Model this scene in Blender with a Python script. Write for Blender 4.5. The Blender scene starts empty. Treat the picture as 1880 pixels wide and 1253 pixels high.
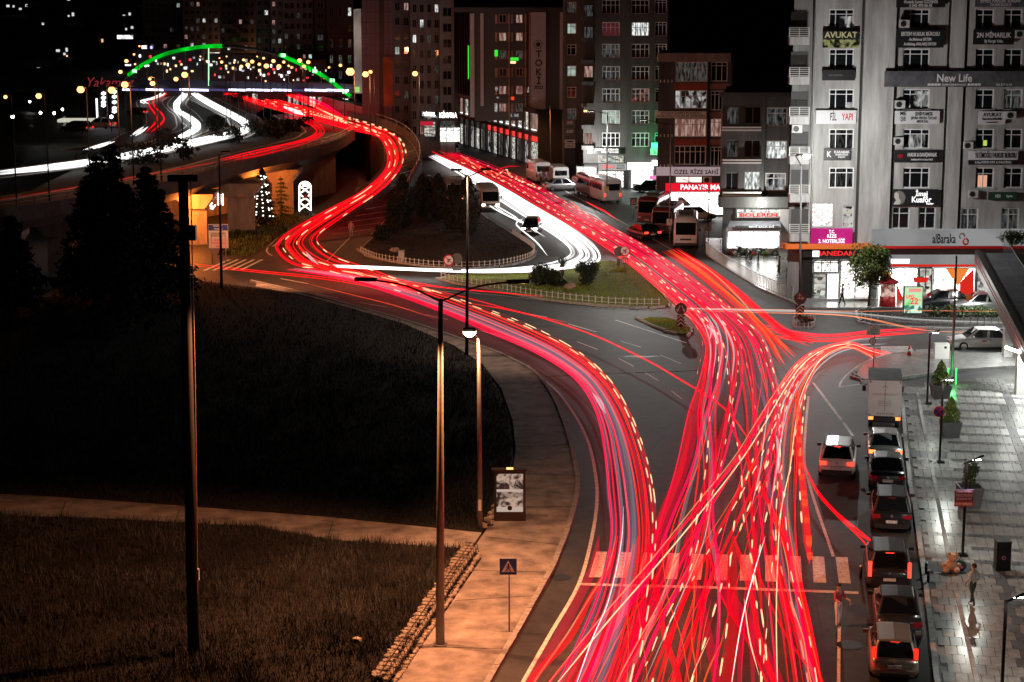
import bpy, bmesh, math, random
import numpy as np
from mathutils import Vector, Matrix
from mathutils.geometry import tessellate_polygon
random.seed(7); rng = np.random.default_rng(7)
S = bpy.context.scene
COL = S.collection
pi = math.pi

# ------------------------------------------------------------------ camera, sky, exposure
F, CX, CY, H = 3500.0, 940.0, 626.5, 24.4          # focal length and centre in photo pixels, eye height in metres
TH = math.atan((CY + 40) / F)
cam = bpy.data.cameras.new('camera'); cam.sensor_width = 36; cam.lens = 36 * F / 1880
cam.clip_start = 1; cam.clip_end = 6000
camo = bpy.data.objects.new('camera', cam); COL.objects.link(camo)
camo.location = (0, 0, H); camo.rotation_euler = (pi / 2 - TH, 0, 0); S.camera = camo
W = bpy.data.worlds.new('World'); S.world = W; W.use_nodes = True
_n = W.node_tree.nodes; _n.clear()
_o = _n.new('ShaderNodeOutputWorld'); _b = _n.new('ShaderNodeBackground'); _s = _n.new('ShaderNodeTexSky')
_s.sky_type = 'NISHITA'; _s.sun_disc = False
_s.sun_elevation = math.radians(-6); _s.sun_rotation = math.radians(200)
_b.inputs[1].default_value = 0.03
W.node_tree.links.new(_s.outputs[0], _b.inputs[0]); W.node_tree.links.new(_b.outputs[0], _o.inputs[0])
_l = bpy.data.lights.new('moon', 'SUN'); _l.energy = 0.004; _l.angle = math.radians(0.5); _l.color = (0.9, 0.95, 1)
_lo = bpy.data.objects.new('moon', _l); COL.objects.link(_lo); _lo.rotation_euler = (math.radians(35), 0, math.radians(20))
S.view_settings.view_transform = 'Standard'; S.view_settings.look = 'None'
S.view_settings.exposure = 0.0; S.view_settings.gamma = 1; S.view_settings.use_curve_mapping = False
S.cycles.use_denoising = True; S.cycles.max_bounces = 6; S.cycles.diffuse_bounces = 2; S.cycles.glossy_bounces = 3
S.cycles.transparent_max_bounces = 64; S.cycles.sample_clamp_indirect = 4; S.cycles.caustics_reflective = False
S.cycles.caustics_refractive = False

# ------------------------------------------------------------------ geometry helpers
def ray(px, py):
    x = (px - CX) / F; u = -(py - CY) / F; c, s = math.cos(TH), math.sin(TH)
    return Vector((x, c + u * s, -s + u * c))
def U(px, py, z=0.0):                                # photo point -> place on the level z
    d = ray(px, py); t = (z - H) / d.z
    return Vector((d.x * t, d.y * t, z))
def V(px, py, Y):                                    # photo point -> place at the distance Y
    d = ray(px, py); t = Y / d.y
    return Vector((d.x * t, Y, H + d.z * t))
def sc(py, z=0): return (py + 40) * math.cos(TH) / (H - z)      # pixels per metre on level z

WM = {}
def setup(o, parent, world):
    COL.objects.link(o)
    if parent is not None:
        o.parent = parent
        o.matrix_parent_inverse = WM[parent.name].inverted()
    o.matrix_basis = world
    WM[o.name] = world.copy()
    return o
def thing(name, label, cat, loc=(0, 0, 0), group=None):
    o = bpy.data.objects.new(name, None); setup(o, None, Matrix.Translation(Vector(loc)))
    o.empty_display_size = 0.1
    o['label'] = label; o['category'] = cat
    if group: o['group'] = group
    return o
def tag(o, label, cat, group=None):
    o['label'] = label; o['category'] = cat
    if group: o['group'] = group
    return o
def struct(o): o['kind'] = 'structure'; return o
def stuff(o, label=None, cat=None):
    o['kind'] = 'stuff'
    if label: o['label'] = label
    if cat: o['category'] = cat
    return o
def mesh_ob(name, me, parent=None, world=None):
    return setup(bpy.data.objects.new(name, me), parent, world or Matrix.Identity(4))
def new_mesh(name, vs, fs, mat=None, smooth=False):
    me = bpy.data.meshes.new(name); me.from_pydata([tuple(v) for v in vs], [], fs); me.update()
    if mat:
        for m in (mat if isinstance(mat, (list, tuple)) else [mat]): me.materials.append(m)
    if smooth: me.polygons.foreach_set('use_smooth', [True] * len(me.polygons))
    return me
CUBE = {}
CV = [(-.5, -.5, -.5), (.5, -.5, -.5), (.5, .5, -.5), (-.5, .5, -.5), (-.5, -.5, .5), (.5, -.5, .5), (.5, .5, .5), (-.5, .5, .5)]
CF = [(0, 3, 2, 1), (4, 5, 6, 7), (0, 1, 5, 4), (1, 2, 6, 5), (2, 3, 7, 6), (3, 0, 4, 7)]
def cube(mat):
    if mat.name not in CUBE: CUBE[mat.name] = new_mesh('block', CV, CF, mat)
    return CUBE[mat.name]
def box(name, parent, c, size, mat, rz=0.0, rx=0.0):
    M = Matrix.Translation(Vector(c)) @ Matrix.Rotation(rz, 4, 'Z') @ Matrix.Rotation(rx, 4, 'X') @ Matrix.Diagonal((size[0], size[1], size[2], 1))
    return mesh_ob(name, cube(mat), parent, M)
def frame_of(d):
    d = d.normalized(); up = Vector((0, 0, 1)) if abs(d.z) < .95 else Vector((1, 0, 0))
    a = d.cross(up).normalized(); b = a.cross(d).normalized()
    return a, b
def tube_data(pts, r, n=6, vs=None, fs=None, caps=True):
    vs = [] if vs is None else vs; fs = [] if fs is None else fs
    pts = [Vector(p) for p in pts]; base = len(vs)
    rs = r if isinstance(r, (list, tuple)) else [r] * len(pts)
    for i, p in enumerate(pts):
        d = pts[min(i + 1, len(pts) - 1)] - pts[max(i - 1, 0)]
        a, b = frame_of(d)
        for k in range(n):
            t = 2 * pi * k / n + pi / n
            vs.append(p + (a * math.cos(t) + b * math.sin(t)) * rs[i])
    for i in range(len(pts) - 1):
        for k in range(n):
            k2 = (k + 1) % n
            fs.append((base + i * n + k, base + i * n + k2, base + (i + 1) * n + k2, base + (i + 1) * n + k))
    if caps:
        fs.append(tuple(base + k for k in range(n))[::-1])
        fs.append(tuple(base + (len(pts) - 1) * n + k for k in range(n)))
    return vs, fs
def tube(name, parent, pts, r, mat, n=6, smooth=True):
    vs, fs = tube_data(pts, r, n)
    return mesh_ob(name, new_mesh(name, vs, fs, mat, smooth), parent)
def lathe(name, parent, c, prof, mat, n=12, smooth=True):        # prof: (radius, height) pairs
    vs, fs = [], []
    for r, z in prof:
        for k in range(n): vs.append((c[0] + r * math.cos(2 * pi * k / n), c[1] + r * math.sin(2 * pi * k / n), c[2] + z))
    for i in range(len(prof) - 1):
        for k in range(n):
            k2 = (k + 1) % n; fs.append((i * n + k, i * n + k2, (i + 1) * n + k2, (i + 1) * n + k))
    fs.append(tuple(range(n))[::-1]); fs.append(tuple((len(prof) - 1) * n + k for k in range(n)))
    return mesh_ob(name, new_mesh(name, vs, fs, mat, smooth), parent)
def add_box(vs, fs, c, s, rz=0.0):
    b = len(vs); co, si = math.cos(rz), math.sin(rz)
    for v in CV:
        x, y, z = v[0] * s[0], v[1] * s[1], v[2] * s[2]
        vs.append((c[0] + x * co - y * si, c[1] + x * si + y * co, c[2] + z))
    fs += [tuple(b + i for i in f) for f in CF]
def spline(pts, step=8):                                         # Catmull-Rom through points
    pts = [Vector(p) for p in pts]; out = []
    P = [pts[0] * 2 - pts[1]] + pts + [pts[-1] * 2 - pts[-2]]
    for i in range(1, len(P) - 2):
        a, b, c, d = P[i - 1], P[i], P[i + 1], P[i + 2]
        for k in range(step):
            t = k / step
            out.append(.5 * ((2 * b) + (c - a) * t + (2 * a - 5 * b + 4 * c - d) * t * t + (3 * b - a - 3 * c + d) * t ** 3))
    out.append(pts[-1]); return out
def UP(pts, z=0.0, smooth=0):
    w = [U(p[0], p[1], p[2] if len(p) > 2 else z) for p in pts]
    return spline(w, smooth) if smooth else w
def slab(name, outline, z, mat, bottom=None, parent=None):       # flat sheet or raised slab from a world outline
    n = len(outline); top = [Vector((p[0], p[1], z)) for p in outline]
    tri = tessellate_polygon([[Vector((p[0], p[1], 0)) for p in outline]])
    vs = list(top); fs = []
    for t in tri:
        a, b, c = (top[i] for i in t)
        fs.append(tuple(t) if (b - a).cross(c - a).z > 0 else tuple(reversed(t)))
    if bottom is not None:
        vs += [Vector((p[0], p[1], bottom)) for p in outline]
        area = sum(outline[i][0] * outline[(i + 1) % n][1] - outline[(i + 1) % n][0] * outline[i][1] for i in range(n))
        for i in range(n):
            j = (i + 1) % n; q = (i, i + n, j + n, j)
            fs.append(q if area > 0 else q[::-1])
        if bottom > 0.5: fs += [tuple(n + i for i in reversed(f)) for f in fs[:len(tri)]]
    return mesh_ob(name, new_mesh(name, vs, fs, mat), parent)
def ribbon(name, line, width, z, mat, parent=None, dash=None):
    """A painted line of that width along a world polyline, real dashes as separate quads of one line."""
    vs, fs = [], []; pts = [Vector((p[0], p[1], 0)) for p in line]
    for i in range(len(pts) - 1):
        d = (pts[i + 1] - pts[i])
        if d.length < 1e-6: continue
    for i, p in enumerate(pts):
        d = (pts[min(i + 1, len(pts) - 1)] - pts[max(i - 1, 0)]).normalized(); s = Vector((-d.y, d.x, 0)) * width / 2
        vs += [(p.x + s.x, p.y + s.y, z), (p.x - s.x, p.y - s.y, z)]
    for i in range(len(pts) - 1): fs.append((2 * i, 2 * i + 1, 2 * i + 3, 2 * i + 2))
    return mesh_ob(name, new_mesh(name, vs, fs, mat), parent)

# ------------------------------------------------------------------ materials
MATS = {}
def _base(name):
    m = bpy.data.materials.new(name); m.use_nodes = True
    return m, m.node_tree.nodes, m.node_tree.links, m.node_tree.nodes['Principled BSDF']
def mat(name, col, rough=.6, metal=0.0, var=0.0, scale=3.0, bump=0.0, col2=None, spec=None, coat=0.0, detail=6, stretch=None):
    if name in MATS: return MATS[name]
    m, n, l, p = _base(name)
    p.inputs['Base Color'].default_value = (*col, 1); p.inputs['Roughness'].default_value = rough; p.inputs['Metallic'].default_value = metal
    if coat: p.inputs['Coat Weight'].default_value = coat; p.inputs['Coat Roughness'].default_value = .08
    if spec is not None: p.inputs['Specular IOR Level'].default_value = spec
    if var or bump:
        tc = n.new('ShaderNodeTexCoord'); geo = n.new('ShaderNodeNewGeometry'); mp = n.new('ShaderNodeMapping')
        l.new(geo.outputs['Position'], mp.inputs[0])
        if stretch: mp.inputs['Scale'].default_value = stretch
        no = n.new('ShaderNodeTexNoise'); no.inputs['Scale'].default_value = scale; no.inputs['Detail'].default_value = detail
        no.inputs['Roughness'].default_value = .65
        l.new(mp.outputs[0], no.inputs['Vector'])
        r = n.new('ShaderNodeValToRGB'); c2 = col2 or tuple(c * (1 - var) for c in col)
        r.color_ramp.elements[0].position = .33; r.color_ramp.elements[1].position = .68
        r.color_ramp.elements[0].color = (*c2, 1); r.color_ramp.elements[1].color = (*[min(1, c * (1 + var * .5)) for c in col], 1)
        l.new(no.outputs['Fac'], r.inputs[0]); l.new(r.outputs[0], p.inputs['Base Color'])
        if bump:
            b = n.new('ShaderNodeBump'); b.inputs['Strength'].default_value = bump; b.inputs['Distance'].default_value = .02
            n2 = n.new('ShaderNodeTexNoise'); n2.inputs['Scale'].default_value = scale * 6; n2.inputs['Detail'].default_value = 4
            l.new(mp.outputs[0], n2.inputs['Vector']); l.new(n2.outputs['Fac'], b.inputs['Height']); l.new(b.outputs[0], p.inputs['Normal'])
    MATS[name] = m; return m
def em(name, col, k, sample=False, pattern=None, col2=(0, 0, 0), scale=2.0, stretch=(1, 1, 1), lo=.42, hi=.58, detail=6, dist=0.0):
    """Something that gives off light: lamp glass, lit sign face, lit window, screen; painted reflections and added glow too."""
    if name in MATS: return MATS[name]
    m = bpy.data.materials.new(name); m.use_nodes = True; n = m.node_tree.nodes; l = m.node_tree.links; n.clear()
    o = n.new('ShaderNodeOutputMaterial'); e = n.new('ShaderNodeEmission'); l.new(e.outputs[0], o.inputs[0])
    e.inputs[0].default_value = (*col, 1); e.inputs[1].default_value = k
    if pattern:
        g = n.new('ShaderNodeNewGeometry'); mp = n.new('ShaderNodeMapping'); mp.inputs['Scale'].default_value = stretch
        l.new(g.outputs['Position'], mp.inputs[0])
        t = n.new('ShaderNodeTexVoronoi' if pattern == 'voronoi' else 'ShaderNodeTexNoise'); t.inputs['Scale'].default_value = scale
        l.new(mp.outputs[0], t.inputs['Vector'])
        if pattern == 'noise': t.inputs['Detail'].default_value = detail; t.inputs['Distortion'].default_value = dist
        r = n.new('ShaderNodeValToRGB'); r.color_ramp.elements[0].position = lo; r.color_ramp.elements[1].position = hi
        r.color_ramp.elements[0].color = (*col2, 1); r.color_ramp.elements[1].color = (*col, 1)
        l.new(t.outputs['Color' if pattern == 'voronoi' else 'Fac'], r.inputs[0])
        if pattern == 'voronoi':                        # goods on shelves: cells of slightly different colours
            mx = n.new('ShaderNodeMixRGB'); mx.blend_type = 'MULTIPLY'; mx.inputs[0].default_value = .2; l.new(r.outputs[0], mx.inputs[1]); l.new(t.outputs['Color'], mx.inputs[2]); l.new(mx.outputs[0], e.inputs[0])
        else: l.new(r.outputs[0], e.inputs[0])
    m.cycles.emission_sampling = 'FRONT_BACK' if sample else 'NONE'
    MATS[name] = m; return m

def asphalt_mat():
    m, n, l, p = _base('asphalt'); g = n.new('ShaderNodeNewGeometry')
    def noise(s, d, rough=.6):
        t = n.new('ShaderNodeTexNoise'); t.inputs['Scale'].default_value = s; t.inputs['Detail'].default_value = d
        t.inputs['Roughness'].default_value = rough; l.new(g.outputs['Position'], t.inputs['Vector']); return t
    big, mid, fine = noise(.12, 4), noise(1.1, 8, .75), noise(26, 3)
    r = n.new('ShaderNodeValToRGB'); r.color_ramp.elements[0].position = .36; r.color_ramp.elements[1].position = .68
    r.color_ramp.elements[0].color = (.009, .009, .010, 1); r.color_ramp.elements[1].color = (.062, .062, .062, 1)
    mx = n.new('ShaderNodeMath'); mx.operation = 'MULTIPLY_ADD'; mx.inputs[1].default_value = .45
    l.new(big.outputs['Fac'], mx.inputs[0])
    m2 = n.new('ShaderNodeMath'); m2.operation = 'MULTIPLY'; m2.inputs[1].default_value = .55; l.new(mid.outputs['Fac'], m2.inputs[0])
    l.new(m2.outputs[0], mx.inputs[2]); l.new(mx.outputs[0], r.inputs[0])
    # cracks and oil: thin dark veins with a shape of their own
    v = n.new('ShaderNodeTexVoronoi'); v.feature = 'DISTANCE_TO_EDGE'; v.inputs['Scale'].default_value = .16
    wv = n.new('ShaderNodeMixRGB'); wv.inputs[0].default_value = .12; l.new(g.outputs['Position'], wv.inputs[1]); l.new(mid.outputs['Color'], wv.inputs[2]); l.new(wv.outputs[0], v.inputs['Vector'])
    cr = n.new('ShaderNodeValToRGB'); cr.color_ramp.elements[0].position = .0; cr.color_ramp.elements[1].position = .012
    cr.color_ramp.elements[0].color = (.45, .45, .45, 1); cr.color_ramp.elements[1].color = (1, 1, 1, 1); l.new(v.outputs['Distance'], cr.inputs[0])
    mm = n.new('ShaderNodeMixRGB'); mm.blend_type = 'MULTIPLY'; mm.inputs[0].default_value = .8; l.new(r.outputs[0], mm.inputs[1]); l.new(cr.outputs[0], mm.inputs[2])
    l.new(mm.outputs[0], p.inputs['Base Color']); p.inputs['Roughness'].default_value = .62
    b = n.new('ShaderNodeBump'); b.inputs['Strength'].default_value = .35; b.inputs['Distance'].default_value = .01
    l.new(fine.outputs['Fac'], b.inputs['Height']); l.new(b.outputs[0], p.inputs['Normal'])
    MATS['asphalt'] = m; return m
ASPH = asphalt_mat()
def paint_mat(name, col):
    m, n, l, p = _base(name); g = n.new('ShaderNodeNewGeometry'); t = n.new('ShaderNodeTexNoise')
    t.inputs['Scale'].default_value = 5; t.inputs['Detail'].default_value = 8; t.inputs['Roughness'].default_value = .8
    l.new(g.outputs['Position'], t.inputs['Vector']); r = n.new('ShaderNodeValToRGB')
    r.color_ramp.elements[0].position = .36; r.color_ramp.elements[1].position = .52
    r.color_ramp.elements[0].color = (col[0] * .3, col[1] * .3, col[2] * .3, 1); r.color_ramp.elements[1].color = (*col, 1)
    l.new(t.outputs['Fac'], r.inputs[0]); l.new(r.outputs[0], p.inputs['Base Color']); p.inputs['Roughness'].default_value = .6
    MATS[name] = m; return m
PAINT = paint_mat('road_paint', (.72, .72, .70))
CONC = mat('concrete_path', (.30, .27, .25), .85, var=.62, scale=.9, bump=.6, detail=11)
KERB = mat('kerb_stone', (.33, .33, .33), .8, var=.4, scale=4)
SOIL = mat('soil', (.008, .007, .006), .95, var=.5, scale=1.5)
PAVE = mat('plaza_paver', (.23, .23, .225), .24, var=.35, scale=2.2)
PAVE2 = mat('plaza_paver_pale', (.30, .30, .29), .2, var=.25, scale=2.2)
PAVED = mat('plaza_paver_dark', (.085, .085, .09), .3, var=.3, scale=2)
BLACKM = mat('black_metal', (.012, .012, .013), .4, .6)
GALV = mat('galvanised_steel', (.32, .32, .33), .45, .7, var=.25, scale=6)
DARKM = mat('dark_metal', (.03, .03, .032), .5, .5)
WHITEP = mat('white_paint', (.75, .75, .73), .5)
GLASSD = mat('dark_glass', (.008, .009, .011), .06, 0, spec=.8)
SODIUM = (1.0, .36, .15)
EOR = em('sodium_lamp', (1.0, .44, .14), 3.4); EWH = em('white_lamp', (1, 1, .93), 26)
def glow(name, col, k, tint=(.9, .9, .9)):
    """Light hanging in the air: it adds its colour to whatever lies behind it."""
    if name in MATS: return MATS[name]
    m = bpy.data.materials.new(name); m.use_nodes = True; n = m.node_tree.nodes; l = m.node_tree.links; n.clear()
    o = n.new('ShaderNodeOutputMaterial'); e = n.new('ShaderNodeEmission'); t = n.new('ShaderNodeBsdfTransparent'); a = n.new('ShaderNodeAddShader')
    t.inputs[0].default_value = (*tint, 1); e.inputs[0].default_value = (*col, 1); e.inputs[1].default_value = k; l.new(e.outputs[0], a.inputs[0]); l.new(t.outputs[0], a.inputs[1]); l.new(a.outputs[0], o.inputs[0])
    m.cycles.emission_sampling = 'NONE'; MATS[name] = m; return m
def lamp(loc, power, col, parent=None, spot=None, r=.15, aim=None, blend=.7):
    d = bpy.data.lights.new('lamp', 'SPOT' if spot else 'POINT'); d.energy = power; d.color = col; d.shadow_soft_size = r
    if spot: d.spot_size = math.radians(spot); d.spot_blend = blend
    o = bpy.data.objects.new('bulb', d); M = Matrix.Translation(Vector(loc))
    if aim is not None:
        M = M @ (Vector(aim) - Vector(loc)).to_track_quat('-Z', 'Y').to_matrix().to_4x4()
    return setup(o, parent, M)
def text(name, parent, body, loc, size, mat_, rz=0.0, rx=pi / 2, width=None, bold=.0, align='CENTER', depth=.01, shear=0.0):
    c = bpy.data.curves.new(name, 'FONT'); c.body = body; c.align_x = align; c.align_y = 'CENTER'; c.size = size
    c.extrude = depth; c.offset = bold; c.shear = shear; c.resolution_u = 2; c.materials.append(mat_)
    o = bpy.data.objects.new(name, c); sx = 1.0
    if width:
        n_ = max(len(s) for s in body.split('\n')); sx = width / (n_ * size * .62)
    M = Matrix.Translation(Vector(loc)) @ Matrix.Rotation(rz, 4, 'Z') @ Matrix.Rotation(rx, 4, 'X') @ Matrix.Diagonal((sx, 1, 1, 1))
    return setup(o, parent, M)
# ------------------------------------------------------------------ ground, road, fields, pavements
def pin(p, poly):
    x, y = p[0], p[1]; c = False; n = len(poly)
    for i in range(n):
        a, b = poly[i], poly[(i + 1) % n]
        if (a[1] > y) != (b[1] > y) and x < (b[0] - a[0]) * (y - a[1]) / (b[1] - a[1]) + a[0]: c = not c
    return c
struct(slab('ground', [(-3000, -200), (3000, -200), (3000, 5000), (-3000, 5000)], -.08, SOIL))
struct(slab('road', [(-75, 45), (75, 45), (110, 420), (-110, 420)], 0, ASPH))
E_FIELD = [(-80, 565), (200, 540), (350, 522), (420, 527), (470, 533), (560, 550), (640, 572), (740, 602), (830, 642), (880, 675), (915, 720), (935, 775), (941, 830), (934, 870), (908, 915), (897, 960), (884, 984)]
E_PT = [(884, 984), (600, 955), (340, 935), (100, 918), (-80, 908)]
E_PB = [(-80, 953), (200, 960), (470, 975), (610, 1000), (862, 1016)]
E_WALL = [(862, 1016), (852, 1030), (790, 1115), (690, 1253), (640, 1330)]
E_KERB = [(470, 520), (560, 541), (640, 562), (740, 590), (830, 620), (900, 645), (945, 665), (985, 690), (1015, 730), (1038, 785), (1053, 840), (1060, 890), (1055, 930), (1042, 975), (1028, 1012), (1012, 1050), (990, 1090), (968, 1130), (940, 1180), (905, 1240), (860, 1320)]
fieldU = UP(E_FIELD, 0, 4) + UP(E_PT)[1:]
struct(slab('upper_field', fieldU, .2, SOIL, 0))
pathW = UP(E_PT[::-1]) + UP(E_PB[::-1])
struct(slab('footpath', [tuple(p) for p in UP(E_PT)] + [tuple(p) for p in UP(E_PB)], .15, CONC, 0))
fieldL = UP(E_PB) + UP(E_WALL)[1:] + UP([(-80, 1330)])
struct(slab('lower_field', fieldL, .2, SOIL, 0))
kerbW = UP(E_KERB, 0, 4)
side = UP([(470, 529)]) + kerbW + UP([(690, 1330), (728, 1260), (800, 1155), (885, 1030), (866, 1016), (888, 985), (902, 962), (914, 917), (940, 872), (947, 830), (941, 775), (921, 718), (886, 672), (834, 638), (742, 598), (640, 568), (560, 546)])
walk = struct(slab('sidewalk', side, .12, CONC, 0))
# kerb stones, each its own block
def kerb_run(name, line, mat_, w=.22, h=.17, step=1.6, limit=200):
    root = None; pts = [Vector((p[0], p[1], 0)) for p in line]; acc = []; L = 0
    for a, b in zip(pts, pts[1:]):
        d = b - a; l = d.length; t = (step - L) if L else 0
        while t < l: acc.append((a + d * (t / l), d.normalized())); t += step
        L = (l - (t - step))
    vs, fs = [], []
    for i, (p, d) in enumerate(acc):
        ang = math.atan2(d.y, d.x); hh = h + random.uniform(-.012, .012)
        c = (p.x + d.x * step / 2, p.y + d.y * step / 2, hh / 2)
        if root is None:
            root = struct(box(name, None, c, (step * .985, w, hh), mat_, ang))
        elif i < limit: box('kerb_stone', root, c, (step * .985, w, hh), mat_, ang + random.uniform(-.01, .01))
    return root
kerb_run('kerb', kerbW[::-1], KERB, limit=130)
# joints cut across the concrete walks
TARJ = mat('joint_dark', (.03, .025, .022), .9)
for a_, b_ in [((612, 957), (598, 998)), ((330, 936), (318, 968)), ((120, 921), (108, 957)), ((835, 1102), (990, 1092)), ((775, 1187), (935, 1190)), ((868, 1046), (1012, 1050)), ((893, 985), (1035, 1000)), ((906, 930), (1052, 930)), ((940, 868), (1056, 872)), ((947, 820), (1047, 815)), ((936, 770), (1030, 760))]:
    A, B = U(*a_, .15), U(*b_, .15); d = B - A; top_ = .150 if a_[1] < 960 and a_[0] < 700 else .120
    box('walk_joint', walk, ((A.x + B.x) / 2, (A.y + B.y) / 2, top_), (d.length, .035, .012), TARJ, math.atan2(d.y, d.x))
# the plaza and the lay-by pavement
PL = [(1657, 735), (1662, 718), (1684, 712), (1790, 702), (1990, 696), (2000, 1330), (1735, 1330), (1720, 1253), (1701, 1090), (1680, 939), (1672, 900), (1662, 810)]
plaza_poly = UP(PL)
plaza = struct(slab('plaza_pavement', plaza_poly, .10, PAVED, 0))
pa, pb = U(1720, 1253), U(1662, 810); kd = (pb - pa).normalized(); kn = Vector((kd.y, -kd.x, 0)); kang = math.atan2(kd.y, kd.x)
kerb_run('plaza_kerb', UP([(1735, 1330), (1720, 1253), (1701, 1090), (1680, 939), (1672, 900), (1662, 810), (1657, 735)]), KERB, .2, .15, 1.3)
tiles = []
TL, TW = .9, .45
rowpos = []; a_ = -6.0; q_ = 0                            # long pale rows with narrow dark bands between them
while a_ < 56:
    ln = .95 if a_ < 12 else (.5 if q_ % 2 else 1.45); rowpos.append((a_ + ln / 2, ln, a_ >= 12 and q_ % 2 == 1)); a_ += ln; q_ += 1
for i, (al_, ln, band) in enumerate(rowpos):
    for j in range(0, 60):
        off = (i % 2) * .22
        c = pa + kd * al_ + kn * (j * TW + off + .42)
        if not pin(c, plaza_poly): continue
        px = CX + F * c.x / (c.y * math.cos(TH) + H * math.sin(TH))
        if px > 1905: continue
        tiles.append((c.y, i, j, c, ln, band))
tiles.sort(key=lambda t: t[0])
bw = [U(1757, 1090), U(1800, 1275)]
vsT = {0: ([], []), 1: ([], []), 2: ([], [])}
for k, (yy, i, j, c, ln, band) in enumerate(tiles):
    lat = (c - pa).dot(kn); al = (c - pa).dot(kd)
    m = 0
    if lat < 2.0: m = 2 if (i % 5 == 0) else 0
    elif al > 14 and 5.2 < lat - (al - 14) * .02 < 5.75: m = 2
    elif band: m = 2
    elif lat > 5.75 and al > 14: m = 1
    elif (i * 5 + j * 11) % 13 == 0: m = 1
    if al < 14 and 2.9 < lat < 3.4: m = 2
    top = .155 + random.uniform(-.0015, .0015)
    if k < 290: box('paver', plaza, (c.x, c.y, top - .04), (ln * .98, TW * .95, .08), (PAVE, PAVE2, PAVED)[m], kang)
    else: add_box(*vsT[m], (c.x, c.y, top - .04), (ln * .98, TW * .95, .08), kang)
for m in vsT:
    if vsT[m][0]: o = mesh_ob('paver_field', new_mesh('paver_field', *vsT[m], (PAVE, PAVE2, PAVED)[m]), plaza); o['kind'] = 'stuff'
for a, b in [((1684, 722), (1742, 1025)), ((1757, 1092), (1802, 1290))]:
    A, B = U(*a, .14), U(*b, .14); d = B - A; L = d.length; n = int(L / 1.5)
    for k in range(n):
        c = A + d * ((k + .5) / n); box('edging_stone', plaza, (c.x, c.y, .15), (L / n * .98, .16, .1), KERB, math.atan2(d.y, d.x))
isl = UP([(1572, 692), (1576, 682), (1590, 670), (1612, 661), (1660, 651), (1720, 647), (1860, 645), (1990, 645), (1990, 668), (1850, 676), (1740, 684), (1680, 693), (1620, 701), (1585, 700)], 0, 3)
struct(slab('corner_pavement', isl, .14, PAVE, 0))
kerb_run('corner_kerb', UP([(1740, 684), (1680, 693), (1620, 702), (1586, 701), (1571, 693), (1575, 681), (1590, 669), (1612, 660), (1660, 650), (1720, 646)], 0, 3), KERB, .2, .17, 1.0)
# shop-side pavements along the buildings
shop_pav = UP([(1300, 462), (1330, 480), (1380, 515), (1450, 552), (1475, 562), (1990, 562), (1990, 530), (1480, 505), (1440, 480), (1330, 440), (1330, 425), (1300, 425)])
struct(slab('shop_pavement', UP([(1296, 470), (1330, 492), (1395, 532), (1450, 556), (1475, 568), (1990, 568), (1990, 470), (1480, 470), (1330, 440), (1296, 440)]), .13, PAVE, 0))
# medians and islands
GISL = [(806, 514), (835, 508), (900, 503), (980, 492), (1060, 486), (1125, 482), (1158, 492), (1190, 520), (1228, 556), (1210, 566), (1130, 564), (1040, 557), (960, 545), (890, 531), (835, 522)]
BISL = [(660, 462), (672, 450), (700, 425), (730, 395), (755, 365), (765, 340), (785, 325), (805, 335), (840, 362), (880, 393), (930, 425), (975, 455), (982, 468), (972, 478), (930, 489), (860, 494), (790, 491), (720, 482), (675, 472)]
SISL = [(1178, 590), (1195, 586), (1240, 590), (1268, 606), (1262, 616), (1240, 614), (1205, 603)]
MEDI = [(1572, 574), (1600, 569), (1700, 568), (1990, 570), (1990, 606), (1700, 604), (1600, 598), (1575, 588)]
GRSOIL = mat('lawn_soil', (.09, .11, .015), .95, var=.4, scale=2)
for nm, o_, m_ in [('lawn_island', GISL, GRSOIL), ('tree_island', BISL, SOIL), ('splitter_island', SISL, GRSOIL), ('median_island', MEDI, SOIL)]:
    w = UP(o_, 0, 3); struct(slab(nm, w, .13, m_, 0)); kerb_run(nm + '_kerb', w + [w[0]], KERB, .16, .15, 1.4)
# painted markings
MARK = struct(ribbon('road_markings', UP([(940, 660), (975, 683), (1020, 716), (1055, 762), (1080, 812), (1093, 870), (1096, 920), (1087, 985), (1063, 1072), (1010, 1165), (955, 1262), (930, 1310)], 0, 5), .16, .004, PAINT))
def line(pts, w=.13, sm=4): return ribbon('painted_line', UP(pts, 0, sm) if len(pts) > 2 else UP(pts), w, .004, PAINT, MARK)
line([(470, 527), (560, 547), (640, 566), (740, 594), (830, 625), (900, 648), (940, 660)], .11)
line([(1484, 728), (1478, 800), (1477, 850), (1487, 893), (1500, 935), (1519, 990), (1530, 1022)], .14)
line([(1541, 1150), (1540, 1200), (1539, 1310)], .12)
line([(1493, 703), (1545, 772)], .16); line([(1548, 776), (1566, 801)], .16)
line([(1541, 711), (1545, 700), (1560, 684), (1590, 664), (1640, 652)], .13); line([(1541, 711), (1600, 703), (1680, 694)], .13)
line([(1130, 588), (1260, 630)], .14); line([(810, 535), (900, 541), (1000, 552), (1100, 563), (1215, 570)], .12)
line([(1120, 478), (1150, 490), (1200, 530), (1245, 568), (1290, 600)], .14)
line([(500, 470), (492, 465), (492, 455), (520, 430), (580, 400)], .12)
line([(1000, 330), (1100, 385), (1200, 440), (1290, 490)], .1); line([(600, 480), (650, 430), (690, 405)], .1)
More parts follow.
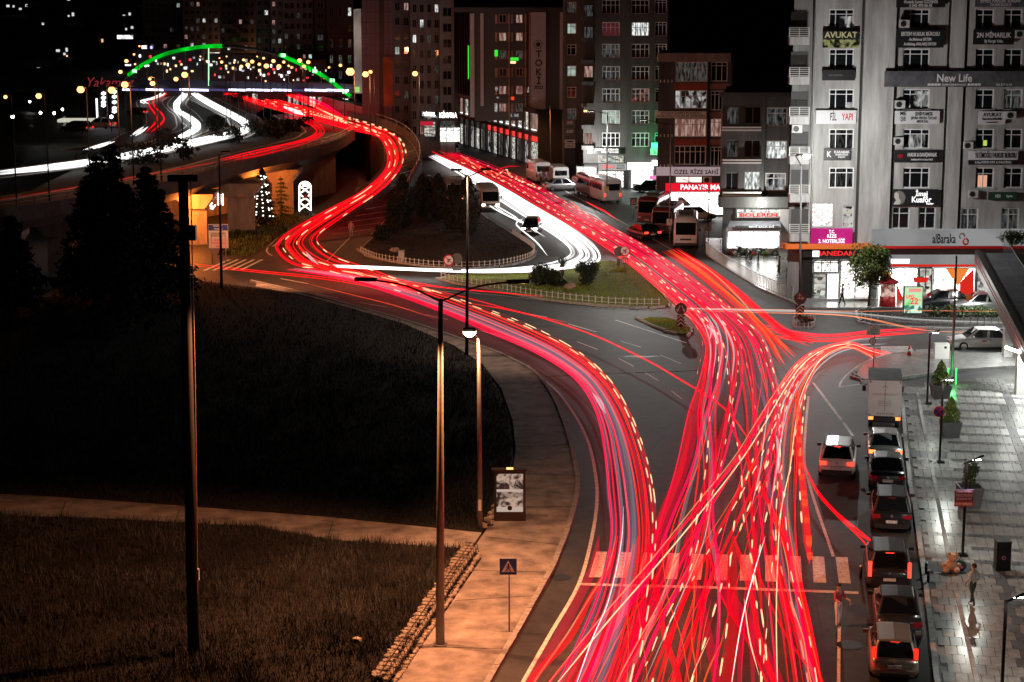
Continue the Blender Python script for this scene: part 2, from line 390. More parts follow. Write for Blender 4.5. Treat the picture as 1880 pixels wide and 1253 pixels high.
for a, b in [((480, 523), (530, 531)), ((515, 512), (565, 521)), ((580, 540), (622, 548)), ((660, 556), (710, 564)), ((780, 578), (822, 587)), ((1043, 595), (1095, 610)), ((1060, 628), (1097, 642)), ((1135, 658), (1163, 673)), ((1185, 685), (1210, 700)), ((1233, 718), (1252, 733)), ((1140, 627), (1177, 638)), ((1212, 652), (1250, 668)), ((960, 575), (1005, 583)), ((880, 607), (925, 620)), ((970, 637), (1010, 650)), ((1060, 672), (1085, 690)), ((1200, 1130), (1175, 1200)), ((1160, 1240), (1140, 1300))]:
    line([a, b], .12)
XW = [(1081, 1105, 1095, 1115), (1127, 1149, 1140, 1160), (1171, 1197, 1182, 1203), (1219, 1243, 1227, 1248), (1263, 1287, 1270, 1292), (1311, 1335, 1314, 1337), (1358, 1382, 1360, 1383), (1405, 1428, 1405, 1427), (1451, 1473, 1449, 1470), (1494, 1517, 1491, 1513), (1540, 1562, 1534, 1556)]
for k, (a, b, c, d) in enumerate(XW):
    y0 = 1060 + k * 1.1; y1 = 1013 + k * 1.0
    o = [U(a, y0), U(b, y0 + .5), U(d, y1 + .5), U(c, y1)]
    slab('crosswalk_stripe', o, .004, PAINT, None, MARK)
ribbon('stop_line', UP([(1063, 1073), (1300, 1079), (1576, 1089)]), .32, .008, PAINT, MARK)
for k in range(7):                                    # crossing at the mouth of the side street
    y = 637 + k * 3.6
    slab('crosswalk_stripe', [U(1616, y), U(1672 + k * 2, y - .6), U(1674 + k * 2, y + 1.4), U(1618, y + 1.8)], .004, PAINT, None, MARK)
for k in range(9):                                    # hatching on the slip road
    t = k / 8; slab('hatch_stripe', [U(690 + t * 20 - 30, 430 - t * 45), U(735 + t * 10, 418 - t * 50), U(737 + t * 10, 416 - t * 50), U(692 + t * 20 - 28, 428 - t * 45)], .004, PAINT, None, MARK)
for k in range(5):
    slab('hatch_stripe', [U(372 + k * 17, 497 - k * .3), U(378 + k * 17, 497 - k * .3), U(424 + k * 15, 477), U(419 + k * 15, 477)], .004, PAINT, None, MARK)
# repairs and spills on the carriageway
PATCH = mat('asphalt_patch', (.012, .012, .013), .5, var=.4, scale=3); SPILL = mat('oil_spill', (.008, .008, .009), .6)
for q_, (x, y, rx, ry) in enumerate([(1172, 655, 1.6, .5), (1225, 628, 1.1, 1.0), (1010, 600, 1.3, .6), (1290, 560, .8, 1.4), (1110, 720, .7, 1.2), (700, 545, 1.5, .8), (1560, 960, .5, 1.1), (1600, 740, .6, 1.6), (1640, 1000, .6, 1.2), (1650, 1190, .7, 1.3), (1575, 1120, .4, .9), (860, 580, 1.2, .6), (1030, 450, .8, 1.8), (1120, 560, 1.6, .7)]):
    c = U(x, y); n_ = 14 if q_ % 3 else 4; rr_ = random.Random(q_)
    o_ = [(c.x + rx * math.cos(2 * pi * k / n_ + .4) * rr_.uniform(.55, 1.15), c.y + ry * math.sin(2 * pi * k / n_ + .4) * rr_.uniform(.55, 1.15)) for k in range(n_)]
    slab('asphalt_patch', o_, .0025, SPILL if q_ % 3 else PATCH, None, MARK)
# manhole covers and patches
for (x, y, r) in [(1030, 1060, .45), (1180, 560, .4), (1560, 1185, .5), (1640, 1010, .35), (1865, 1115, .3)]:
    p = U(x, y); lathe('manhole_cover', MARK, (p.x, p.y, .0 if x < 1700 else .16), [(r, .001), (r, .008), (r * .8, .010)], DARKM, 14, False)
# long black cable seam over the carriageway
tube('tar_seam', MARK, [U(1000, 692, .0), U(1120, 686, .0), U(1250, 682, .0), U(1290, 680, 0)], .025, mat('tar', (.008, .008, .008), .4), 4)
# the stone wall in wire baskets beside the lower field
STONE = mat('gabion_stone', (.34, .30, .26), .9, var=.5, scale=5)
ga, gb = U(866, 1022), U(700, 1268)
gab = thing('gabion_wall', 'low wall of stones in black wire baskets beside lower grass field', 'wall', ((ga + gb) / 2)[:])
gd = (gb - ga); gl = gd.length; gu = gd.normalized(); gn = Vector((gu.y, -gu.x, 0));
if gn.x < 0: gn = -gn
def rock(seed, n=1):
    r = random.Random(seed); bm = bmesh.new(); bmesh.ops.create_icosphere(bm, subdivisions=n, radius=.5)
    for v in bm.verts: v.co *= r.uniform(.78, 1.12)
    me = bpy.data.meshes.new('stone'); bm.to_mesh(me); bm.free(); return me
rocks = [rock(i) for i in range(8)]
for r_ in rocks: r_.materials.append(STONE)
ns = 66
for k in range(ns):
    for j in range(4):
        p = ga + gu * ((k + .5 + random.uniform(-.15, .15)) * gl / ns) + gn * (-.28 + .2 * (j % 4) - (.1 if j == 3 else 0) + random.uniform(-.03, .03))
        z = (.46, .5, .36, .14)[j] + random.uniform(-.03, .03)
        if j == 3: p = p + gn * .12
        s = random.uniform(.2, .3)
        M = Matrix.Translation((p.x, p.y, z)) @ Matrix.Rotation(random.uniform(0, 6), 4, 'Z') @ Matrix.Diagonal((s * 1.35, s, s * .9, 1))
        mesh_ob('stone', random.choice(rocks), gab, M)
vs, fs = [], []
for k in range(int(gl / .42) + 1):
    p = ga + gu * (k * .42); tube_data([p + gn * -.3 + Vector((0, 0, .62)), p + gn * .22 + Vector((0, 0, .6)), p + gn * .36 + Vector((0, 0, .02))], .016, 4, vs, fs)
for o_, z in ((-.05, .62), (.2, .61), (.27, .4), (.32, .2), (.36, .04)):
    tube_data([ga + gn * o_ + Vector((0, 0, z)), gb + gn * o_ + Vector((0, 0, z))], .016, 4, vs, fs)
mesh_ob('wire_mesh', new_mesh('wire_mesh', vs, fs, BLACKM), gab)
add = [ga - gu * 3.2 + gn * .1, ga - gu * 1.6 + gn * .1]
g2 = thing('gabion_wall', 'short stub of stones in wire beside the advertising panel base', 'wall', U(900, 965)[:])
for k in range(18):
    p = U(892 + (k % 6) * 4, 975 - (k % 6) * 5) + Vector((random.uniform(-.15, .15), random.uniform(-.2, .2), .12 + .18 * (k // 6)))
    s = random.uniform(.22, .34); mesh_ob('stone', rocks[k % 8], g2, Matrix.Translation(p) @ Matrix.Rotation(k, 4, 'Z') @ Matrix.Diagonal((s * 1.3, s, s, 1)))
p = U(655, 1190); tag(mesh_ob('field_stone', rocks[2], None, Matrix.Translation((p.x, p.y, .32)) @ Matrix.Diagonal((.42, .3, .3, 1))), 'pale rounded stone lying alone in the lower grass field', 'stone')
# grass blades
def blades(name, poly, n, hmin, hmax, w, mats, z=.2, wfun=None, parent=None, clump=None):
    xs = [p[0] for p in poly]; ys = [p[1] for p in poly]; P = []
    lo, hi = np.array([min(xs), max(min(ys), 60)]), np.array([max(xs), max(ys)])
    px = np.array([p[0] for p in poly]); py = np.array([p[1] for p in poly])
    while sum(len(a) for a in P) < n:
        q = rng.uniform(lo, hi, (n, 2))
        if wfun is not None: q = q[rng.random(len(q)) < wfun(q)]
        ins = np.zeros(len(q), bool); j = len(px) - 1
        for i in range(len(px)):
            c = ((py[i] > q[:, 1]) != (py[j] > q[:, 1])) & (q[:, 0] < (px[j] - px[i]) * (q[:, 1] - py[i]) / (py[j] - py[i] + 1e-12) + px[i])
            ins ^= c; j = i
        P.append(q[ins])
        if len(P) > 60: break
    q = np.concatenate(P)[:n]; n = len(q)
    g = .55 + .45 * np.sin(q[:, 0] * .9 + 1.3 * np.sin(q[:, 1] * .7)) * np.cos(q[:, 1] * .8 + q[:, 0] * .3)
    g = np.clip(g * .7 + .5 * np.sin(q[:, 0] * 3.1 + 2 * np.sin(q[:, 1] * 2.3)) * np.sin(q[:, 1] * 2.7 + q[:, 0]), 0, 1.3)
    h = (hmin + (hmax - hmin) * rng.random(n) ** 1.7) * (.35 + .75 * g); a = rng.uniform(0, 2 * pi, n); le = rng.uniform(.1, .6, n) * h; b = rng.uniform(0, 2 * pi, n)
    base = np.stack([q[:, 0], q[:, 1], np.full(n, z)], 1)
    sd = np.stack([np.cos(a), np.sin(a), np.zeros(n)], 1) * w / 2
    tip = base + np.stack([np.cos(b) * le, np.sin(b) * le, h], 1)
    vs = np.concatenate([base - sd, base + sd, tip], 1).reshape(-1, 3)
    me = bpy.data.meshes.new(name); me.vertices.add(3 * n); me.vertices.foreach_set('co', vs.ravel())
    me.loops.add(3 * n); me.loops.foreach_set('vertex_index', np.arange(3 * n)); me.polygons.add(n)
    me.polygons.foreach_set('loop_start', np.arange(n) * 3); me.polygons.foreach_set('loop_total', np.full(n, 3))
    for m_ in mats: me.materials.append(m_)
    me.polygons.foreach_set('material_index', rng.integers(0, len(mats), n)); me.update(); me.validate()
    return mesh_ob(name, me, parent)
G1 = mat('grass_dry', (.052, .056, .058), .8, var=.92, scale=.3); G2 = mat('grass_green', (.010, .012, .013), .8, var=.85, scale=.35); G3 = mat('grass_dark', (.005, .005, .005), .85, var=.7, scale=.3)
G4 = mat('grass_unlit', (.006, .006, .005), .9)  # near-black copy of grass; darkness of the unlit fields put in its colour
LG = mat('lawn_green', (.34, .40, .025), .7, var=.4, scale=.6); LG2 = mat('lawn_green_deep', (.16, .22, .018), .7)
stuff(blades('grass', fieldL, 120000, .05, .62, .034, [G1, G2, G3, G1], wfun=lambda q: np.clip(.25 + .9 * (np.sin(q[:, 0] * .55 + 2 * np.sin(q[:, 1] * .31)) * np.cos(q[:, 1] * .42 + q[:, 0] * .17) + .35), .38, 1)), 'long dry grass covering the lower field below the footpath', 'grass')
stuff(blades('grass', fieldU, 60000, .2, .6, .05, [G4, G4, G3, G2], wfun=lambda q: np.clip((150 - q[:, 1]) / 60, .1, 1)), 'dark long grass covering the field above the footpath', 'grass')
stuff(blades('lawn', UP(GISL, 0, 3), 22000, .06, .16, .04, [LG, LG2], z=.13), 'bright green mown lawn of the fenced traffic island', 'grass')
stuff(blades('lawn', UP(SISL, 0, 3), 2500, .06, .2, .04, [LG, LG2], z=.13), 'small patch of lawn under the chevron sign', 'grass')
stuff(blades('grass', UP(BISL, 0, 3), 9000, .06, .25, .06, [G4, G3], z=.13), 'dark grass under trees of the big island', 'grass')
stuff(blades('grass', UP([(400, 470), (450, 474), (480, 460), (520, 430), (580, 400), (560, 390), (480, 405), (420, 430)]), 9000, .2, .55, .06, [LG2, G2, G3], z=.05), 'weedy green bank between viaduct and slip road', 'grass')
# ------------------------------------------------------------------ vegetation
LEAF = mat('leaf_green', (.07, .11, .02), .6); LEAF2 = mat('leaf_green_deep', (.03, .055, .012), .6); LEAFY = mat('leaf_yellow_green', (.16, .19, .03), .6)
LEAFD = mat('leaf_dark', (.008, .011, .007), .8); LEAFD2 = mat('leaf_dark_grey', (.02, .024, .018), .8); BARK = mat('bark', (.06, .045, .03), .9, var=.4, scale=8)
def leaf_mesh(name, pts, nrm, size, mats, flat=.5):
    n = len(pts); pts = np.asarray(pts, float)
    a = rng.normal(size=(n, 3)); a /= np.linalg.norm(a, axis=1)[:, None]
    b = rng.normal(size=(n, 3)); b -= (b * a).sum(1)[:, None] * a; b /= np.linalg.norm(b, axis=1)[:, None]
    s = size * rng.uniform(.6, 1.3, n)[:, None]
    q = np.stack([pts - a * s, pts - b * s * flat, pts + a * s, pts + b * s * flat], 1).reshape(-1, 3)
    me = bpy.data.meshes.new(name); me.vertices.add(4 * n); me.vertices.foreach_set('co', q.ravel())
    me.loops.add(4 * n); me.loops.foreach_set('vertex_index', np.arange(4 * n)); me.polygons.add(n)
    me.polygons.foreach_set('loop_start', np.arange(n) * 4); me.polygons.foreach_set('loop_total', np.full(n, 4))
    for m_ in mats: me.materials.append(m_)
    me.polygons.foreach_set('material_index', rng.integers(0, len(mats), n)); me.update(); return me
def blob_pts(n, c, r, clumps=14, tight=.42):
    out = []; k = rng.normal(size=(clumps, 3)); k /= np.linalg.norm(k, axis=1)[:, None]; k *= rng.uniform(.45, .85, clumps)[:, None]
    i = rng.integers(0, clumps, n); d = rng.normal(size=(n, 3)); d /= np.linalg.norm(d, axis=1)[:, None]; d *= (rng.random(n) ** .5)[:, None] * tight
    return (k[i] + d) * np.array(r) + np.array(c)
def round_tree(name, label, base, h, cr, cz, n, size, mats, cat='tree', group=None, clumps=22, trunk_r=.1):
    t = thing(name, label, cat, base[:], group); x, y, z = base
    tube('trunk', t, [(x, y, z), (x + .04, y, z + (cz - cr[2] * .5) * .5), (x, y, z + cz)], [trunk_r, trunk_r * .8, trunk_r * .5], BARK, 8)
    vs, fs = [], []
    for k in range(7):
        a = k * 2 * pi / 7 + .3; tube_data([(x, y, z + cz - cr[2] * .6), (x + math.cos(a) * cr[0] * .6, y + math.sin(a) * cr[1] * .6, z + cz + cr[2] * (.1 + .3 * (k % 3)))], [trunk_r * .5, .02], 5, vs, fs)
    mesh_ob('limb', new_mesh('limb', vs, fs, BARK), t)
    mesh_ob('crown', leaf_mesh('crown', blob_pts(n, (x, y, z + cz), cr, clumps), None, size, mats), t)
    return t
def bush(name, label, base, r, n, size, mats, cat='bush', group=None):
    t = thing(name, label, cat, base[:], group); x, y, z = base
    pts = blob_pts(n, (x, y, z + r[2] * .8), r, 10, .5); pts[:, 2] = np.maximum(pts[:, 2], z + .03)
    mesh_ob('foliage', leaf_mesh('foliage', pts, None, size, mats), t)
    vs, fs = [], []
    for k in range(5):
        a = k * 1.26; tube_data([(x, y, z), (x + math.cos(a) * r[0] * .5, y + math.sin(a) * r[1] * .5, z + r[2])], [.03, .01], 4, vs, fs)
    mesh_ob('stem', new_mesh('stem', vs, fs, BARK), t); return t
def conifer(name, label, base, h, r, n, mats, cat='tree', group=None, size=.16, droop=.25):
    t = thing(name, label, cat, base[:], group); x, y, z = base
    tube('trunk', t, [(x, y, z), (x, y, z + h * .97)], [h * .018 + .03, .02], BARK, 7)
    pts = []; vs, fs = [], []
    tiers = int(h * 2.2)
    for i in range(tiers):
        f = i / tiers; zz = z + h * (.12 + .86 * f); rr = r * (1 - f) ** .8 * random.uniform(.75, 1.1) + .08
        for k in range(7):
            a = random.uniform(0, 2 * pi); L = rr * random.uniform(.7, 1.1); e = (x + math.cos(a) * L, y + math.sin(a) * L, zz - L * droop)
            tube_data([(x, y, zz), e], [.025, .008], 3, vs, fs, False)
            m = max(3, int(n / tiers / 7)); s = rng.random(m) ** .7
            pp = np.stack([x + (e[0] - x) * s, y + (e[1] - y) * s, zz + (e[2] - zz) * s], 1) + rng.normal(0, .06 + .05 * rr, (m, 3)) * np.array([1, 1, .6]); pts.append(pp)
    mesh_ob('crown', leaf_mesh('crown', np.concatenate(pts), None, size, mats, .3), t)
    mesh_ob('branch', new_mesh('branch', vs, fs, BARK), t); return t
def cypress(name, label, base, h, r, n, group=None, mats=None):
    t = thing(name, label, 'tree', base[:], group); x, y, z = base
    tube('trunk', t, [(x, y, z), (x, y, z + h * .6)], [.12, .04], BARK, 6)
    u = rng.random(n); a = rng.uniform(0, 2 * pi, n); pr = r * np.sin(np.clip(u * .93 + .07, 0, 1) * pi) ** .55 * (1 - .35 * u) * (rng.random(n) ** .35) * (1 + .18 * np.sin(a * 5 + u * 20))
    pts = np.stack([x + np.cos(a) * pr, y + np.sin(a) * pr, z + .15 + u * h], 1)
    mesh_ob('crown', leaf_mesh('crown', pts, None, .16, mats or [LEAFD, LEAFD2], .4), t); return t
# dark conifers on the left field
for (x, y, h, r, lab) in [(168, 545, 9.5, 2.6, 'dark conifer before the orange lit bay at far edge of upper field'), (215, 560, 12.5, 3.4, 'tall black conifer whose crown hides the viaduct middle'), (276, 548, 10.5, 3.0, 'dark conifer standing close beside the thick utility pole'), (30, 575, 7.5, 2.6, 'dark conifer nearest the picture edge below the viaduct'), (238, 600, 10.5, 3.4, 'foremost black conifer with slender trunk in upper field'), (185, 552, 11.5, 3.6, 'black conifer filling the gap before the viaduct middle'), (300, 556, 9.0, 2.8, 'black conifer just right behind the thick utility pole')]:
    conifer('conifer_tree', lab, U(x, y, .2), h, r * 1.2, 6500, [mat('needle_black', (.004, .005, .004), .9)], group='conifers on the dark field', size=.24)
# small conifers under the viaduct end
conifer('fir_tree', 'small fir lit orange beside the viaduct end pier', U(517, 402), 4.6, 1.3, 1500, [LEAFD2, LEAF2], size=.12)
cypress('cypress_tree', 'cypress wound with white fairy lights before viaduct pier', U(483, 415), 5.6, 1.0, 1800)
conifer('fir_tree', 'low dark fir in front of the orange gap under viaduct', U(497, 413), 3.2, 1.2, 900, [LEAFD, LEAF2], size=.12)
EF = em('fairy_light', (1, .93, .8), 4)
def bulbs(name, parent, pts, r=.045):
    vs, fs = [], []
    for p in pts: add_box(vs, fs, p, (r * 2, r * 2, r * 2), random.random())
    o = mesh_ob(name, new_mesh(name, vs, fs, EF), parent); return o
p = U(483, 415); t = thing('fairy_lights', 'string of white fairy lights wound round the dark cypress', 'lights', p[:])
bulbs('bulb_string', t, [(p.x + 1.08 * math.cos(k * .7) * (1 - k / 80), p.y - .35 - .8 * abs(math.sin(k * .7)), p.z + 1.0 + k * .088) for k in range(48)], .05)
# big dark island: cypresses, broad trees and low shrubs
for (x, y, h, r, lab) in [(740, 420, 5.2, 1.25, 'dark clipped cypress at the slip road side of tree island'), (858, 432, 5.6, 1.4, 'broad dark cypress before the headlit minibus on tree island'), (832, 425, 4.5, 1.2, 'dark cypress below the minibus with orange lamp'), (775, 400, 4.3, 1.1, 'dark cypress in the middle row of tree island'), (805, 405, 4.6, 1.2, 'rounded dark cypress between two others on tree island'), (722, 428, 3.6, 1.0, 'shortest dark cypress beside the slip road hatching')]:
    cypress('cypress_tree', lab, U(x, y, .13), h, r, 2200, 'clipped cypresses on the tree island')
for (x, y, r, lab) in [(760, 345, 1.9, 'dark shrub against ramp retaining wall upper end'), (785, 360, 1.5, 'dark shrub between ramp wall and white headlight lanes'), (700, 440, 1.0, 'low dark shrub at slip road edge of tree island'), (690, 330, 1.6, 'dark shrub on the bank under the ramp curve'), (660, 300, 2.2, 'dark shrub below the viaduct and ramp junction')]:
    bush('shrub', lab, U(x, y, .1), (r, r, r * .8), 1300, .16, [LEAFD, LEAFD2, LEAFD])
# lawn island planting
for (x, y, r, lab) in [(992, 524, 1.25, 'dark round bush leftmost of three on lawn island'), (1024, 524, .85, 'smaller grey round bush in the middle of lawn island'), (1078, 520, 1.3, 'dark wide bush nearest the no left turn sign post')]:
    bush('round_bush', lab, U(x, y, .13), (r, r, r * .8), 2200, .1, [LEAF2, LEAFD2, LEAFD], group='round bushes on the lawn island')
p = U(1032, 505, .13); t = thing('palm_plant', 'spiky small palm behind the round bushes of lawn island', 'plant', p[:])
lathe('trunk', t, p, [(.2, 0), (.17, .5), (.22, .8)], BARK, 8)
vs, fs = [], []
for k in range(46):
    a = random.uniform(0, 2 * pi); e = random.uniform(.15, 1.3); L = random.uniform(.9, 1.5); d = Vector((math.cos(a) * math.cos(e), math.sin(a) * math.cos(e), math.sin(e)))
    q = p + Vector((0, 0, .75)); s = Vector((-math.sin(a), math.cos(a), 0)) * .05; b = len(vs)
    mid = q + d * L * .6; tip = q + d * L + Vector((0, 0, -.25 * L))
    vs += [q - s * .5, q + s * .5, mid + s, mid - s, tip]; fs += [(b, b + 1, b + 2, b + 3), (b + 3, b + 2, b + 4)]
mesh_ob('fronds', new_mesh('fronds', vs, fs, [LEAF2]), t)
for (x, y, s, lab) in [(1047, 530, .75, 'pinkish boulder in front of the bushes on lawn island'), (946, 521, .55, 'reddish boulder by the fence at narrow end of lawn island'), (724, 463, .7, 'brown boulder on the tree island above the small pillar')]:
    p = U(x, y, .13); tag(mesh_ob('boulder', rock(x, 2), None, Matrix.Translation((p.x, p.y, p.z + s * .22)) @ Matrix.Diagonal((s * 1.3, s * .9, s * .8, 1))), lab, 'rock').data.materials.append(mat('boulder_stone', (.35, .24, .19), .85, var=.35, scale=4))
p = U(737, 480, .13); box_ = thing('utility_pillar', 'pale small utility pillar at the fence of tree island', 'utility box', p[:])
box('cabinet', box_, (p.x, p.y, p.z + .45), (.5, .35, .9), mat('cabinet_grey', (.45, .42, .38), .6, var=.2)); box('lid', box_, (p.x, p.y, p.z + .93), (.6, .45, .07), KERB)
# round street tree and clipped shrub behind canopy
round_tree('street_tree', 'round clipped green tree in front of the bakery and bank', U(1595, 562, .13), 5, (1.72, 1.6, 1.68), 3.15, 6500, .105, [LEAF, LEAF2, LEAFY, LEAF], clumps=34, trunk_r=.11)
# planters on the plaza
POT = mat('planter_grey', (.09, .09, .095), .55, var=.2, scale=4)
def planter(lab, px, py, w, h, kind):
    p = U(px, py, .16); t = thing('planter', lab, 'planter', p[:], 'square planters on the plaza'); a = w * .39; b = w * .5
    vs = []; ring = [(a, 0), (b, h), (b * .88, h), (b * .85, h - .12)]
    for r, z in ring: vs += [(p.x + sx * r, p.y + sy * r, p.z + z) for sx, sy in ((-1, -1), (1, -1), (1, 1), (-1, 1))]
    fs = [(0, 3, 2, 1)] + [(i * 4 + k, i * 4 + (k + 1) % 4, i * 4 + 4 + (k + 1) % 4, i * 4 + 4 + k) for i in range(3) for k in range(4)]
    mesh_ob('pot', new_mesh('pot', vs, fs, POT), t)
    box('potting_soil', t, (p.x, p.y, p.z + h - .1), (b * 1.6, b * 1.6, .04), SOIL)
    c = (p.x, p.y, p.z + h)
    if kind == 'cone':
        n = 3200; u = rng.random(n); aa = rng.uniform(0, 6.283, n); rr = b * 1.0 * np.clip(1.02 - u ** 2.2, 0, 1) * (.8 + .25 * np.sin(aa * 4 + u * 9)) * rng.random(n) ** .4
        pts = np.stack([c[0] + np.cos(aa) * rr, c[1] + np.sin(aa) * rr, c[2] + u * w * 1.25], 1); ms = [LEAF, LEAFY, LEAFY, LEAF2]
    else: pts = blob_pts(1300, (c[0], c[1], c[2] + .6), (b * .75, b * .75, .75), 12, .4); ms = [LEAF2, LEAFD2, LEAF]
    tube('stem', t, [c, (c[0], c[1], c[2] + .8)], .025, BARK, 5)
    mesh_ob('foliage', leaf_mesh('foliage', pts, None, .06, ms), t)
planter('grey planter with yellow green cone shrub by the green lit pole', 1726, 730, 1.12, .8, 'cone')
planter('grey planter with tall light green shrub behind the no parking sign', 1744, 801, 1.05, .85, 'cone')
planter('black planter with dark sparse shrub behind the no parking notice', 1779, 930, 1.1, 1.0, 'sparse')
# ------------------------------------------------------------------ viaduct, ramp, upper roads, arch bridge
def zf(Y): return 6.0 * max(0.0, min(1.0, (325 - Y) / 95))
def UZ(px, py, dz=0.0):
    z = 6.0
    for _ in range(14): p = U(px, py, z + dz); z = .5 * z + .5 * zf(p.y)
    return U(px, py, z + dz)
FASC = mat('viaduct_concrete', (.09, .085, .08), .85, var=.4, scale=.8, bump=.3)
PIER = mat('pier_concrete', (.38, .31, .25), .85, var=.4, scale=1.2, bump=.3, stretch=(1, 1, .3))
near = [(-70, 412), (100, 386), (220, 364), (340, 341), (470, 303), (560, 286), (620, 268), (650, 250)]
NW = spline([U(x, y, 6) for x, y in near], 5)
via = thing('viaduct', 'concrete road viaduct on orange lit piers crossing the upper scene', 'viaduct', U(340, 450)[:])
vs, fs = [], []; R = 26
for i, p in enumerate(NW):
    q = Vector((p.x - 6 - (p.y - 140) * .25, 440, 0))
    for k in range(R):
        t = (k / (R - 1)) ** 1.4; w = p.lerp(q, t); vs.append((w.x, w.y, zf(w.y)))
for i in range(len(NW) - 1):
    for k in range(R - 1): a = i * R + k; fs.append((a, a + R, a + R + 1, a + 1))
b = len(vs)
mesh_ob('deck_top', new_mesh('deck_top', vs, fs, mat('verge_soil', (.02, .02, .017), .95, var=.5, scale=1)), via)
vs, fs = [], []                                         # edge beam and soffit, 11 m deep
for i, p in enumerate(NW):
    nx = (NW[min(i + 1, len(NW) - 1)] - NW[max(i - 1, 0)]); n = Vector((-nx.y, nx.x, 0)).normalized()
    for (o, z) in ((-.12, 6.75), (-.12, 5.55), (.1, 5.5), (.9, 4.7), (11, 4.7), (11, 5.9), (.15, 5.9), (.15, 6.75)): w = p + n * o; vs.append((w.x, w.y, z))
for i in range(len(NW) - 1):
    for k in range(8): a = i * 8 + k; c = i * 8 + (k + 1) % 8; fs.append((a, c, c + 8, a + 8))
mesh_ob('edge_beam', new_mesh('edge_beam', vs, fs, FASC), via)
rl = [p + Vector((0, 0, 1.35)) for p in NW]
tube('handrail', via, rl, .045, GALV, 5); tube('middle_rail', via, [p - Vector((0, 0, .28)) for p in rl], .03, GALV, 4)
acc = 0
for a_, b_ in zip(NW, NW[1:]):
    L = (b_ - a_).length
    while acc < L: w = a_.lerp(b_, acc / L); box('rail_post', via, (w.x, w.y, 7.05), (.07, .07, .65), GALV); acc += 2.0
    acc -= L
for (x, y, w, cw, cd) in [(358, 452, 1.9, 3.4, 1.6), (440, 427, 2.6, 4.0, 2.4), (517, 396, 2.2, 3.6, 2.0), (106, 512, 2.0, 3.6, 1.8), (-10, 545, 2.0, 3.4, 1.8), (250, 480, 2.0, 3.4, 1.8)]:
    p = U(x, y) + Vector((0, 1.5, 0)); pr = box('pier', via, (p.x, p.y, 1.75), (w, 1.3, 3.5), PIER, .1)
    v_ = [(-cw / 2, 0), (-w / 2, -1.0), (w / 2, -1.0), (cw / 2, 0), (cw / 2, .35), (-cw / 2, .35)]
    vv = [(p.x + a, p.y - .8 - cd / 4, 4.4 + z_) for a, z_ in v_] + [(p.x + a, p.y + 3.5, 4.4 + z_) for a, z_ in v_]
    ff = [tuple(range(6))] + [tuple(range(11, 5, -1))] + [(i, i + 6, (i + 1) % 6 + 6, (i + 1) % 6) for i in range(6)]
    mesh_ob('pier_cap', new_mesh('pier_cap', vv, ff, PIER), pr)
a_, b_ = U(80, 470) + Vector((0, 8, 0)), U(600, 372) + Vector((0, 9, 0)); d = b_ - a_
box('abutment_wall', via, ((a_ + b_) / 2 + Vector((0, 0, 2.4)))[:], (d.length, .5, 4.7), PIER, math.atan2(d.y, d.x))
EOU = em('underpass_lamp', (1, .5, .15), 20)
for (x, y, P_) in [(346, 452, 2400), (398, 436, 1300), (485, 405, 2200), (128, 505, 4200), (545, 388, 700)]:
    p = U(x, y) + Vector((0, -1.6, 4.35)); o = box('soffit_lamp', via, p[:], (.5, .2, .1), EOU); lamp(p - Vector((0, 0, .25)), P_, (1, .22, .03), o, r=.2)
# roads on the viaduct and embankment
def road3(name, pts, w, dz=.03):
    P_ = spline([UZ(x, y) for x, y in pts], 6); vs, fs = [], []
    for i, p in enumerate(P_):
        d = (P_[min(i + 1, len(P_) - 1)] - P_[max(i - 1, 0)]); s = Vector((-d.y, d.x, 0)).normalized() * w / 2
        for q in (p + s, p - s): vs.append((q.x, q.y, zf(q.y) + dz + .02))
    for i in range(len(P_) - 1): fs.append((2 * i, 2 * i + 1, 2 * i + 3, 2 * i + 2))
    o = struct(mesh_ob(name, new_mesh(name, vs, fs, ASPH)))
    for side_ in (1, -1):                              # painted edge lines
        v2, f2 = [], []
        for i, p in enumerate(P_):
            d = (P_[min(i + 1, len(P_) - 1)] - P_[max(i - 1, 0)]); s = Vector((-d.y, d.x, 0)).normalized()
            for e in (w / 2 - .35, w / 2 - .6): q = p + s * side_ * e; v2.append((q.x, q.y, zf(q.y) + dz + .03))
        mesh_ob('edge_line', new_mesh('edge_line', v2, [(2 * i, 2 * i + 1, 2 * i + 3, 2 * i + 2) for i in range(len(P_) - 1)], PAINT), o)
    return o
road3('viaduct_road', [(-60, 388), (100, 364), (340, 318), (470, 284), (555, 263), (594, 250), (600, 240), (578, 227), (530, 211)], 6.5, .01)
road3('upper_road', [(360, 155), (430, 172), (490, 190), (560, 208), (640, 226), (695, 241)], 7.5, .03)
road3('flyover_road', [(-60, 328), (100, 308), (230, 288), (350, 262), (425, 246), (455, 233), (448, 221), (420, 206), (380, 186), (340, 165), (300, 148), (262, 125)], 6.5, .05)
road3('link_road', [(336, 164), (340, 173), (330, 183), (325, 195), (345, 213), (363, 228), (352, 243), (320, 256), (270, 272)], 4.5, .07)
road3('lower_loop_road', [(296, 163), (300, 173), (275, 186), (283, 203), (296, 218), (288, 235), (250, 256), (150, 278)], 6, .02)
RS = [(640, 232, 640, 216, 6), (690, 252, 700, 231, 6), (704, 270, 744, 251, 5.7), (708, 300, 768, 280, 4.9), (694, 328, 770, 310, 3.8), (655, 362, 755, 340, 2.4), (595, 397, 738, 373, 1.1), (530, 428, 716, 402, .22), (490, 455, 690, 430, .012)]
Lp = spline([U(a, b, z + .06) for a, b, c, d, z in RS], 5); Rp = spline([U(c, d, z + .06) for a, b, c, d, z in RS], 5)
vs, fs = [], []
for l_, r_ in zip(Lp, Rp): vs += [l_, r_]
for i in range(len(Lp) - 1): fs.append((2 * i + 1, 2 * i, 2 * i + 2, 2 * i + 3))
ramp = struct(mesh_ob('ramp_road', new_mesh('ramp_road', vs, fs, ASPH)))
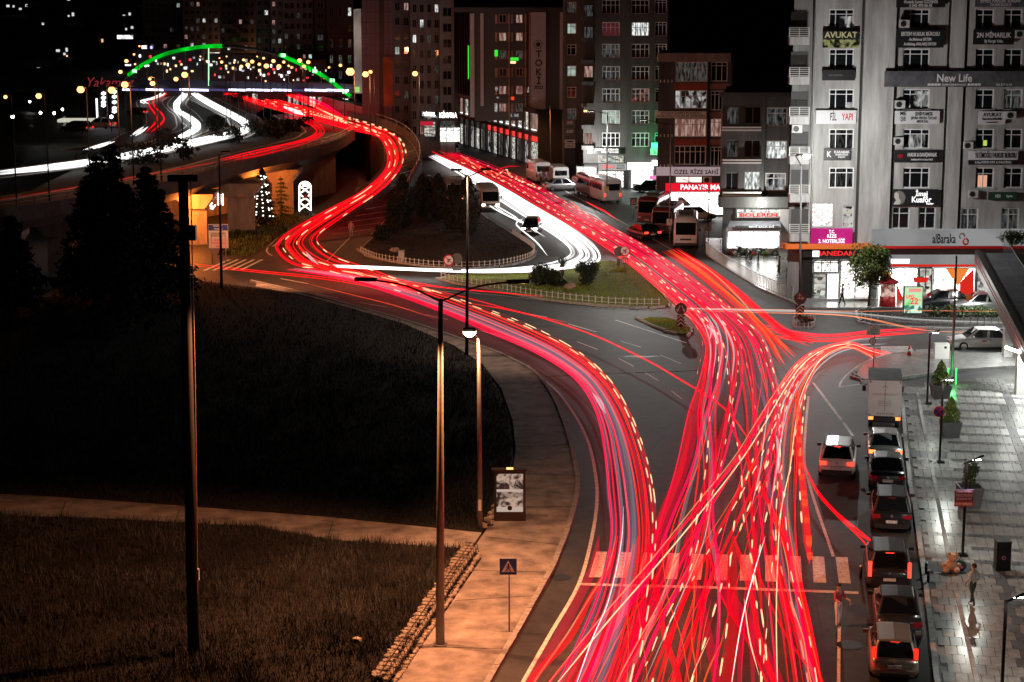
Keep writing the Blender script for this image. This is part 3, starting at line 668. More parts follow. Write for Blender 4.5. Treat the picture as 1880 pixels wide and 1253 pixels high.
def wall_strip(name, parent, line, h, w, mat_):
    vs, fs = [], []
    for i, p in enumerate(line):
        d = (line[min(i + 1, len(line) - 1)] - line[max(i - 1, 0)]); s = Vector((-d.y, d.x, 0)).normalized() * w / 2
        for q, z in ((p + s, -.05), (p + s, p.z + h), (p - s, p.z + h), (p - s, -.05)): vs.append((q.x, q.y, z))
    for i in range(len(line) - 1):
        for k in range(4): a = i * 4 + k; c = i * 4 + (k + 1) % 4; fs.append((a, c, c + 4, a + 4))
    fs += [(3, 2, 1, 0), tuple(len(vs) - 4 + k for k in range(4))]
    return mesh_ob(name, new_mesh(name, vs, fs, mat_), parent)
rw = thing('ramp_wall', 'grey retaining wall with parapet along outside of the ramp bend', 'wall', U(780, 340)[:])
wall_strip('wall', rw, Rp[:36], .85, .3, FASC); tube('handrail', rw, [p + Vector((0, 0, 1.3)) for p in Rp[4:34]], .05, GALV, 5)
for k in range(4, 34, 2): p = Rp[k]; box('rail_post', rw, (p.x, p.y, p.z + 1.07), (.07, .07, .5), GALV)
rw2 = thing('ramp_wall', 'low dark wall along inside of the ramp bend', 'wall', U(690, 330)[:]); wall_strip('wall', rw2, Lp[4:36], .5, .3, FASC)
for ln, f_ in ((Lp, 1), (Rp, -1)):
    v2, f2 = [], []
    for i in range(len(Lp)):
        d = (Lp[i] - Rp[i]).normalized() * -f_
        for e in (.5, .68): q = ln[i] + d * e; v2.append((q.x, q.y, q.z + .008))
    mesh_ob('edge_line', new_mesh('edge_line', v2, [(2 * i, 2 * i + 1, 2 * i + 3, 2 * i + 2) if f_ < 0 else (2 * i + 1, 2 * i, 2 * i + 2, 2 * i + 3) for i in range(len(Lp) - 1)], PAINT), ramp)
for k in range(14, 40, 2):
    a, b = Lp[k].lerp(Rp[k], .52), Lp[k].lerp(Rp[k], .93); d = (Lp[k + 1] - Lp[k]).normalized() * .18
    mesh_ob('hatch_stripe', new_mesh('hatch_stripe', [a + Vector((0, 0, .01)), b + Vector((0, 0, .01)), b + d + Vector((0, 0, .01)), a + d + Vector((0, 0, .01))], [(0, 1, 2, 3)], PAINT), ramp)
# shrubs on the verges of the embankment
for k, (x, y, r) in enumerate([(500, 255, 2.2), (520, 246, 1.8), (475, 250, 2), (540, 240, 1.5), (330, 290, 2.4), (260, 300, 2.5), (400, 240, 1.6), (420, 262, 1.8), (560, 232, 1.4), (180, 305, 2.4), (432, 188, 2.4), (455, 184, 1.8), (395, 225, 1.3), (300, 255, 1.2)]):
    bush('verge_shrub', 'dark shrub on the verge between viaduct roads', UZ(x, y), (r, r, r * .55), 500, .26, [LEAFD, LEAFD2], group='shrubs on the viaduct verges')
# arch footbridge
class Plane:
    def __init__(s, A, B):
        s.A = Vector((A[0], A[1], 0)); d = Vector((B[0] - A[0], B[1] - A[1], 0)); s.d = d.normalized(); s.n = Vector((s.d.y, -s.d.x, 0))
        if s.n.dot(-s.A) < 0: s.n = -s.n
        s.ang = math.atan2(s.d.y, s.d.x)
    def w(s, px, py, off=0.0):
        r = ray(px, py); o = Vector((0, 0, H)); A = s.A + s.n * off; t = (A - o).dot(s.n) / r.dot(s.n); return o + r * t
AP = Plane(U(692, 214), V(225, 150, 366))
arch = thing('arch_footbridge', 'steel arch footbridge lit green spanning the far highway', 'bridge', U(692, 214)[:])
EG = em('green_arch_light', (.0, .75, .02), 1.0, pattern='noise', col2=(0, .22, .01), scale=.35, lo=.35, hi=.6)
EGB = em('green_bright', (.35, 1, .4), 2.4); EVI = em('violet_strip', (.75, .72, 1), 3.0); EVD = em('violet_dim', (.12, .1, .3), .6)
AC = spline([AP.w(x, y) for x, y in [(224, 146), (240, 135), (262, 119), (300, 101), (345, 90), (395, 85), (450, 88), (505, 99), (530, 108), (560, 122), (590, 138), (615, 155), (638, 173), (665, 192), (692, 214)]], 4)
STEEL = mat('arch_steel', (.03, .032, .03), .6)
def arc_piece(i, j, m_): tube('arch_rib', arch, AC[i:j + 1], .36 if m_ is EG else .3, m_, 6)
for i, j, m_ in [(0, 3, STEEL), (3, 10, EG), (10, 12, EG), (12, 20, EG), (20, 21, EG), (21, 29, STEEL), (29, 36, EG), (36, 44, EG), (44, 49, EG), (49, len(AC) - 1, STEEL)]: arc_piece(i, j, m_)
for x, y in [(247, 131), (633, 169), (520, 102), (610, 148), (578, 131)]: p = AP.w(x, y, .55); box('arch_spotlight', arch, p[:], (.8, .3, .6), EGB, AP.ang)
for x0, x1, m_ in [(225, 238, EVI), (238, 268, EVD), (268, 300, EVI), (300, 330, EVD), (330, 383, EVI), (383, 420, EVD), (420, 452, EVI), (452, 500, EVI), (500, 535, EVI), (535, 560, EVD), (560, 600, EVI), (600, 640, EVI)]:
    a, b = AP.w(x0, 165 + (x0 - 225) * .003, 1), AP.w(x1, 165 + (x1 - 225) * .003, 1)
    box('deck_light_strip', arch, ((a + b) / 2)[:], ((b - a).length, .15, .38), m_, AP.ang)
a, b = AP.w(215, 161), AP.w(660, 164); c = (a + b) / 2
box('deck', arch, (c.x, c.y + 1.2, c.z), ((b - a).length, 2.4, .7), STEEL, AP.ang); box('deck_parapet', arch, (c.x, c.y, c.z + .85), ((b - a).length, .1, .9), mat('parapet_dark', (.05, .05, .08), .5), AP.ang)
for x, yt, m_ in [(383, 88, EGB), (300, 102, GALV), (340, 92, GALV), (430, 88, GALV), (480, 94, GALV), (530, 110, GALV), (560, 124, GALV), (590, 140, GALV), (270, 114, GALV)]:
    p, q = AP.w(x, yt), AP.w(x, 160); tube('hanger', arch, [p, q], .09 if m_ is EGB else .05, m_, 5)
ar2 = thing('arch_footbridge', 'unlit dark arch farther behind the green lit arch', 'bridge', V(225, 150, 420)[:])
A2 = Plane(V(560, 170, 430), V(225, 120, 455)); tube('arch_rib', ar2, spline([A2.w(x, y) for x, y in [(228, 118), (260, 96), (300, 80), (345, 76), (390, 86)]], 5), .4, mat('arch_purple', (.10, .05, .10), .5), 6)
box('deck', ar2, (A2.w(320, 121))[:], (25, 2, .8), STEEL, A2.ang)
for x0, x1 in [(230, 240), (268, 300), (372, 412)]: a, b = A2.w(x0, 120, 1.2), A2.w(x1, 120, 1.2); box('deck_light_strip', ar2, ((a + b) / 2)[:], ((b - a).length, .1, .35), EVI, A2.ang)
tp = thing('stair_tower', 'lit concrete stair pier at the arch foot by shops', 'pier', U(690, 222)[:])
a, b = U(600, 200), U(690, 226); box('stair_flank', tp, ((a + b) / 2 + Vector((0, 0, 1.2)))[:], ((b - a).length, 2, 2.4), mat('stair_concrete', (.3, .28, .25), .8, var=.3), math.atan2(b.y - a.y, b.x - a.x))
# ------------------------------------------------------------------ buildings
FR = {}
WFR = mat('window_frame_white', (.6, .6, .6), .5); WFD = mat('window_frame_dark', (.12, .12, .12), .5)
def frame_mesh(style, w, h, m_):
    key = (style, round(w, 2), round(h, 2), m_.name)
    if key in FR: return FR[key]
    vs, fs = [], []; b = min(.09, w * .06 + .02); d = .08
    def bar(x0, z0, x1, z1): add_box(vs, fs, ((x0 + x1) / 2, 0, (z0 + z1) / 2), (abs(x1 - x0), d, abs(z1 - z0)))
    W2, H2 = w / 2, h / 2
    bar(-W2, -H2, -W2 + b, H2); bar(W2 - b, -H2, W2, H2); bar(-W2 + b, H2 - b, W2 - b, H2); bar(-W2 + b, -H2, W2 - b, -H2 + b)
    V_ = {'A': (.27, .7), 'B': (.42,), 'C': (.25, .5, .75), 'D': (.17, .33, .5, .67, .83), 'E': (.5,), 'N': (), 'S': (.33, .66)}[style]
    T_ = {'A': .74, 'B': .7, 'C': .62, 'D': .68, 'E': None, 'N': None, 'S': .8}[style]
    for v in V_: bar(-W2 + v * w - b * .4, -H2 + b, -W2 + v * w + b * .4, H2 - b)
    if T_:
        xs = [0] + list(V_) + [1]
        for i in range(len(xs) - 1): bar(-W2 + xs[i] * w + (b if i == 0 else b * .4), -H2 + T_ * h - b * .35, -W2 + xs[i + 1] * w - (b if i == len(xs) - 2 else b * .4), -H2 + T_ * h + b * .35)
    FR[key] = new_mesh('window_frame', vs, fs, m_); return FR[key]
class Fac(Plane):
    def __init__(s, pa, pb): super().__init__(U(*pa), U(*pb)); s.s = s.w(pb[0], pb[1]); s.k = F / (s.A.y * math.cos(TH) + 4)
    def uz(s, px, py, off=0.0): p = s.w(px, py, off); return (p - s.A).dot(s.d), p.z
    def rect(s, r, off=0.0):
        xm, ym = (r[0] + r[2]) / 2, (r[1] + r[3]) / 2
        return s.uz(r[0], ym, off)[0], s.uz(xm, r[3], off)[1], s.uz(r[2], ym, off)[0], s.uz(xm, r[1], off)[1]
    def P(s, u, z, d=0.0): q = s.A + s.d * u + s.n * d; return Vector((q.x, q.y, z))
    def box(s, name, par, r, d0, d1, m_):
        u0, z0, u1, z1 = s.rect(r, d1); c = s.P((u0 + u1) / 2, (z0 + z1) / 2, (d0 + d1) / 2)
        return box(name, par, c[:], (u1 - u0, abs(d1 - d0), z1 - z0), m_, s.ang)
    def wall(s, name, par, r, holes, m_, th=.3, off=0.0):
        u0, z0, u1, z1 = s.rect(r, off); hs = []
        for h in holes:
            a = s.rect(h, off); a = (max(a[0], u0 + .02), max(a[1], z0 + .02), min(a[2], u1 - .02), min(a[3], z1 - .02))
            if a[2] > a[0] and a[3] > a[1]: hs.append(a)
        us = sorted({u0, u1, *[h[0] for h in hs], *[h[2] for h in hs]}); zs = sorted({z0, z1, *[h[1] for h in hs], *[h[3] for h in hs]})
        idx = {}; vs, fs = [], []
        def vid(u, z, d):
            k = (round(u, 4), round(z, 4), d)
            if k not in idx: idx[k] = len(vs); vs.append(s.P(u, z, d))
            return idx[k]
        for i in range(len(us) - 1):
            for j in range(len(zs) - 1):
                cu, cz = (us[i] + us[i + 1]) / 2, (zs[j] + zs[j + 1]) / 2
                if any(h[0] < cu < h[2] and h[1] < cz < h[3] for h in hs): continue
                fs.append((vid(us[i], zs[j], off), vid(us[i + 1], zs[j], off), vid(us[i + 1], zs[j + 1], off), vid(us[i], zs[j + 1], off)))
        for a in hs:
            q = [(a[0], a[1]), (a[2], a[1]), (a[2], a[3]), (a[0], a[3])]
            for k in range(4): p0, p1 = q[k], q[(k + 1) % 4]; fs.append((vid(*p0, off), vid(*p0, off - th), vid(*p1, off - th), vid(*p1, off)))
        return mesh_ob(name, new_mesh(name, vs, fs, m_), par)
    def window(s, par, r, style, pane, fm=None, off=0.0, name='window'):
        u0, z0, u1, z1 = s.rect(r, off); w, h = u1 - u0, z1 - z0; c = s.P((u0 + u1) / 2, (z0 + z1) / 2, off - .16)
        fo = mesh_ob(name, frame_mesh(style, w, h, fm or WFR), par, Matrix.Translation(c) @ Matrix.Rotation(s.ang, 4, 'Z'))
        c2 = s.P((u0 + u1) / 2, (z0 + z1) / 2, off - .19); box('pane', fo, c2[:], (w, .05, h), pane, s.ang); return fo
    def block(s, par, r, m_, depth=14, off=-.31, name='block'): return s.box(name, par, r, off - depth, off, m_)
    def sign(s, name, lab, r, m_, lines=(), d=.3, cat='sign', th=.12, group=None, at=None):
        u0, z0, u1, z1 = s.rect(r, d); c = s.P((u0 + u1) / 2, (z0 + z1) / 2, d)
        t = thing(name, lab, cat, c[:], group); box('board', t, s.P((u0 + u1) / 2, (z0 + z1) / 2, d - th / 2)[:], (u1 - u0, th, z1 - z0), m_, s.ang)
        for (body, fx, fy, fh, fw, tm) in lines:       # text, centre x, centre y, height, width as shares of the board
            hgt = fh * (z1 - z0); sz = hgt / .72
            text('lettering', t, body, s.P(u0 + fx * (u1 - u0), z1 - fy * (z1 - z0), d + .012)[:], sz, tm, s.ang, width=fw * (u1 - u0), bold=sz * .018)
        return t
    def ac(s, lab, px, py, w=18, d=.5):
        h = w * .8; u0, z0, u1, z1 = s.rect((px, py, px + w, py + h), d); c = s.P((u0 + u1) / 2, (z0 + z1) / 2, d)
        t = thing('air_conditioner', lab, 'air conditioner', c[:], 'outdoor air conditioner units'); box('casing', t, s.P((u0 + u1) / 2, (z0 + z1) / 2, d - .18)[:], (u1 - u0, .32, z1 - z0), mat('ac_casing', (.45, .45, .43), .5), s.ang)
        k = s.P(u0 + (u1 - u0) * .38, (z0 + z1) / 2, d); rr = (z1 - z0) * .38
        vs = [k] + [k + s.d * math.cos(a * pi / 8) * rr + Vector((0, 0, math.sin(a * pi / 8) * rr)) for a in range(16)]
        vs = [v - s.n * .0 + s.n * .005 for v in vs]; mesh_ob('fan_grille', new_mesh('fan_grille', vs, [(0, 1 + a, 1 + (a + 1) % 16) for a in range(16)], DARKM), t)
def prism(name, par, f, x0, x1, depth, ybase, m_, ytop=-60):
    """The volume behind a front; its flanks splay so that neighbours on the bending street do not overlap."""
    a, b = f.w(x0, ybase, -.31), f.w(x1, ybase, -.31); c, d = f.w(x1, ybase, -depth), f.w(x0 + 2, ybase, -depth); zt = f.w((x0 + x1) / 2, ytop, -.31).z
    q = [a, b, c, d]; vs = [(p.x, p.y, 0) for p in q] + [(p.x, p.y, zt) for p in q]
    return mesh_ob(name, new_mesh(name, vs, [(4, 5, 6, 7)] + [(k, (k + 1) % 4, (k + 1) % 4 + 4, k + 4) for k in range(4)], m_), par)
def lit(nm, col, k, **a): return em(nm, col, k, **a)
LITW = lit('lit_white', (.9, .95, .92), 1.2, pattern='noise', col2=(.12, .13, .12), scale=2.5, stretch=(2, 2, .7), lo=.38, hi=.62)
LITD = lit('lit_dim', (.30, .31, .30), .22, pattern='noise', col2=(.02, .02, .02), scale=2.5, stretch=(2.5, 2.5, .6), lo=.4, hi=.62)
LITR = lit('lit_rosy', (.75, .5, .42), .55, pattern='noise', col2=(.25, .1, .08), scale=1.5, stretch=(3, 3, .5))
LITG = lit('lit_greenish', (.55, .68, .58), .7, pattern='noise', col2=(.3, .36, .32), scale=1.2)
LITX = lit('lit_pattern', (1, 1, 1), 1.3, pattern='noise', col2=(.03, .03, .03), scale=2.4, lo=.38, hi=.62, dist=1.6, detail=9)
LITXN = lit('glow_swirl', (1, 1, .98), .8, pattern='noise', col2=(.008, .008, .008), scale=.9, lo=.42, hi=.78, dist=.9, detail=4, stretch=(1.6, 1.6, .8))  # reflected light on panes put in as emission, some lit panes too
SHOPW = lit('shop_white', (1, 1, .97), 6.0, sample=True, pattern='noise', col2=(.45, .45, .42), scale=1.6, lo=.3, hi=.6)
SHOPX = lit('shop_goods', (1, .96, .88), 3.2, sample=True, pattern='voronoi', col2=(.06, .05, .05), scale=3.2, stretch=(1.6, 1.6, 2.6), lo=.0, hi=.95)
SHOPM = lit('shop_mixed', (1, .95, .86), 1.0, pattern='voronoi', col2=(.03, .03, .03), scale=2.2, stretch=(1.2, 1.2, 2.2), lo=.1, hi=1.0)
TXW = mat('letter_white', (.7, .7, .7), .5); TXB = mat('letter_black', (.01, .01, .01), .5); TXY = mat('letter_yellow', (.6, .6, .3), .5); TXR = mat('letter_red', (.5, .01, .02), .5)
TXE = em('letter_lit_white', (1, 1, 1), 1.6); TXER = em('letter_lit_red', (1, .03, .03), 1.2)
SGB = mat('sign_black', (.012, .012, .013), .45); SGW = mat('sign_white', (.55, .55, .57), .5); SGG = mat('sign_grey', (.10, .10, .11), .4, var=.5, scale=1.5)
def facade_mat(name, col): return mat(name, col, .85, var=.42, scale=.8, bump=.3, stretch=(1.6, 1.6, .22), detail=9)
W1 = facade_mat('facade_grey', (.36, .36, .35)); W1P = facade_mat('facade_grey_pale', (.42, .42, .41)); W1D = mat('facade_joint_dark', (.03, .03, .03), .8)

# ---- office block over the bank and bakery
f1 = Fac((1450, 552), (1880, 552))
b1 = thing('office_block', 'grey concrete office block with law office signs above the bank', 'building', U(1660, 552)[:])
RY = [(17, 53), (90, 128), (164, 201), (237, 274), (308, 346)]
WA = [(1522, a, 1568, b) for a, b in RY]; WB = [(1658, a, 1707, b) for a, b in RY]; WC = [(1791, a, 1825, b) for a, b in RY] + [(1843, a, 1877, b) for a, b in RY]
W5 = [(1490, 373, 1530, 417), (1547, 378, 1567, 418)]; WB5 = [(1638, 380, 1670, 421), (1686, 380, 1718, 421)]; WC5 = [(1764, 382, 1796, 423), (1838, 382, 1871, 423)]
def shift(rs, x0):                                       # windows of a column stand over each other
    return [(f1, r) for r in rs]
f1.wall('wall', b1, (1490, -60, 1577, 450), WA + W5, W1)
f1.wall('wall', b1, (1646, -60, 1735, 452), WB + WB5, W1)
f1.wall('wall', b1, (1772, -60, 1990, 452), WC + WC5 + [(a + 105, b, c + 105, d) for a, b, c, d in WC[:5]], W1)
f1.box('pier_panel', b1, (1583, -60, 1640, 452), -.3, .16, W1P); f1.box('pier_panel', b1, (1741, -60, 1767, 452), -.3, .16, W1P)
for x in (1577, 1640, 1735, 1767): f1.box('dark_joint', b1, (x, -60, x + 6, 450), -.3, -.12, W1D)
prism('block', b1, f1, 1452, 1990, 16, 552, W1D)
pn = [GLASSD, GLASSD, GLASSD, LITD]
for i, r in enumerate(WA): f1.window(b1, r, 'A', [GLASSD, GLASSD, GLASSD, LITD, LITD][i])
for i, r in enumerate(WB): f1.window(b1, r, 'A', [GLASSD, GLASSD, GLASSD, GLASSD, GLASSD][i])
for i, r in enumerate(WC): f1.window(b1, r, 'B', GLASSD if i not in (7,) else LITD)
f1.window(b1, W5[0], 'E', SHOPX); f1.window(b1, W5[1], 'N', SHOPM)
for r in WB5: f1.window(b1, r, 'B', GLASSD)
for r in WC5: f1.window(b1, r, 'B', LITD)
for r in WA + WB + WC + WB5 + WC5: f1.box('window_sill', b1, (r[0] - 2, r[3], r[2] + 2, r[3] + 2.2), -.05, .1, W1P)
# reflections on the panes, put in as glowing plates
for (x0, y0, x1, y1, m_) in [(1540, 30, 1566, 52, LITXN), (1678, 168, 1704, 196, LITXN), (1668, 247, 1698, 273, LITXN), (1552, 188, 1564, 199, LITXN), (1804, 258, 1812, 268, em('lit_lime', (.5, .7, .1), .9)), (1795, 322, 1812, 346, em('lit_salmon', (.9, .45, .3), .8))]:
    f1.box('painted_reflection', b1, (x0, y0, x1, y1), -.16, -.15, m_)
# stair balconies at the left edge of the block
BALW = facade_mat('balcony_side', (.2, .2, .195))
f1.wall('wall', b1, (1452, -60, 1490, 552), [(1458, 376, 1476, 412)], BALW, off=-.25)
f1.window(b1, (1458, 376, 1476, 412), 'E', LITXN, off=-.25)
BR = mat('balcony_rail', (.55, .55, .52), .5)
for i, y in enumerate((51, 124, 197, 270, 340, 412)):
    bo = f1.box('balcony', b1, (1450, y + 17, 1486, y + 32), -.25, .75, W1P if i > 1 else W1)
    for k in range(5): f1.box('balcony_rail', bo, (1449, y + k * 3.6, 1486, y + k * 3.6 + .9), .68, .74, BR)
    for x in (1449, 1467, 1485): f1.box('balcony_post', bo, (x, y, x + 1.3, y + 17), .75, .8, BR)
    f1.box('recess_shade_plate', b1, (1452, y - 28, 1484, y + 16), -.26, -.2, mat('recess_shade', (.06, .06, .06), .8))  # flat dark plate on the wall; the recess shade is its colour
tube('drain_pipe', b1, [f1.w(1497, -60, .15), f1.w(1489, 450, .15)], .07, W1P, 6)
# ground floor: bakery and bank
f1.sign('awning_fascia', 'long orange fascia over the bakery entrance', (1437, 449, 1606, 458), mat('orange_fascia', (.75, .17, .03), .5), d=.95, cat='awning', th=.9)
f1.sign('shop_sign', 'black bakery sign with red and white lit letters HANED', (1474, 459, 1580, 473), SGB, [('HANEDAN', .56, .5, .62, .62, TXER)], d=.75)
t_ = f1.sign('shop_sign_emblem', 'round white lit emblem left of the bakery letters', (1492, 461, 1504, 472), em('emblem_white', (1, 1, 1), 2), d=.8, cat='sign')
bak = thing('bakery_shop', 'brightly lit bakery shopfront with glass doors below the HANED sign', 'shopfront', f1.w(1520, 552, .2)[:])
f1.box('pillar', bak, (1474, 474, 1491, 552), -.2, .5, SGB)
f1.window(bak, (1493, 478, 1541, 502), 'S', SHOPX, WFD, .3); f1.window(bak, (1493, 503, 1518, 549), 'N', SHOPM, WFD, .3, 'door'); f1.window(bak, (1518, 503, 1541, 549), 'N', SHOPW, WFD, .3, 'door')
f1.window(bak, (1542, 478, 1600, 549), 'E', SHOPX, WFD, .3); f1.box('step', bak, (1475, 549, 1606, 554), -.2, .9, PAVE2)
f1.sign('bank_fascia', 'long pale grey bank fascia with dark name and red loop emblem', (1604, 424, 1990, 452), em('fascia_added_glow', (.36, .36, .36), .75, pattern='noise', col2=(.28, .28, .28), scale=.3), [('alBaraka', .335, .55, .62, .165, TXB)], d=1.1, th=1.2)  # emission added to the fascia board to lift its brightness
em_ = thing('bank_emblem', 'grey and red drop loop emblem beside the bank name', 'emblem', f1.w(1770, 438, 1.13)[:])
def loop(cx, cy, rx, ry, a0, a1, r, m_, f_=f1, d=1.14, n=14): return tube('loop', em_, [f_.w(cx + math.cos(a0 + (a1 - a0) * k / n) * rx, cy - math.sin(a0 + (a1 - a0) * k / n) * ry, d) for k in range(n + 1)], r, m_, 6)
loop(1766, 434, 4.5, 5, pi * 1.3, -.2, .06, mat('emblem_grey', (.3, .22, .2), .5)); loop(1773, 444, 4.5, 5.5, pi * .6, pi * 2.5, .07, mat('emblem_red', (.7, .02, .02), .5))
REDB = mat('bank_red', (.65, .02, .02), .45); ORB = mat('bank_orange', (.85, .22, .03), .45); ERB = em('bank_red_lit', (.85, .03, .02), .8); EOB = em('bank_orange_lit', (.95, .26, .04), .9)
bank = thing('bank_shop', 'bank shopfront with red trims, orange panels and glass under grey fascia', 'shopfront', f1.w(1720, 552, .2)[:])
f1.box('red_trim', bank, (1604, 452, 1990, 457), -.2, 1.15, REDB); f1.box('grey_band', bank, (1604, 458, 1990, 468), -.2, .6, mat('band_grey', (.18, .18, .18), .5))
f1.box('pale_band', bank, (1634, 469, 1990, 486), -.2, .7, em('fascia_added_glow', (.36, .36, .36), .75)); f1.box('red_trim', bank, (1634, 486, 1990, 490), -.2, .75, ERB)  # the pale band is brightened by the same added emission
f1.box('lit_emblem', bank, (1636, 476, 1670, 484), .7, .74, em('emblem_white', (1, 1, 1), 2))
f1.window(bank, (1612, 492, 1686, 552), 'S', SHOPW, WFD, .3); f1.window(bank, (1687, 492, 1712, 552), 'E', SHOPM, SGB, .3, 'door'); f1.window(bank, (1713, 492, 1792, 552), 'C', SHOPW, WFD, .3); f1.window(bank, (1793, 500, 1815, 552), 'N', SHOPM, SGB, .3, 'cash_machine'); f1.window(bank, (1816, 492, 1990, 552), 'D', SHOPW, WFD, .3)
def poly_panel(par, name, pts, m_, fac=f1, d=.42):
    vs = [fac.w(x, y, d) for x, y in pts] + [fac.w(x, y, d - .04) for x, y in pts]; n = len(pts)
    return mesh_ob(name, new_mesh(name, vs, [tuple(range(n)), tuple(range(2 * n - 1, n - 1, -1))] + [(i, i + n, (i + 1) % n + n, (i + 1) % n) for i in range(n)], m_), par)
poly_panel(bank, 'orange_panel', [(1736, 493), (1752, 493), (1756, 512), (1748, 512)], EOB); poly_panel(bank, 'orange_panel', [(1757, 493), (1780, 493), (1758, 527), (1754, 514)], EOB)
poly_panel(bank, 'red_panel', [(1788, 493), (1788, 552), (1775, 553), (1762, 537), (1762, 520), (1775, 506)], ERB); poly_panel(bank, 'red_panel', [(1646, 520), (1660, 552), (1646, 552)], ERB)
poly_panel(bank, 'orange_panel', [(1617, 500), (1634, 498), (1636, 513), (1620, 520)], EOB); poly_panel(bank, 'red_panel', [(1676, 509), (1706, 510), (1702, 519), (1678, 519)], ERB)
# signs on the office block
L = TXW
f1.sign('office_sign', 'black sign with two white lines at top of middle bay', (1646, -14, 1736, 14), SGB, [('Mustafa Kemal ÖZDEMİR', .5, .64, .2, .84, L), ('0 545 490 86 85', .5, .88, .2, .66, L)])
f1.sign('office_sign', 'black law office sign ERTEM HUKUK BÜROSU under top windows', (1646, 55, 1733, 88), SGB, [('ERTEM HUKUK BÜROSU', .5, .24, .22, .84, L), ('Av.Mehmet ERTEM', .5, .54, .17, .55, L), ('Av.Mehtap ANLAMIŞ ERTEM', .5, .8, .17, .8, L)])
f1.sign('office_sign', 'black over gold AVUKAT sign in the narrow bay', (1511, 57, 1577, 73), SGB, [('AVUKAT', .5, .5, .7, .86, TXY)])
f1.sign('office_sign', 'gold streaked lower half of the AVUKAT sign', (1511, 73, 1577, 88), em('gold_sheen', (.5, .5, .22), .45, pattern='noise', col2=(.02, .02, .01), scale=2, lo=.45, hi=.55), [('Av. Derya UZUN', .5, .5, .4, .6, TXB)])
f1.sign('office_sign', 'small unlit dark sign between narrow bay windows', (1510, 129, 1570, 148), SGB, [('DANIŞMAN', .4, .5, .2, .4, mat('letter_dim', (.1, .1, .1), .5))])
f1.sign('office_sign', 'dark grey sign with pale name cut by the top edge', (1791, -12, 1884, 13), SGG, [('ENES FARUK KASAP', .5, .55, .3, .9, L), ('Tel: 0545 253 03 53', .5, .85, .2, .6, L)])
f1.sign('office_sign', 'black sign 2N MİMARLIK with script line below', (1787, 55, 1862, 82), SGB, [('2N MİMARLIK', .5, .38, .34, .92, L), ('By Nergis Yıldız', .5, .78, .2, .7, L)])
f1.sign('office_sign', 'very long streaked dark banner reading New Life', (1624, 131, 1990, 160), SGG, [('New Life', .35, .46, .5, .24, L), ('■■■■ DANIŞMANLIK ■■■■', .35, .86, .12, .24, L), ('Tel: 217 54 54', .6, .86, .14, .12, L)], d=.45)
f1.sign('office_sign', 'pale sign FİL YAPI with black and red letters', (1498, 203, 1572, 228), SGW, [('FİL', .43, .5, .56, .22, TXB), ('YAPI', .78, .5, .5, .34, TXR)])
f1.sign('office_sign', 'pale planner sign with MEŞE letters in a square', (1643, 204, 1725, 228), SGW, [('ŞEHİR PLANCISI', .64, .24, .26, .46, TXB), ('ŞEYMA PERTEK ÖZCAN', .64, .56, .2, .6, TXB), ('MERVE DAL', .62, .82, .2, .28, TXB), ('ME\nŞE', .18, .42, .3, .14, TXB)])
f1.sign('office_sign', 'small white AVUKAT sign beside an air conditioner', (1797, 205, 1846, 229), SGW, [('AVUKAT', .5, .27, .28, .66, TXB), ('Naim Burak BARANER', .5, .58, .17, .86, TXB), ('Tel 0538 931 66 76', .5, .84, .1, .6, TXB)])
f1.sign('office_sign', 'small black KARABAK sign with white crescent letter', (1513, 273, 1562, 295), SGB, [('KARABAK', .66, .3, .22, .56, L), ('MÜHENDİSLİK\nİNŞAAT', .66, .62, .14, .5, L), ('K', .18, .5, .5, .16, L)])
f1.sign('office_sign', 'black HUKUK DANIŞMANLIK sign with dark red ring', (1642, 276, 1724, 299), SGB, [('HUKUK & DANIŞMANLIK', .62, .38, .3, .68, L), ('Av.M.Emin KAYA  Av.Hasan PUSAT', .62, .76, .14, .62, L), ('H|M', .13, .5, .3, .12, TXR)])
f1.sign('office_sign', 'white over black YETİMOĞLU HUKUK BÜROSU sign', (1778, 278, 1869, 294), SGW, [('YETİMOĞLU HUKUK BÜROSU', .55, .5, .6, .84, TXB)])
f1.sign('office_sign', 'black strip with lawyers names under the YETİMOĞLU sign', (1778, 294, 1869, 303), SGB, [('Av. Derya YETİMOĞLU KOPUZ   Av. Ali Han YETİMOĞLU', .5, .5, .45, .9, L)])
hs = f1.sign('office_sign', 'black hairdresser sign İmaj Kuaför with pale portrait', (1638, 348, 1722, 378), SGB, [('İmaj', .64, .28, .3, .36, TXE), ('Kuaför', .64, .64, .36, .58, TXE), ('Kader', .83, .88, .12, .2, TXE)])
poly_panel(hs, 'portrait_hair', [(1641, 362), (1643, 353), (1650, 350), (1658, 353), (1663, 362), (1660, 371), (1655, 376), (1650, 370), (1645, 366)], mat('print_grey', (.16, .16, .15), .6), f1, .32); poly_panel(hs, 'portrait_face', [(1642, 356), (1646, 353), (1650, 356), (1650, 363), (1654, 370), (1652, 376), (1640, 376), (1645, 368), (1642, 363)], mat('print_pale', (.5, .5, .46), .6), f1, .34)
f1.sign('notary_sign', 'magenta lit notary sign with three white lines', (1489, 420, 1565, 450), em('magenta_sign', (.75, .03, .28), .9, pattern='noise', col2=(.55, .02, .2), scale=.6), [('T.C.', .5, .2, .2, .2, TXE), ('RİZE', .5, .47, .2, .26, TXE), ('2. NOTERLİĞİ', .5, .78, .22, .74, TXE)], d=.6)
f1.sign('office_sign', 'small dark green HDI insurance board near picture edge', (1815, 353, 1868, 368), mat('sign_green_dark', (.02, .05, .03), .5), [('HDI', .32, .5, .4, .2, TXW), ('Sigorta', .72, .5, .26, .34, TXW)])
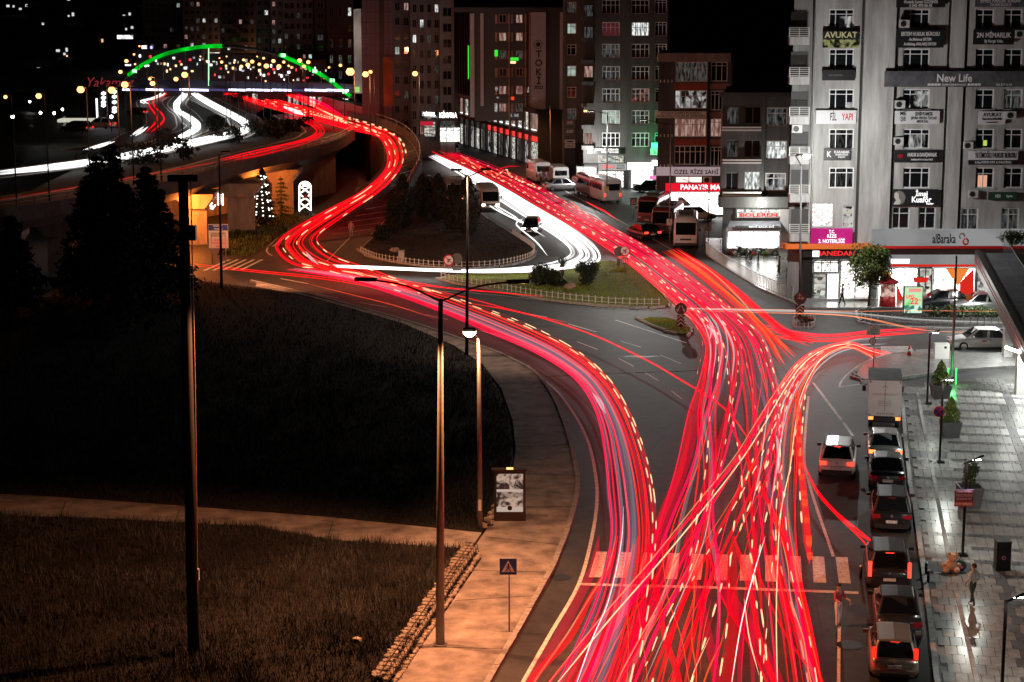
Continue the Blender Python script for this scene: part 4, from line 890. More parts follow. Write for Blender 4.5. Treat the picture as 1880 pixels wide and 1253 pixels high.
for k, (x, y, w, lab) in enumerate([(1652, 37, 18, 'air conditioner beside top middle window of office block'), (1644, 185, 18, 'air conditioner left of the glittering middle window'), (1642, 253, 17, 'air conditioner above the HUKUK DANIŞMANLIK sign'), (1848, 205, 18, 'air conditioner right of the small white AVUKAT sign'), (1770, 261, 17, 'air conditioner above the YETİMOĞLU sign'), (1779, 350, 17, 'air conditioner left of the HDI board'), (1865, 56, 18, 'air conditioner right of the 2N MİMARLIK sign'), (1455, 230, 18, 'air conditioner on the fourth stair balcony')]): f1.ac(lab, x, y, w)

# ---- dark block with balcony strips over the fish house
f3 = Fac((1325, 472), (1447, 472)); W3 = facade_mat('facade_dark_grey', (.075, .075, .075))
b3 = thing('corner_block', 'dark three storey block with pale balcony strips over fish house', 'building', U(1385, 472)[:])
r3 = [(1334, 196, 1357, 229), (1367, 196, 1398, 229), (1333, 257, 1356, 290), (1366, 257, 1397, 290), (1332, 317, 1355, 350), (1366, 315, 1396, 350)]; r3b = [(1408, 198, 1446, 233), (1407, 259, 1445, 293), (1405, 318, 1443, 351)]
f3.wall('wall', b3, (1325, 178, 1404, 362), r3, W3, off=.6); f3.wall('wall', b3, (1404, 178, 1449, 362), r3b, W3)
prism('block', b3, f3, 1325, 1449, 12, 472, W1D, 172); f3.box('bay_side', b3, (1325, 178, 1327, 362), -.3, .59, W3); f3.box('roof_edge', b3, (1322, 170, 1450, 178), -.3, 1.0, W3)
for i, r in enumerate(r3): f3.window(b3, r, 'E', [LITD, GLASSD, LITD, GLASSD, GLASSD, LITW][i], WFD, .6)
for i, r in enumerate(r3b): f3.window(b3, r, 'B', [LITD, LITW, LITXN][i])
for y in (233, 293, 353): f3.box('balcony_strip', b3, (1327, y, 1398, y + 3), .6, 1.1, WFR); f3.box('balcony_strip', b3, (1327, y + 5, 1398, y + 8), .6, 1.1, WFR)
f3.box('canopy_slab', b3, (1322, 362, 1447, 382), -.3, 1.6, W3)
t = thing('wall_lamp', 'bright white floodlight under the dark block slab', 'lamp', f3.w(1400, 374, 1.7)[:]); f3.box('lamp_head', t, (1396, 370, 1405, 377), 1.65, 1.9, EWH); lamp(f3.w(1400, 380, 3.0), 900, (1, 1, .92), t)
sh3 = thing('fish_shop', 'glaring white fish house shopfront with grey awning and goods', 'shopfront', U(1385, 472)[:])
f3.window(sh3, (1335, 420, 1432, 458), 'C', SHOPW, WFD, .2); f3.window(sh3, (1352, 384, 1440, 402), 'D', SHOPX, WFD, .2); f3.box('pillar', sh3, (1432, 384, 1447, 470), -.2, .4, mat('pillar_pale', (.4, .4, .4), .5))
aw = [f3.w(1340, 406, .3), f3.w(1432, 406, .3), f3.w(1434, 416, 1.6), f3.w(1336, 416, 1.6)]; mesh_ob('awning', new_mesh('awning', aw + [p - Vector((0, 0, .5)) for p in aw[2:]], [(3, 2, 1, 0), (3, 5, 4, 2)], mat('awning_grey', (.22, .23, .26), .6, var=.3)), sh3)
f3.sign('shop_lettering', 'white lettering on grey awning of the fish house', (1350, 415, 1430, 419), mat('awning_edge', (.06, .06, .06), .6), [('MAVİ BALIK EVİ', .6, .5, .8, .7, TXE)], d=1.75, th=.05)
f3.sign('neon_sign', 'red neon outline sign above the fish house awning', (1356, 391, 1430, 400), mat('neon_back', (.25, .25, .25), .6), [('BOLEREN', .5, .5, .75, .96, TXER)], d=.5)
for k in range(9):
    p = U(1335 + k * 9, 466 + (k % 3) * 3, .13); bush('flower_display', 'flowers and greens displayed before the fish house', p, (.4, .35, .35), 260, .07, [[LEAFY, LEAF], [mat('flower_red', (.5, .02, .03), .6), LEAF2], [mat('flower_white', (.7, .7, .68), .6), LEAF2], [LEAFD2, LEAF2]][k % 4], 'flowers', 'plant displays before the fish house')

# ---- red banded block with the fair shop
f4 = Fac((1208, 398), (1340, 398)); W4 = facade_mat('facade_brown', (.06, .06, .062)); RB = mat('red_band', (.25, .045, .025), .7, var=.3)
b4 = thing('red_banded_block', 'four storey block with red bands and wide glazed bays', 'building', U(1270, 398)[:])
w4 = [(1240, 114, 1299, 151), (1239, 166, 1298, 200), (1238, 218, 1297, 252), (1238, 268, 1296, 303)]; w4b = [(1305, 114, 1336, 150), (1305, 167, 1328, 203), (1304, 218, 1328, 252), (1304, 270, 1327, 306)]
f4.wall('wall', b4, (1236, 110, 1300, 306), w4, W4, off=.5); f4.wall('wall', b4, (1300, 110, 1342, 306), w4b, W4); f4.wall('wall', b4, (1208, 110, 1236, 306), [], W4)
prism('block', b4, f4, 1208, 1342, 12, 398, W1D, 100); f4.box('roof_band', b4, (1208, 98, 1342, 114), -.3, .7, facade_mat('roof_band_pink', (.25, .22, .21)))
for y in (153, 255): f4.box('red_band', b4, (1238, y, 1298, y + 12), .5, .56, RB)
for y in (154, 206, 256): f4.box('rosy_band', b4, (1303, y, 1340, y + 10), 0, .06, mat('rosy_band', (.25, .12, .11), .7))
for i, r in enumerate(w4): f4.window(b4, r, 'D', [LITD, LITXN, LITR, GLASSD][i], WFR, .5)
for i, r in enumerate(w4b): f4.window(b4, r, 'S', [GLASSD, GLASSD, LITR, GLASSD][i])
for y in (147, 247, 302):
    for k in range(4): f4.box('rail_bar', b4, (1212 + k * 7, y, 1213.5 + k * 7, y + 5), .2, .3, WFR)
f4.sign('law_office_sign', 'pale law office sign hung across the red banded block corner', (1204, 205, 1297, 217), SGW, [('AVUKAT ŞAHİN KÜKOĞLU', .5, .28, .34, .8, TXB), ('KÜKOĞLU HUKUK BÜROSU', .5, .72, .34, .92, TXB)], d=.9)
f4.sign('clinic_sign', 'pale pink lit long sign beginning ÖZEL RİZE', (1205, 307, 1327, 323), em('pink_sign', (.42, .30, .32), .8), [('ÖZEL RİZE SAHİ', .6, .6, .5, .78, TXB)], d=1.0)
f4.sign('fair_shop_sign', 'bright red lit sign with large white letters PANAYIR', (1222, 337, 1328, 352), em('red_sign', (.85, .01, .03), 1.0), [('PANAYIR MA', .6, .5, .62, .74, TXE)], d=1.2)
sh4 = thing('fair_shop', 'rosy white lit shopfront above and below the red fair sign', 'shopfront', U(1270, 398)[:])
f4.window(sh4, (1240, 324, 1290, 337), 'E', em('rosy_lit', (1, .72, .65), 1.5, sample=True), WFD, .3); f4.window(sh4, (1226, 353, 1340, 396), 'D', SHOPW, WFD, .3); f4.box('side_pillar', sh4, (1205, 323, 1222, 396), -.3, .5, W4)
f4.ac('air conditioner between the clinic and fair signs', 1292, 325, 15, .8)

# ---- tall dark block with lit grid windows
f5 = Fac((1072, 348), (1215, 348)); W5m = facade_mat('facade_umber', (.068, .066, .062))
b5 = thing('tall_block', 'tall dark apartment block with white framed windows in columns', 'building', U(1145, 348)[:])
c5 = [(x0, y, x1, y + 26) for y in (0, 41, 81, 122, 163, 203, 244) for x0, x1 in ((1105, 1138), (1159, 1192), (1202, 1224))]
f5.wall('wall', b5, (1072, -60, 1225, 300), c5, W5m); prism('block', b5, f5, 1072, 1225, 14, 348, W1D)
pan = {4: LITW, 9: LITD, 12: LITD, 13: lit('lit_red_spots', (.5, .12, .1), .5, pattern='noise', col2=(.02, .02, .02), scale=4, lo=.5, hi=.6), 15: LITG, 16: LITD, 18: LITD, 19: LITD, 3: lit('lit_wine', (.12, .02, .03), .5), 6: LITD}
for i, r in enumerate(c5): f5.window(b5, r, 'C' if i % 3 < 2 else 'S', pan.get(i, GLASSD))
for y in (30, 70, 110, 150, 190, 230, 268): bo = f5.box('balcony', b5, (1068, y, 1090, y + 7), -.2, .9, W5m)
for i, y in enumerate((10, 50, 122, 245)): f5.box('balcony_door', b5, (1073, y, 1088, y + 20), -.02, .02, [LITD, LITD, LITR, LITR][i])
f5.sign('accountant_sign', 'dark sign with pale M above the corner market', (1090, 272, 1140, 283), SGB, [('M MALİ MÜŞAVİR', .5, .3, .32, .9, L), ('SERBEST MUHASEBE', .6, .72, .3, .7, L)], d=.4)
f5.sign('market_sign', 'white market sign with dark red name under the tall block', (1099, 301, 1150, 313), em('market_sign_white', (.55, .55, .53), .8), [('LETİFOĞLU', .34, .5, .5, .5, TXR), ('DÖNER\nMARKET', .8, .5, .3, .3, TXB)], d=.7)
f5.sign('lit_shop_sign', 'blank glaring white shop sign beside the market', (1152, 299, 1200, 312), em('glare_white', (1, 1, 1), 3, sample=True), d=.8)
f5.sign('pharmacy_sign', 'green glowing pharmacy light over a pale letter box', (1196, 263, 1210, 272), em('pharmacy_green', (.05, 1, .35), 4, sample=True), d=1.0, cat='sign'); lamp(f5.w(1206, 268, 2.2), 260, (.05, 1, .3), bpy.data.objects['pharmacy_sign'])
f5.sign('letter_sign', 'pale hanging sign with dark letter S below the green light', (1194, 273, 1208, 285), SGW, [('S', .55, .5, .6, .4, TXB)], d=1.0)
sh5 = thing('market_shop', 'glaring market shopfront with crates of fruit under white signs', 'shopfront', U(1140, 348)[:])
f5.window(sh5, (1058, 306, 1096, 345), 'S', SHOPX, WFD, .2); f5.window(sh5, (1098, 314, 1146, 346), 'S', SHOPX, WFD, .2); f5.window(sh5, (1158, 313, 1200, 346), 'E', SHOPW, WFD, .2); f5.window(sh5, (1196, 294, 1212, 306), 'N', SHOPW, WFD, .4, 'lit_box'); f5.box('pink_panel', sh5, (1192, 323, 1207, 335), .3, .5, em('pink_panel', (1, .15, .4), 1.5)); f5.window(sh5, (1098, 286, 1146, 300), 'D', SHOPM, WFD, .2)
# ---- narrow older house left of the tall block
f6 = Fac((1038, 330), (1072, 330)); b6 = thing('narrow_house', 'narrow dark house with two bright lit windows beside tall block', 'building', U(1055, 330)[:])
c6 = [(1041, y, 1058, y + 20) for y in (4, 43, 82, 121, 160, 200)]
f6.wall('wall', b6, (1037, -60, 1074, 262), c6, facade_mat('facade_slate', (.10, .10, .095))); f6.block(b6, (1037, -60, 1074, 328), W1D, 10)
for i, r in enumerate(c6): f6.window(b6, r, 'B', [LITD, LITG, GLASSD, LITG, GLASSD, LITD][i])
for i, (y, s_) in enumerate([(219, 'M OFİS'), (235, 'AVUKAT'), (257, '●'), (265, 'EMLAK')]): f6.sign('shop_board', ['dark board M OFİS on narrow house', 'second dark board on narrow house', 'pale board with black dot on narrow house', 'pink edged board at foot of narrow house'][i], (1037, y, 1056, y + (14 if i < 2 else 7)), SGG if i < 2 else SGW, [(s_, .5, .5, .4, .6, TXW if i < 2 else TXB)], d=.3)
f6.box('shutter', b6, (1037, 275, 1056, 328), -.3, .05, mat('shutter_purple', (.03, .025, .04), .6))
# ---- wide housing office building with lettered tower panel
f7 = Fac((860, 282), (1040, 338)); 
f7 = Fac((843, 265), (962, 300)); f7b = Fac((962, 300), (1042, 312)); DK7 = mat('facade_black_panel', (.03, .028, .03), .4, var=.2); COP = mat('copper_fin', (.38, .20, .14), .45); GRP = mat('grey_panel', (.42, .42, .47), .5, var=.15)
b7 = thing('housing_office', 'dark glass office building with copper fins and lettered grey panel', 'building', U(962, 300)[:])
f7c = Fac((905, 300), (1042, 300))
f7c.block(b7, (872, 20, 1040, 222), DK7, 10, 0); f7c.box('roof_edge', b7, (830, 14, 1042, 23), -10, .9, DK7)
for i, y in enumerate((27, 60, 93, 125, 158, 190)):
    for j, (x0, x1, m_) in enumerate([(909, 913, COP), (916, 930, GLASSD), (932, 936, COP), (938, 942, COP), (947, 960, GLASSD), (963, 967, COP)]):
        if m_ is COP: f7c.box('copper_fin', b7, (x0, y, x1, y + 17), 0, .25, COP)
        else: f7c.window(b7, (x0, y, x1, y + 16), 'E', [LITD, GLASSD, LITR][(i + j) % 3] if (i * 3 + j) % 4 else LITR, COP, .25)
    f7c.box('floor_band', b7, (905, y + 18, 970, y + 32), 0, .3, DK7)
f7c.box('lettered_panel', b7, (974, 20, 1002, 212), 0, .6, GRP); f7c.box('grey_strip', b7, (1028, 20, 1040, 212), 0, .5, GRP); f7c.box('grey_strip', b7, (863, 25, 871, 215), 0, .4, GRP); f7c.box('grey_strip', b7, (882, 25, 888, 195), 0, .4, GRP); f7c.box('copper_fin', b7, (971, 20, 973, 235), 0, .7, COP)
for x in (934, 964): f7c.box('copper_fin', b7, (x, 25, x + 1.6, 238), 0, .8, COP)
for i, ch in enumerate('TOKİ'): text('lettering', b7, ch, f7c.w(989, 100 + i * 16.5, .64)[:], 1.25, TXB, f7c.ang, bold=.03)
text('lettering', b7, '2023', f7c.w(989, 161, .64)[:], .62, TXB, f7c.ang, bold=.02)
for k in range(12): a = k * pi / 6; f7c.box('emblem_dot', b7, (988.2 + 7.5 * math.cos(a) - 1, 82 + 7.5 * math.sin(a) - 1, 988.2 + 7.5 * math.cos(a) + 1, 82 + 7.5 * math.sin(a) + 1), .6, .64, TXB)
poly_panel(b7, 'emblem_disc', [(988.2 + 4.5 * math.cos(k * pi / 6), 82 + 4.5 * math.sin(k * pi / 6)) for k in range(12)], TXB, f7c, .65)
for (x0, y0, x1, y1, m_) in [(908, 92, 914, 104, em('green_reflection', (.05, .8, .05), 1)), (937, 106, 952, 112, em('green_reflection', (.05, .8, .05), 1)), (937, 113, 947, 117, em('warm_spots', (1, .6, .3), 2)), (909, 160, 914, 168, LITXN), (967, 160, 972, 170, LITXN), (938, 178, 944, 184, em('red_spots', (1, .05, .02), 1)), (938, 209, 952, 215, LITXN), (912, 178, 920, 181, LITXN), (908, 190, 913, 205, LITXN)]: f7c.box('painted_reflection', b7, (x0, y0, x1, y1), .26, .35, m_)  # reflections on the dark front, put in as glowing plates
# copper striped corner wing
f7d = Fac((828, 262), (872, 262)); f7d.block(b7, (832, 24, 872, 255), DK7, 8, 0, 'wing')
for k in range(7): f7d.box('copper_fin', b7, (838 + k * 4.6, 26, 839.8 + k * 4.6, 208), 0, .35, COP)
for (x0, y0, x1, y1, m_) in [(859, 84, 863, 145, em('green_reflection', (.05, .8, .05), 1)), (832, 85, 835, 205, LITXN), (859, 180, 863, 215, LITXN)]: f7d.box('painted_reflection', b7, (x0, y0, x1, y1), .1, .3, m_)  # the wing's reflections are glowing plates as well
# arcade: two lit storeys behind dark columns, running back along the street
ARC = mat('arcade_stone', (.07, .045, .035), .6, var=.3)
u0, z0, u1, z1 = f7.rect((843, 215, 986, 300)); Lf = (f7.w(985, 306) - f7.A).dot(f7.d)
bx = f7.P(Lf / 2, 3.6, -4); box('arcade_block', b7, bx[:], (Lf, 7.4, 7.2), W1D, f7.ang)
ERR = em('arcade_red', (.9, .05, .04), 1.1); 
for k in range(13):
    u = (k + .5) * Lf / 13
    box('column', b7, f7.P(k * Lf / 13, 3.7, .06)[:], (.42, .24, 7.4), ARC, f7.ang)
    w_ = box('upper_pane', b7, f7.P(u, 5.7, -.2)[:], (Lf / 13 - .6, .1, 2.3), SHOPM if k % 3 else LITR, f7.ang)
    box('red_lamp_band', b7, f7.P(u, 3.55, -.2)[:], (Lf / 13 - .7, .14, .7), ERR if k > 4 else LITD, f7.ang)
    box('lower_pane', b7, f7.P(u, 1.6, -.2)[:], (Lf / 13 - .6, .1, 2.9), [SHOPM, LITD, LITXN][k % 3], f7.ang)
    box('sill_light', b7, f7.P(u, 4.75, -.1)[:], (Lf / 13 - .9, .1, .14), em('sill_white', (1, 1, .95), 1.6), f7.ang)
box('arcade_beam', b7, f7.P(Lf / 2, 4.25, .02)[:], (Lf, .24, .5), ARC, f7.ang); box('arcade_beam', b7, f7.P(Lf / 2, 7.3, .02)[:], (Lf, .24, .5), ARC, f7.ang)
# ---- rows of apartment houses farther up the street
def far_block(lab, x0, x1, base, rows, cols, wm, fl, top=-60, lits=(), seed=1, gap=.45, y_first=4, hfrac=.55, bal=False, grp=None):
    f = Fac((x0, base), (x1, base)); r = random.Random(seed); b = thing('apartment_block', lab, 'building', U((x0 + x1) / 2, base)[:], grp); holes = []; cw = (x1 - x0) / cols
    for i in range(rows):
        for j in range(cols): cx = x0 + (j + .5) * cw; ww = cw * (1 - gap); y = y_first + i * fl; holes.append((cx - ww / 2, y, cx + ww / 2, y + fl * hfrac))
    f.wall('wall', b, (x0, top, x1, base), holes, wm, .25); f.block(b, (x0, top, x1, base), W1D, 12, -.26)
    for i, h in enumerate(holes):
        m_ = r.choices([GLASSD, LITD, LITW, LITR, LITG], [80, 12, 3, 4, 1])[0]
        f.window(b, h, 'E', m_, WFD)
        if bal and (i % cols) in bal: f.box('balcony', b, (h[0] - 2, h[3], h[2] + 2, h[3] + 3), -.05, .9, wm)
    return f, b
BG = facade_mat('facade_beige', (.15, .15, .155)); BG2 = facade_mat('facade_taupe', (.11, .11, .115)); BG3 = facade_mat('facade_rose', (.16, .12, .11)); BG4 = facade_mat('facade_dim', (.05, .05, .055))
BG5 = facade_mat('facade_stone', (.2, .21, .21))
f10, _ = far_block('grey house with wide windows next to the copper striped wing', 808, 834, 292, 9, 1, BG5, 29, lits=(), seed=3, gap=.35, y_first=14, hfrac=.58)
f9, _ = far_block('beige house with rosy balconies beyond the bright corner shop', 754, 808, 290, 9, 4, BG, 28, seed=5, y_first=8, bal=(3,))
far_block('narrow beige house with grey shuttered bays', 721, 754, 286, 9, 2, BG2, 27, seed=8, y_first=5, bal=(1,))
f8 = Fac((664, 268), (720, 268)); b8 = thing('tiled_block', 'tall blank mauve block faced in large square panels', 'building', U(692, 268)[:])
MV = mat('mauve_panel', (.20, .17, .21), .5, var=.15, scale=.5); f8.block(b8, (664, -60, 722, 266), W1D, 10, -.1)
for i in range(15):
    for j in range(7): f8.box('wall_panel', b8, (665 + j * 8, -58 + i * 20, 672.4 + j * 8, -38.6 + i * 20), -.1, 0 if (j != 4) else -.07, MV if j != 4 else DK7)
f8e = f8.box('lit_stair_panel', b8, (650, 18, 663, 172), -6, .2, em('stair_glow', (.55, .40, .33), .55, pattern='noise', col2=(.12, .09, .08), scale=.3, lo=.3, hi=.7))
f8.box('green_poster', b8, (650, 160, 660, 170), .2, .3, em('poster_green', (.4, .9, .2), .8)); ob_ = f8.box('orange_panel', b8, (704, 106, 721, 195), .1, .4, mat('rust_panel', (.5, .16, .05), .6, var=.5, scale=.5))
far_block('dark block with one pale lit window above the arch end', 600, 650, 190, 6, 3, BG4, 29, seed=11, y_first=14, gap=.6)
far_block('taupe apartment block behind right half of the green arch', 520, 575, 188, 8, 5, BG2, 19, seed=12, y_first=5, bal=(0, 3))
far_block('thin dark tower with violet edge light beyond the arch', 578, 598, 188, 8, 1, BG4, 20, seed=13)
far_block('dim block with row of bright windows at the arch crown', 470, 495, 182, 9, 2, BG4, 17, seed=14, y_first=2)
far_block('dark rosy block between crown lamps and taupe block', 497, 519, 184, 9, 2, BG3, 17, seed=15, y_first=3)
far_block('far dim block above the green arch crown', 404, 468, 172, 9, 6, BG4, 16, seed=16, bal=(1, 4))
far_block('far dark block over left flank of the arch', 336, 402, 164, 9, 6, BG4, 15, seed=17)
far_block('farthest dark block behind the unlit arch', 262, 333, 160, 8, 6, BG4, 15, seed=19, y_first=6)
# street of bright shops at the foot of those houses
for k, (x0, y0, x1, y1, m_, lab, base) in enumerate([(805, 206, 840, 222, 'b', 'black corner shop sign with glaring white lettering', 292), (775, 205, 802, 216, 'w', 'glaring white sign of the shop beside the corner', 290), (757, 210, 772, 222, 'w', 'small white lit board at the taupe house foot', 288)]):
    f = Fac((x0, base), (x1, base)); f.sign('corner_shop_sign', lab, (x0, y0, x1, y1), SGB if m_ == 'b' else em('far_sign_glow', (.9, .9, .95), .6, pattern='voronoi', col2=(.02, .02, .03), scale=.9, lo=.3, hi=.5), [('IGİNYOLA', .5, .4, .6, .95, em('letter_glare', (1, 1, 1), 4))] if m_ == 'b' else [('YÖRESEL', .5, .5, .6, .9, em('letter_glare', (1, 1, 1), 4))], d=.8)
cs = thing('corner_shop', 'glass corner shop with bright greenish interior below black sign', 'shopfront', U(820, 292)[:])
fk = Fac((806, 292), (842, 292)); fk.window(cs, (807, 234, 845, 262), 'S', SHOPX, WFD, .5); fk.box('column', cs, (803, 222, 808, 262), 0, .8, SGB)
fk.window(cs, (778, 224, 800, 252), 'E', SHOPM, WFD, .3); fk.box('red_awning', cs, (770, 224, 795, 231), .2, .9, em('awning_red_lit', (.7, .02, .05), .7))
ECL = [em('city_white', (1, 1, 1), 2.5), em('city_red', (1, .05, .05), 1.5), em('city_green', (.1, 1, .15), 1.5), em('city_warm', (1, .6, .3), 2), em('city_violet', (.5, .4, 1), 2)]
for (x0, y0, x1, y1, i, base, lab) in [(385, 97, 403, 110, 0, 175, 'white lit billboard under the arch crown'), (260, 84, 270, 96, 0, 172, 'white lit billboard at left end of the arch'), (265, 97, 280, 105, 0, 172, 'second white billboard below the first near the arch'), (276, 85, 280, 103, 4, 172, 'violet vertical neon beside the billboards'), (254, 96, 256, 108, 2, 172, 'thin green vertical neon at the arch foot'), (532, 116, 536, 146, 4, 186, 'tall violet neon sign under the arch flank'), (540, 135, 545, 147, 1, 186, 'small red neon sign near the violet neon'), (505, 118, 516, 140, 0, 186, 'white lit hotel sign column beneath arch flank'), (565, 130, 574, 144, 0, 186, 'white glowing shop window cluster near arch'), (581, 150, 584, 160, 2, 186, 'green small sign at thin tower foot'), (360, 95, 362, 110, 2, 175, 'green thin lit stripe under the arch'), (215, 65, 244, 72, 0, 185, 'bright restaurant terrace on the dark hillside')]:
    f = Fac((x0 - 1, base), (x1 + 1, base)); f.sign('lit_sign', lab, (x0, y0, x1, y1), em('lit_sign_%d' % i, ECL[i].node_tree.nodes['Emission'].inputs[0].default_value[:3], 1.8, pattern='voronoi', col2=(.1, .1, .1), scale=.8, lo=.2, hi=.5) if x1 - x0 > 8 else ECL[i], d=.4)
# shops behind the footbridge, street level glow
fg = Fac((455, 188), (640, 198)); sg = thing('shop_row', 'row of bright shops behind the footbridge right half', 'building', U(560, 205)[:]); fg.block(sg, (455, 150, 650, 206), W1D, 8, 0)
for k in range(12): x = 462 + k * 15; fg.window(sg, (x, 172 + k * .8, x + 11, 190 + k), 'E', [SHOPM, LITXN, LITR, SHOPX][k % 4], WFD, .25)
for k in range(8): x = 480 + k * 20; fg.box('fascia', sg, (x, 163, x + 15, 169), 0, .5, [em('violet_fascia', (.2, .18, .4), .8), LITXN, em('red_fascia', (.7, .05, .08), .8)][k % 3])
# low rows of lit shops and flats crowding behind the arch
for (x0, x1, y0, y1, base, n_, lab) in [(250, 372, 100, 130, 178, 26, 'low crowded row of lit shops behind left half of arch'), (376, 470, 108, 142, 180, 24, 'low crowded row of lit shops under the arch crown'), (472, 600, 118, 152, 192, 30, 'low crowded row of lit shops behind right half of arch')]:
    f = Fac((x0, base), (x1, base)); b = thing('shop_row', lab, 'building', U((x0 + x1) / 2, base)[:]); f.block(b, (x0, y0 - 8, x1, base), W1D, 6, 0)
    for q in range(n_):
        x = x0 + (x1 - x0) * (q + random.random() * .7) / n_; y = random.uniform(y0, y1); w_, h_ = random.uniform(2, 5), random.uniform(2.5, 6)
        f.box('window', b, (x, y, x + w_, y + h_), 0, .15, random.choice([ECL[0], ECL[0], ECL[3], ECL[3], ECL[1], LITW, LITR, em('city_soft', (1, .8, .6), .8)]))
# hillside with scattered houses on the far left
HILL = mat('hill_dark', (.012, .013, .012), .95, var=.4, scale=.02)
def hillz(x, y): i = (x + 900) / 60; j = (y - 520) / 90; return (j * 5 + 1.5 * math.sin(i * .9 + j) + 1.2 * math.cos(i * .37 + j * .8)) * min(1, max(.3, (-x + 250) / 400))
vs, fs = [], []
for i in range(25):
    for j in range(16):
        x = -900 + i * 60; y = 520 + j * 90; vs.append((x, y, hillz(x, y)))
for i in range(24):
    for j in range(15): a = i * 16 + j; fs.append((a, a + 16, a + 17, a + 1))
hill = struct(mesh_ob('hillside', new_mesh('hillside', vs, fs, HILL, True)))
for k, (x, y) in enumerate([(4, 14), (20, 15), (45, 15), (75, 28), (122, 5), (128, 20), (158, 20), (178, 35), (120, 26), (84, 40), (216, 22), (227, 28), (192, 66), (190, 45), (270, 16), (305, 30), (331, 25), (325, 34), (306, 48), (371, 8), (383, 30), (374, 32), (408, 10), (440, 6), (458, 16), (395, 58), (368, 58), (292, 52), (240, 50), (60, 130), (10, 152), (54, 148), (110, 90), (150, 72)]):
    D_ = next((D for D in range(530, 1800, 6) if V(x, y, D).z - 2.5 <= hillz(V(x, y, D).x, D)), 900); p = V(x, y, D_); b = thing('hillside_house', 'small dark house with a lit window on the black hillside', 'house', (p.x, p.y + 4, p.z - 5), 'houses on the dark hillside')
    box('wall', b, (p.x, p.y + 4.2, p.z - 1), (9, 8, 8), BG4); box('roof', b, (p.x, p.y + 4.2, p.z + 3.2), (9.8, 8.8, .5), DK7)
    for q in range(1 + k % 3): box('window', b, (p.x + (q - .5) * 1.7 + random.uniform(-.9, .9), p.y + .15, p.z + random.uniform(-1.6, .9)), (random.uniform(.5, 1.1), .2, random.uniform(.6, 1.2)), em('hill_warm', (1, .6, .3), 1.0) if k % 6 == 0 else (em('hill_white', (1, 1, 1), .7) if k % 3 else LITW))
# ------------------------------------------------------------------ lamps, poles, signs, street furniture
POLE = mat('pole_pale', (.24, .21, .19), .5, .3, var=.2, scale=5)
def pole(par, base, top, r0, r1, m_, name='pole', n=10): return tube(name, par, [base, base.lerp(top, .5), top], [r0, (r0 + r1) / 2, r1], m_, n)
def head(par, p, size, m_, face, rz=0, name='lamp_head'):
    h = box(name, par, p[:], size, m_, rz); box('lamp_glass', h, (p - Vector((0, 0, size[2] * .5)))[:], (size[0] * .7, size[1] * .6, .012), face, rz); return h
# twin arm mast in the foreground
b = U(808, 1184, .12); D = b.y; t = thing('twin_arm_street_lamp', 'tall twin arm street lamp beside the stone wall in the foreground', 'street lamp', b[:])
tp = V(809, 549, D); pole(t, b, tp, .17, .085, POLE); box('base_plate', t, (b.x, b.y, b.z + .02), (.5, .5, .04), GALV)
for (x, y, dy) in [(684, 514, .9), (938, 518, .9)]:
    e = V(x, y, D + dy); tube('arm', t, spline([tp - Vector((0, 0, .1)), tp.lerp(e, .5) + Vector((0, 0, .12)), e], 4), .036, DARKM, 6)
    hd = box('lamp_head', t, (e + Vector((-.25 if x < 800 else .25, .1, 0)))[:], (.8, .3, .11), DARKM, -.12 if x < 800 else .2); box('lamp_glass', hd, (e + Vector((-.25 if x < 800 else .25, .1, -.056)))[:], (.5, .2, .012), EOR)
    q = e + Vector((-.3 if x < 800 else .3, .1, -.2)); lamp(q, 12500, SODIUM, hd, 134, aim=q + Vector((-3.0 if x < 800 else 2.5, -2.0, -10)), blend=.22)
# single lamp glowing above the field edge
b = U(881, 974, .12); D = b.y; t = thing('street_lamp', 'single street lamp glowing orange beside the advertising panel', 'street lamp', b[:]); tp = V(879, 622, D)
pole(t, b, tp, .13, .07, POLE); e = V(862, 610, D - .2); tube('arm', t, [tp, tp.lerp(e, .5) + Vector((0, 0, .12)), e], .04, POLE, 6); hd = box('lamp_head', t, (e + Vector((0, 0, .1)))[:], (.55, .4, .12), DARKM)
lathe('lamp_glass', hd, e - Vector((0, 0, .14)), [(.14, -.06), (.27, .06), (.29, .18)], em('sodium_hot', (1, .74, .45), 14), 14); lamp(e - Vector((0, 0, .35)), 1500, (1, .45, .2), hd, 118, r=.12, aim=e + Vector((5.5, 1, -8)), blend=.4); box('plate', t, (b.x, b.y - .13, b.z + 1.2), (.14, .02, .5), WHITEP)
# thick dark utility pole
b = U(356, 1202, .2); D = b.y; t = thing('utility_pole', 'thick black utility pole standing in the grass', 'utility pole', b[:]); tp = V(336, 322, D); pole(t, b, tp, .225, .17, mat('pole_black', (.012, .011, .011), .8), n=12)
box('crossarm', t, (tp - Vector((0, 0, .1)))[:], (1.05, .26, .22), mat('pole_black', (.012, .011, .011), .8)); p_ = V(351, 428, D - .25); box('junction_box', t, p_[:], (.35, .3, .5), DARKM); tube('cable', t, [V(350, 330, D - .3), V(358, 700, D - .3), V(362, 1040, D - .3), U(364, 1190, .2) - Vector((0, .3, 0))], .022, mat('cable_rust', (.3, .14, .09), .5), 5); box('notice', t, V(364, 1055, D - .3)[:], (.06, .1, .42), WHITEP)
